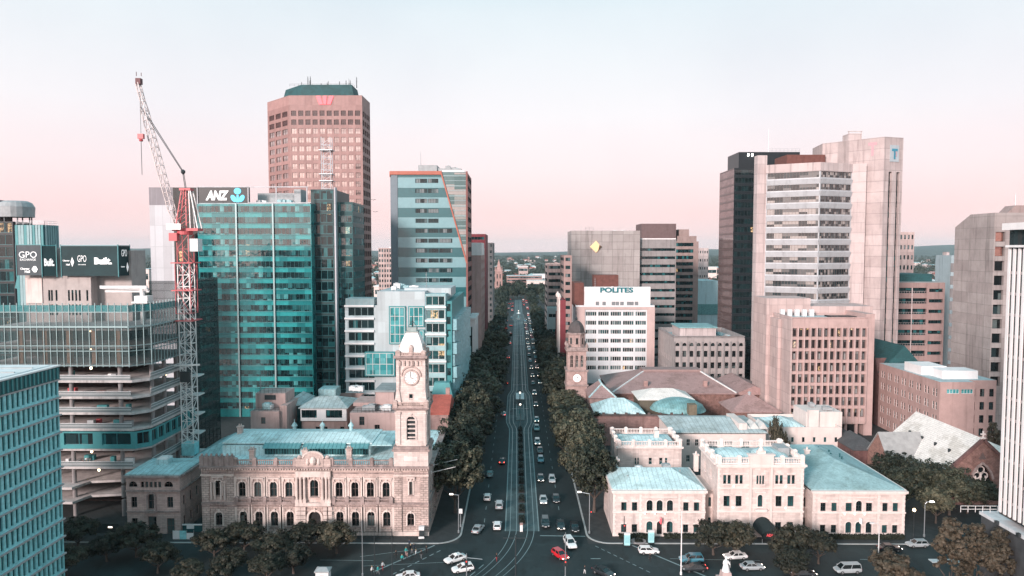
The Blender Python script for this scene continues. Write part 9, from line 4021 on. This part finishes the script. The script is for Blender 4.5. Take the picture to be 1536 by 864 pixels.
# what lies beyond the city
def beyond():
	rn = random.Random(31)
	gaps = [(190,230),(548,592),(728,868),(1040,1082),(1366,1440),(-60,30)]
	def rx(Y):
		a,c = rn.choice(gaps + [(730,866)] * 3)
		return PX(rn.uniform(a,c),Y)
	v,f = [],[]
	def blob(x,y,r,h,n,s):
		for _ in range(n):
			d = Vector((rn.gauss(0,1),rn.gauss(0,1),rn.gauss(0,1))).normalized() * rn.random() ** .4
			p = Vector((x + d.x * r,y + d.y * r,h * .55 + d.z * h * .45))
			nm = (d + Vector((rn.uniform(-.6,.6),rn.uniform(-.6,.6),rn.uniform(0,1)))).normalized()
			t = nm.cross(Vector((rn.uniform(-1,1),rn.uniform(-1,1),rn.uniform(-1,1)))).normalized() * s * rn.uniform(.6,1.2)
			b = nm.cross(t) * .7
			i = len(v)
			v.extend([tuple(p - t),tuple(p + b),tuple(p + t),tuple(p - b)])
			f.append((i,i + 1,i + 2,i + 3))
	for k in range(3600):
		Y = 1090 * (5.6 ** rn.random())
		x = rx(Y) if rn.random() < .8 else rn.uniform(-.8,.8) * Y
		r = rn.uniform(4,8) * (1 + Y / 9000)
		blob(x,Y,r,rn.uniform(8,15) * (1 + Y / 14000),26 if Y < 2200 else 16,r * .34)
	for k in range(900):
		Y = rn.uniform(620,1090)
		x = rx(Y) if rn.random() < .7 else rn.uniform(-.6,.6) * Y
		if -24 < x < 28 and Y < 1110: continue
		r = rn.uniform(4,7)
		blob(x,Y,r,rn.uniform(8,14),34,r * .3)
	me = bpy.data.meshes.new('far_woodland')
	me.from_pydata(v,[],f)
	me.materials.append(LEAF_D)
	o = bpy.data.objects.new('far_woodland',me)
	COL.objects.link(o)
	tag(o,'mass of dark green trees covering the suburbs out to the horizon','woodland',None,'stuff')
	# parkland trees at the end of the street
	for k in range(72):
		Y = rn.uniform(900,1330) if k > 17 else rn.uniform(893,915)
		px = rn.uniform(742,858) if k > 17 else 748 + 5.6 * k
		put_tree(PX(px,Y),Y,'far',k % 3,'parkland tree clustered at the far end of the street','parkland trees at the end of the street',rn.uniform(.9,1.5),rn.uniform(1.0,1.6),0,rn.uniform(0,6.3),'park_tree')
	# hills
	b = MB()
	n = 90
	prev = None
	rh = random.Random(6)
	ph = [rh.uniform(0,6.28) for _ in range(8)]
	for j,(Y,k) in enumerate(((6200,0),(7600,.55),(9000,1.0),(11000,.6))):
		row = []
		for i in range(n + 1):
			x = -11500 + 23000 * i / n
			h = 62 + 22 * sin(x / 2100 + ph[0]) + 16 * sin(x / 900 + ph[1]) + 8 * sin(x / 400 + ph[2] + j) + 5 * sin(x / 170 + ph[3])
			h += 55 * max(0,min(1,(x - 3200) / 2500)) + 30 * max(0,min(1,(-x - 3600) / 2500))
			row.append((x,Y,max(1,k * h) - (.5 if k == 0 else 0)))
		if prev:
			for i in range(n):
				b.face([prev[i],prev[i + 1],row[i + 1],row[i]])
		prev = row
	hm,nt,bs = nodes_of('hill_cover')
	nn = noise(nt,position(nt,(1,1,3)),.006,9,.75)
	nt.links.new(ramp(nt,nn,[(.35,(.014,.028,.026)),(.5,(.03,.05,.044)),(.58,(.075,.085,.075)),(.64,(.02,.04,.034))]),bs.inputs['Base Color'])
	bs.inputs['Roughness'].default_value = .95
	tag(b.build('hills',hm,None,origin=(0,8000,0)),kind='structure')
	# scattered houses and sheds
	wallm = [WHITE,CREAM,CONC_PK,CONC_LT,BRICK_PK]
	roofm = [ROOF_PALE,ROOF_PINK,REDROOF,ROOF_FLAT,ROOF_BLUE]
	for k in range(150):
		Y = 1130 * (4.4 ** (rn.random() ** 1.3))
		x = rx(Y)
		w,d,h = rn.uniform(10,26),rn.uniform(9,16),rn.uniform(5,11) * (1 + Y / 9000)
		T = thing('suburban_house','pale walled suburban building among the far trees below the horizon','house',(x,Y,0),'houses among the distant trees')
		m = MB()
		m.box(x - w / 2,x + w / 2,Y,Y + d,0,h)
		m.build('wall',rn.choice(wallm),T)
		m = MB()
		m.hip(x - w / 2 - .4,x + w / 2 + .4,Y - .4,Y + d + .4,h + .28,h + 3,4)
		m.build('roof',rn.choice(roofm),T)
	# cathedral with a spire
	Y = 1010.0
	x0,x1 = PX(742.5,Y),PX(753.5,Y)
	cx,hw = (x0 + x1) / 2,(x1 - x0) / 2
	T = thing('cathedral','pinkish cathedral tower with a pointed spire at the left of the far street end','church',(cx,Y,0))
	zt = PZ(407,Y,748)
	b = MB()
	b.prism([(cx - hw,Y),(cx + hw,Y),(cx + hw,Y + 10),(cx - hw,Y + 10)],0,zt)
	b.box(cx - hw - 14,cx - hw - .01,Y + 2,Y + 40,0,zt * .45)
	b.build('tower',mat('cathedral_stone',(.36,.23,.21),.9,.2),T)
	b = MB()
	zs = PZ(389,Y,748)
	b.frustum([(cx - hw * .75,Y + 1.2),(cx + hw * .75,Y + 1.2),(cx + hw * .75,Y + 8.8),(cx - hw * .75,Y + 8.8)],[(cx - .2,Y + 4.8),(cx + .2,Y + 4.8),(cx + .2,Y + 5.2),(cx - .2,Y + 5.2)],zt + .003,zs)
	for sx in (-1,1):
		for yy in (.8,9.2):
			b.lathe(cx + sx * hw * .9,Y + yy,[(.8,zt),(.7,zt + 3),(.05,zt + 8)],6)
	b.build('spire',mat('spire_stone',(.42,.27,.25),.9,.2),T)
	w = MB()
	for z in (zt * .35,zt * .68):
		for dx in (-.4,.4):
			w.box(cx + dx * hw - .7,cx + dx * hw + .7,Y - .12,Y - .004,z,z + 6)
	w.build('window',G_OLD,T)
	# low banded building and white ones near the end of the street
	spec = [(760,813,414,1075,5,BRICK_PK,'long low pinkish banded building at the far end of the street'),(800,860,412,1120,1,WHITE,'bright white low building right of the far street end'),
			(778,792,400,1500,2,CONC_PK,'small pink block above the banded building far away'),(790,818,421,1060,1,CREAM,'low pale pavilion with a flat roof between the far park trees'),(818,842,420,1050,1,WHITE_CLAD,'pale grey shed roofed building among the far park trees'),(1052,1076,401,1300,2,CREAM,'far cream block beside the black tower'),(200,222,404,900,2,CREAM,'far pale block left of the grey bank wall'),(560,585,430,640,3,CREAM,'low cream block between the granite tower and the orange edged office')]
	for (pa,pb,py,Y,rows,wm,lab) in spec:
		x0,x1 = PX(pa,Y),PX(pb,Y)
		zt = PZ(py,Y,(pa + pb) / 2)
		T = thing('low_building',lab,'building',((x0 + x1) / 2,Y,0))
		b = MB()
		bands(T,b,(x0,Y),(x1,Y),0,zt,rows,zt / rows * .4,[G_OFFICE,FRAME_D],.4,1.0,4,.2)
		rest_walls(b,x0,x1,Y,Y + 24,0,zt,'new')
		b.build('wall',wm,T)
		b = MB()
		b.box(x0 - .5,x1 + .5,Y - .5,Y + 24.5,zt + .003,zt + .8)
		b.build('roof',rn.choice([ROOF_PALE,ROOF_FLAT,WHITE]),T)
		finish(T)
	# two birds over the street gap left of the orange edged office
	for (px,py,k) in ((560,300,0),(563,318,1)):
		x,y,z = P(px,py,260)
		b = MB()
		for sg in (-1,1):
			b.face([(x,y - .3,z),(x + sg * .55,y,z + .28),(x + sg * 1.0,y + .25,z + .1),(x + sg * .5,y + .2,z + .12),(x,y + .25,z)])
			b.face([(x,y - .3,z - .03),(x,y + .25,z - .03),(x + sg * .5,y + .2,z + .09),(x + sg * 1.0,y + .25,z + .08),(x + sg * .55,y,z + .25)])
		b.tube([(x,y - .5,z),(x,y,z),(x,y + .5,z)],[.03,.12,.04],6)
		o = b.build('bird',mat('bird_plumage',(.25,.22,.22),.8,.2),None,origin=(x,y,z))
		tag(o,['higher of two small birds flying beside the orange edged office','lower of two small birds flying beside the orange edged office'][k],'bird')
# build everything
ground_all()
teal_office(); construction(); crane(); far_left_tower(); teal_bank(); granite_tower(); slanted_office(); white_teal_office(); left_street_buildings()
post_office(); post_office_neighbours()
treasury(); treasury_rear(); town_hall(); white_sign_office(); gold_emblem_tower(); modular_office(); black_tower(); telecom_tower(); pink_grid_office(); right_back_buildings(); church(); ribbed_tower(); right_street_buildings()
streetscape(); vehicles(); people(); trees(); beyond()
# air
def air():
	b = MB()
	b.box(-15000,15000,-3200,14500,-1.0,240)
	m = bpy.data.materials.new('air_haze')
	m.use_nodes = True
	nt = m.node_tree
	nt.nodes.clear()
	out = nt.nodes.new('ShaderNodeOutputMaterial')
	v = nt.nodes.new('ShaderNodeVolumePrincipled')
	v.inputs['Color'].default_value = (.70,.90,.96,1)
	v.inputs['Density'].default_value = HAZE
	v.inputs['Anisotropy'].default_value = 0
	nt.links.new(v.outputs[0],out.inputs['Volume'])
	o = b.build('haze',m,None,origin=(0,4000,-1))
	tag(o,kind='stuff')
HAZE = 4e-5
if HAZE:
	air()
# sky and sun
W_ = bpy.data.worlds.new('World')
SC.world = W_
W_.use_nodes = True
nt = W_.node_tree
bg = nt.nodes['Background']
tc = nt.nodes.new('ShaderNodeTexCoord')
sp = nt.nodes.new('ShaderNodeSeparateXYZ')
nt.links.new(tc.outputs['Generated'],sp.inputs[0])
SUN_AZ,SUN_EL = R(211),R(17)
sd = Vector((sin(SUN_AZ) * cos(SUN_EL),cos(SUN_AZ) * cos(SUN_EL),sin(SUN_EL)))
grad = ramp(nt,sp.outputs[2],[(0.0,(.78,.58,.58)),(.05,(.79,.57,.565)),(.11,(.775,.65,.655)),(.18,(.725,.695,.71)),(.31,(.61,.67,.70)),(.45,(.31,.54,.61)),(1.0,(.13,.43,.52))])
dt = nt.nodes.new('ShaderNodeVectorMath')
dt.operation = 'DOT_PRODUCT'
nt.links.new(tc.outputs['Generated'],dt.inputs[0])
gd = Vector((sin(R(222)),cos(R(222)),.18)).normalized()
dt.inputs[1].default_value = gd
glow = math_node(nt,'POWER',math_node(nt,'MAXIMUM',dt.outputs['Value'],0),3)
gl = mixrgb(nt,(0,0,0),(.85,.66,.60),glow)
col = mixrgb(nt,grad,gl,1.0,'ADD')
sky = nt.nodes.new('ShaderNodeTexSky')
sky.sky_type = 'NISHITA'
sky.sun_disc = False
sky.sun_elevation = SUN_EL
sky.sun_rotation = SUN_AZ
sk = nt.nodes.new('ShaderNodeVectorMath')
sk.operation = 'SCALE'
sk.inputs['Scale'].default_value = .004
nt.links.new(sky.outputs[0],sk.inputs[0])
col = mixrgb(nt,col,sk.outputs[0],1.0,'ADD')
cl = noise(nt,tc.outputs['Generated'],2.2,5,.55)
col = mixrgb(nt,col,mixrgb(nt,col,(.93,.93,.95),1,'MULTIPLY'),ramp(nt,cl,[(.4,0),(.65,1)]))
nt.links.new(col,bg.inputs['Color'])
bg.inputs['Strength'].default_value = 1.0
L_ = bpy.data.lights.new('sun','SUN')
L_.energy = 3.6
L_.angle = R(10)
L_.color = (1.0,.84,.80)
lo = bpy.data.objects.new('sun',L_)
COL.objects.link(lo)
lo.rotation_euler = (-sd).to_track_quat('-Z','Y').to_euler()
lo.location = (0,0,300)
# camera
cd = bpy.data.cameras.new('camera')
cd.sensor_width = 36
cd.lens = F / 1536 * 36
cd.clip_start = .5
cd.clip_end = 40000
co = bpy.data.objects.new('camera',cd)
COL.objects.link(co)
co.location = (0,0,CAMZ)
co.rotation_euler = (pi / 2 - PITCH,0,YAW)
SC.camera = co
SC.view_settings.view_transform = 'Standard'
SC.view_settings.look = 'None'
SC.view_settings.exposure = .45
SC.view_settings.gamma = 1
SC.render.engine = 'CYCLES'
cy = SC.cycles
cy.use_denoising = True
try:
	cy.denoiser = 'OPENIMAGEDENOISE'
except Exception:
	pass
cy.max_bounces = 6
cy.diffuse_bounces = 3
cy.glossy_bounces = 3
cy.transmission_bounces = 3
cy.transparent_max_bounces = 12
cy.volume_bounces = 0
cy.sample_clamp_indirect = 6
cy.caustics_reflective = False
cy.caustics_refractive = False
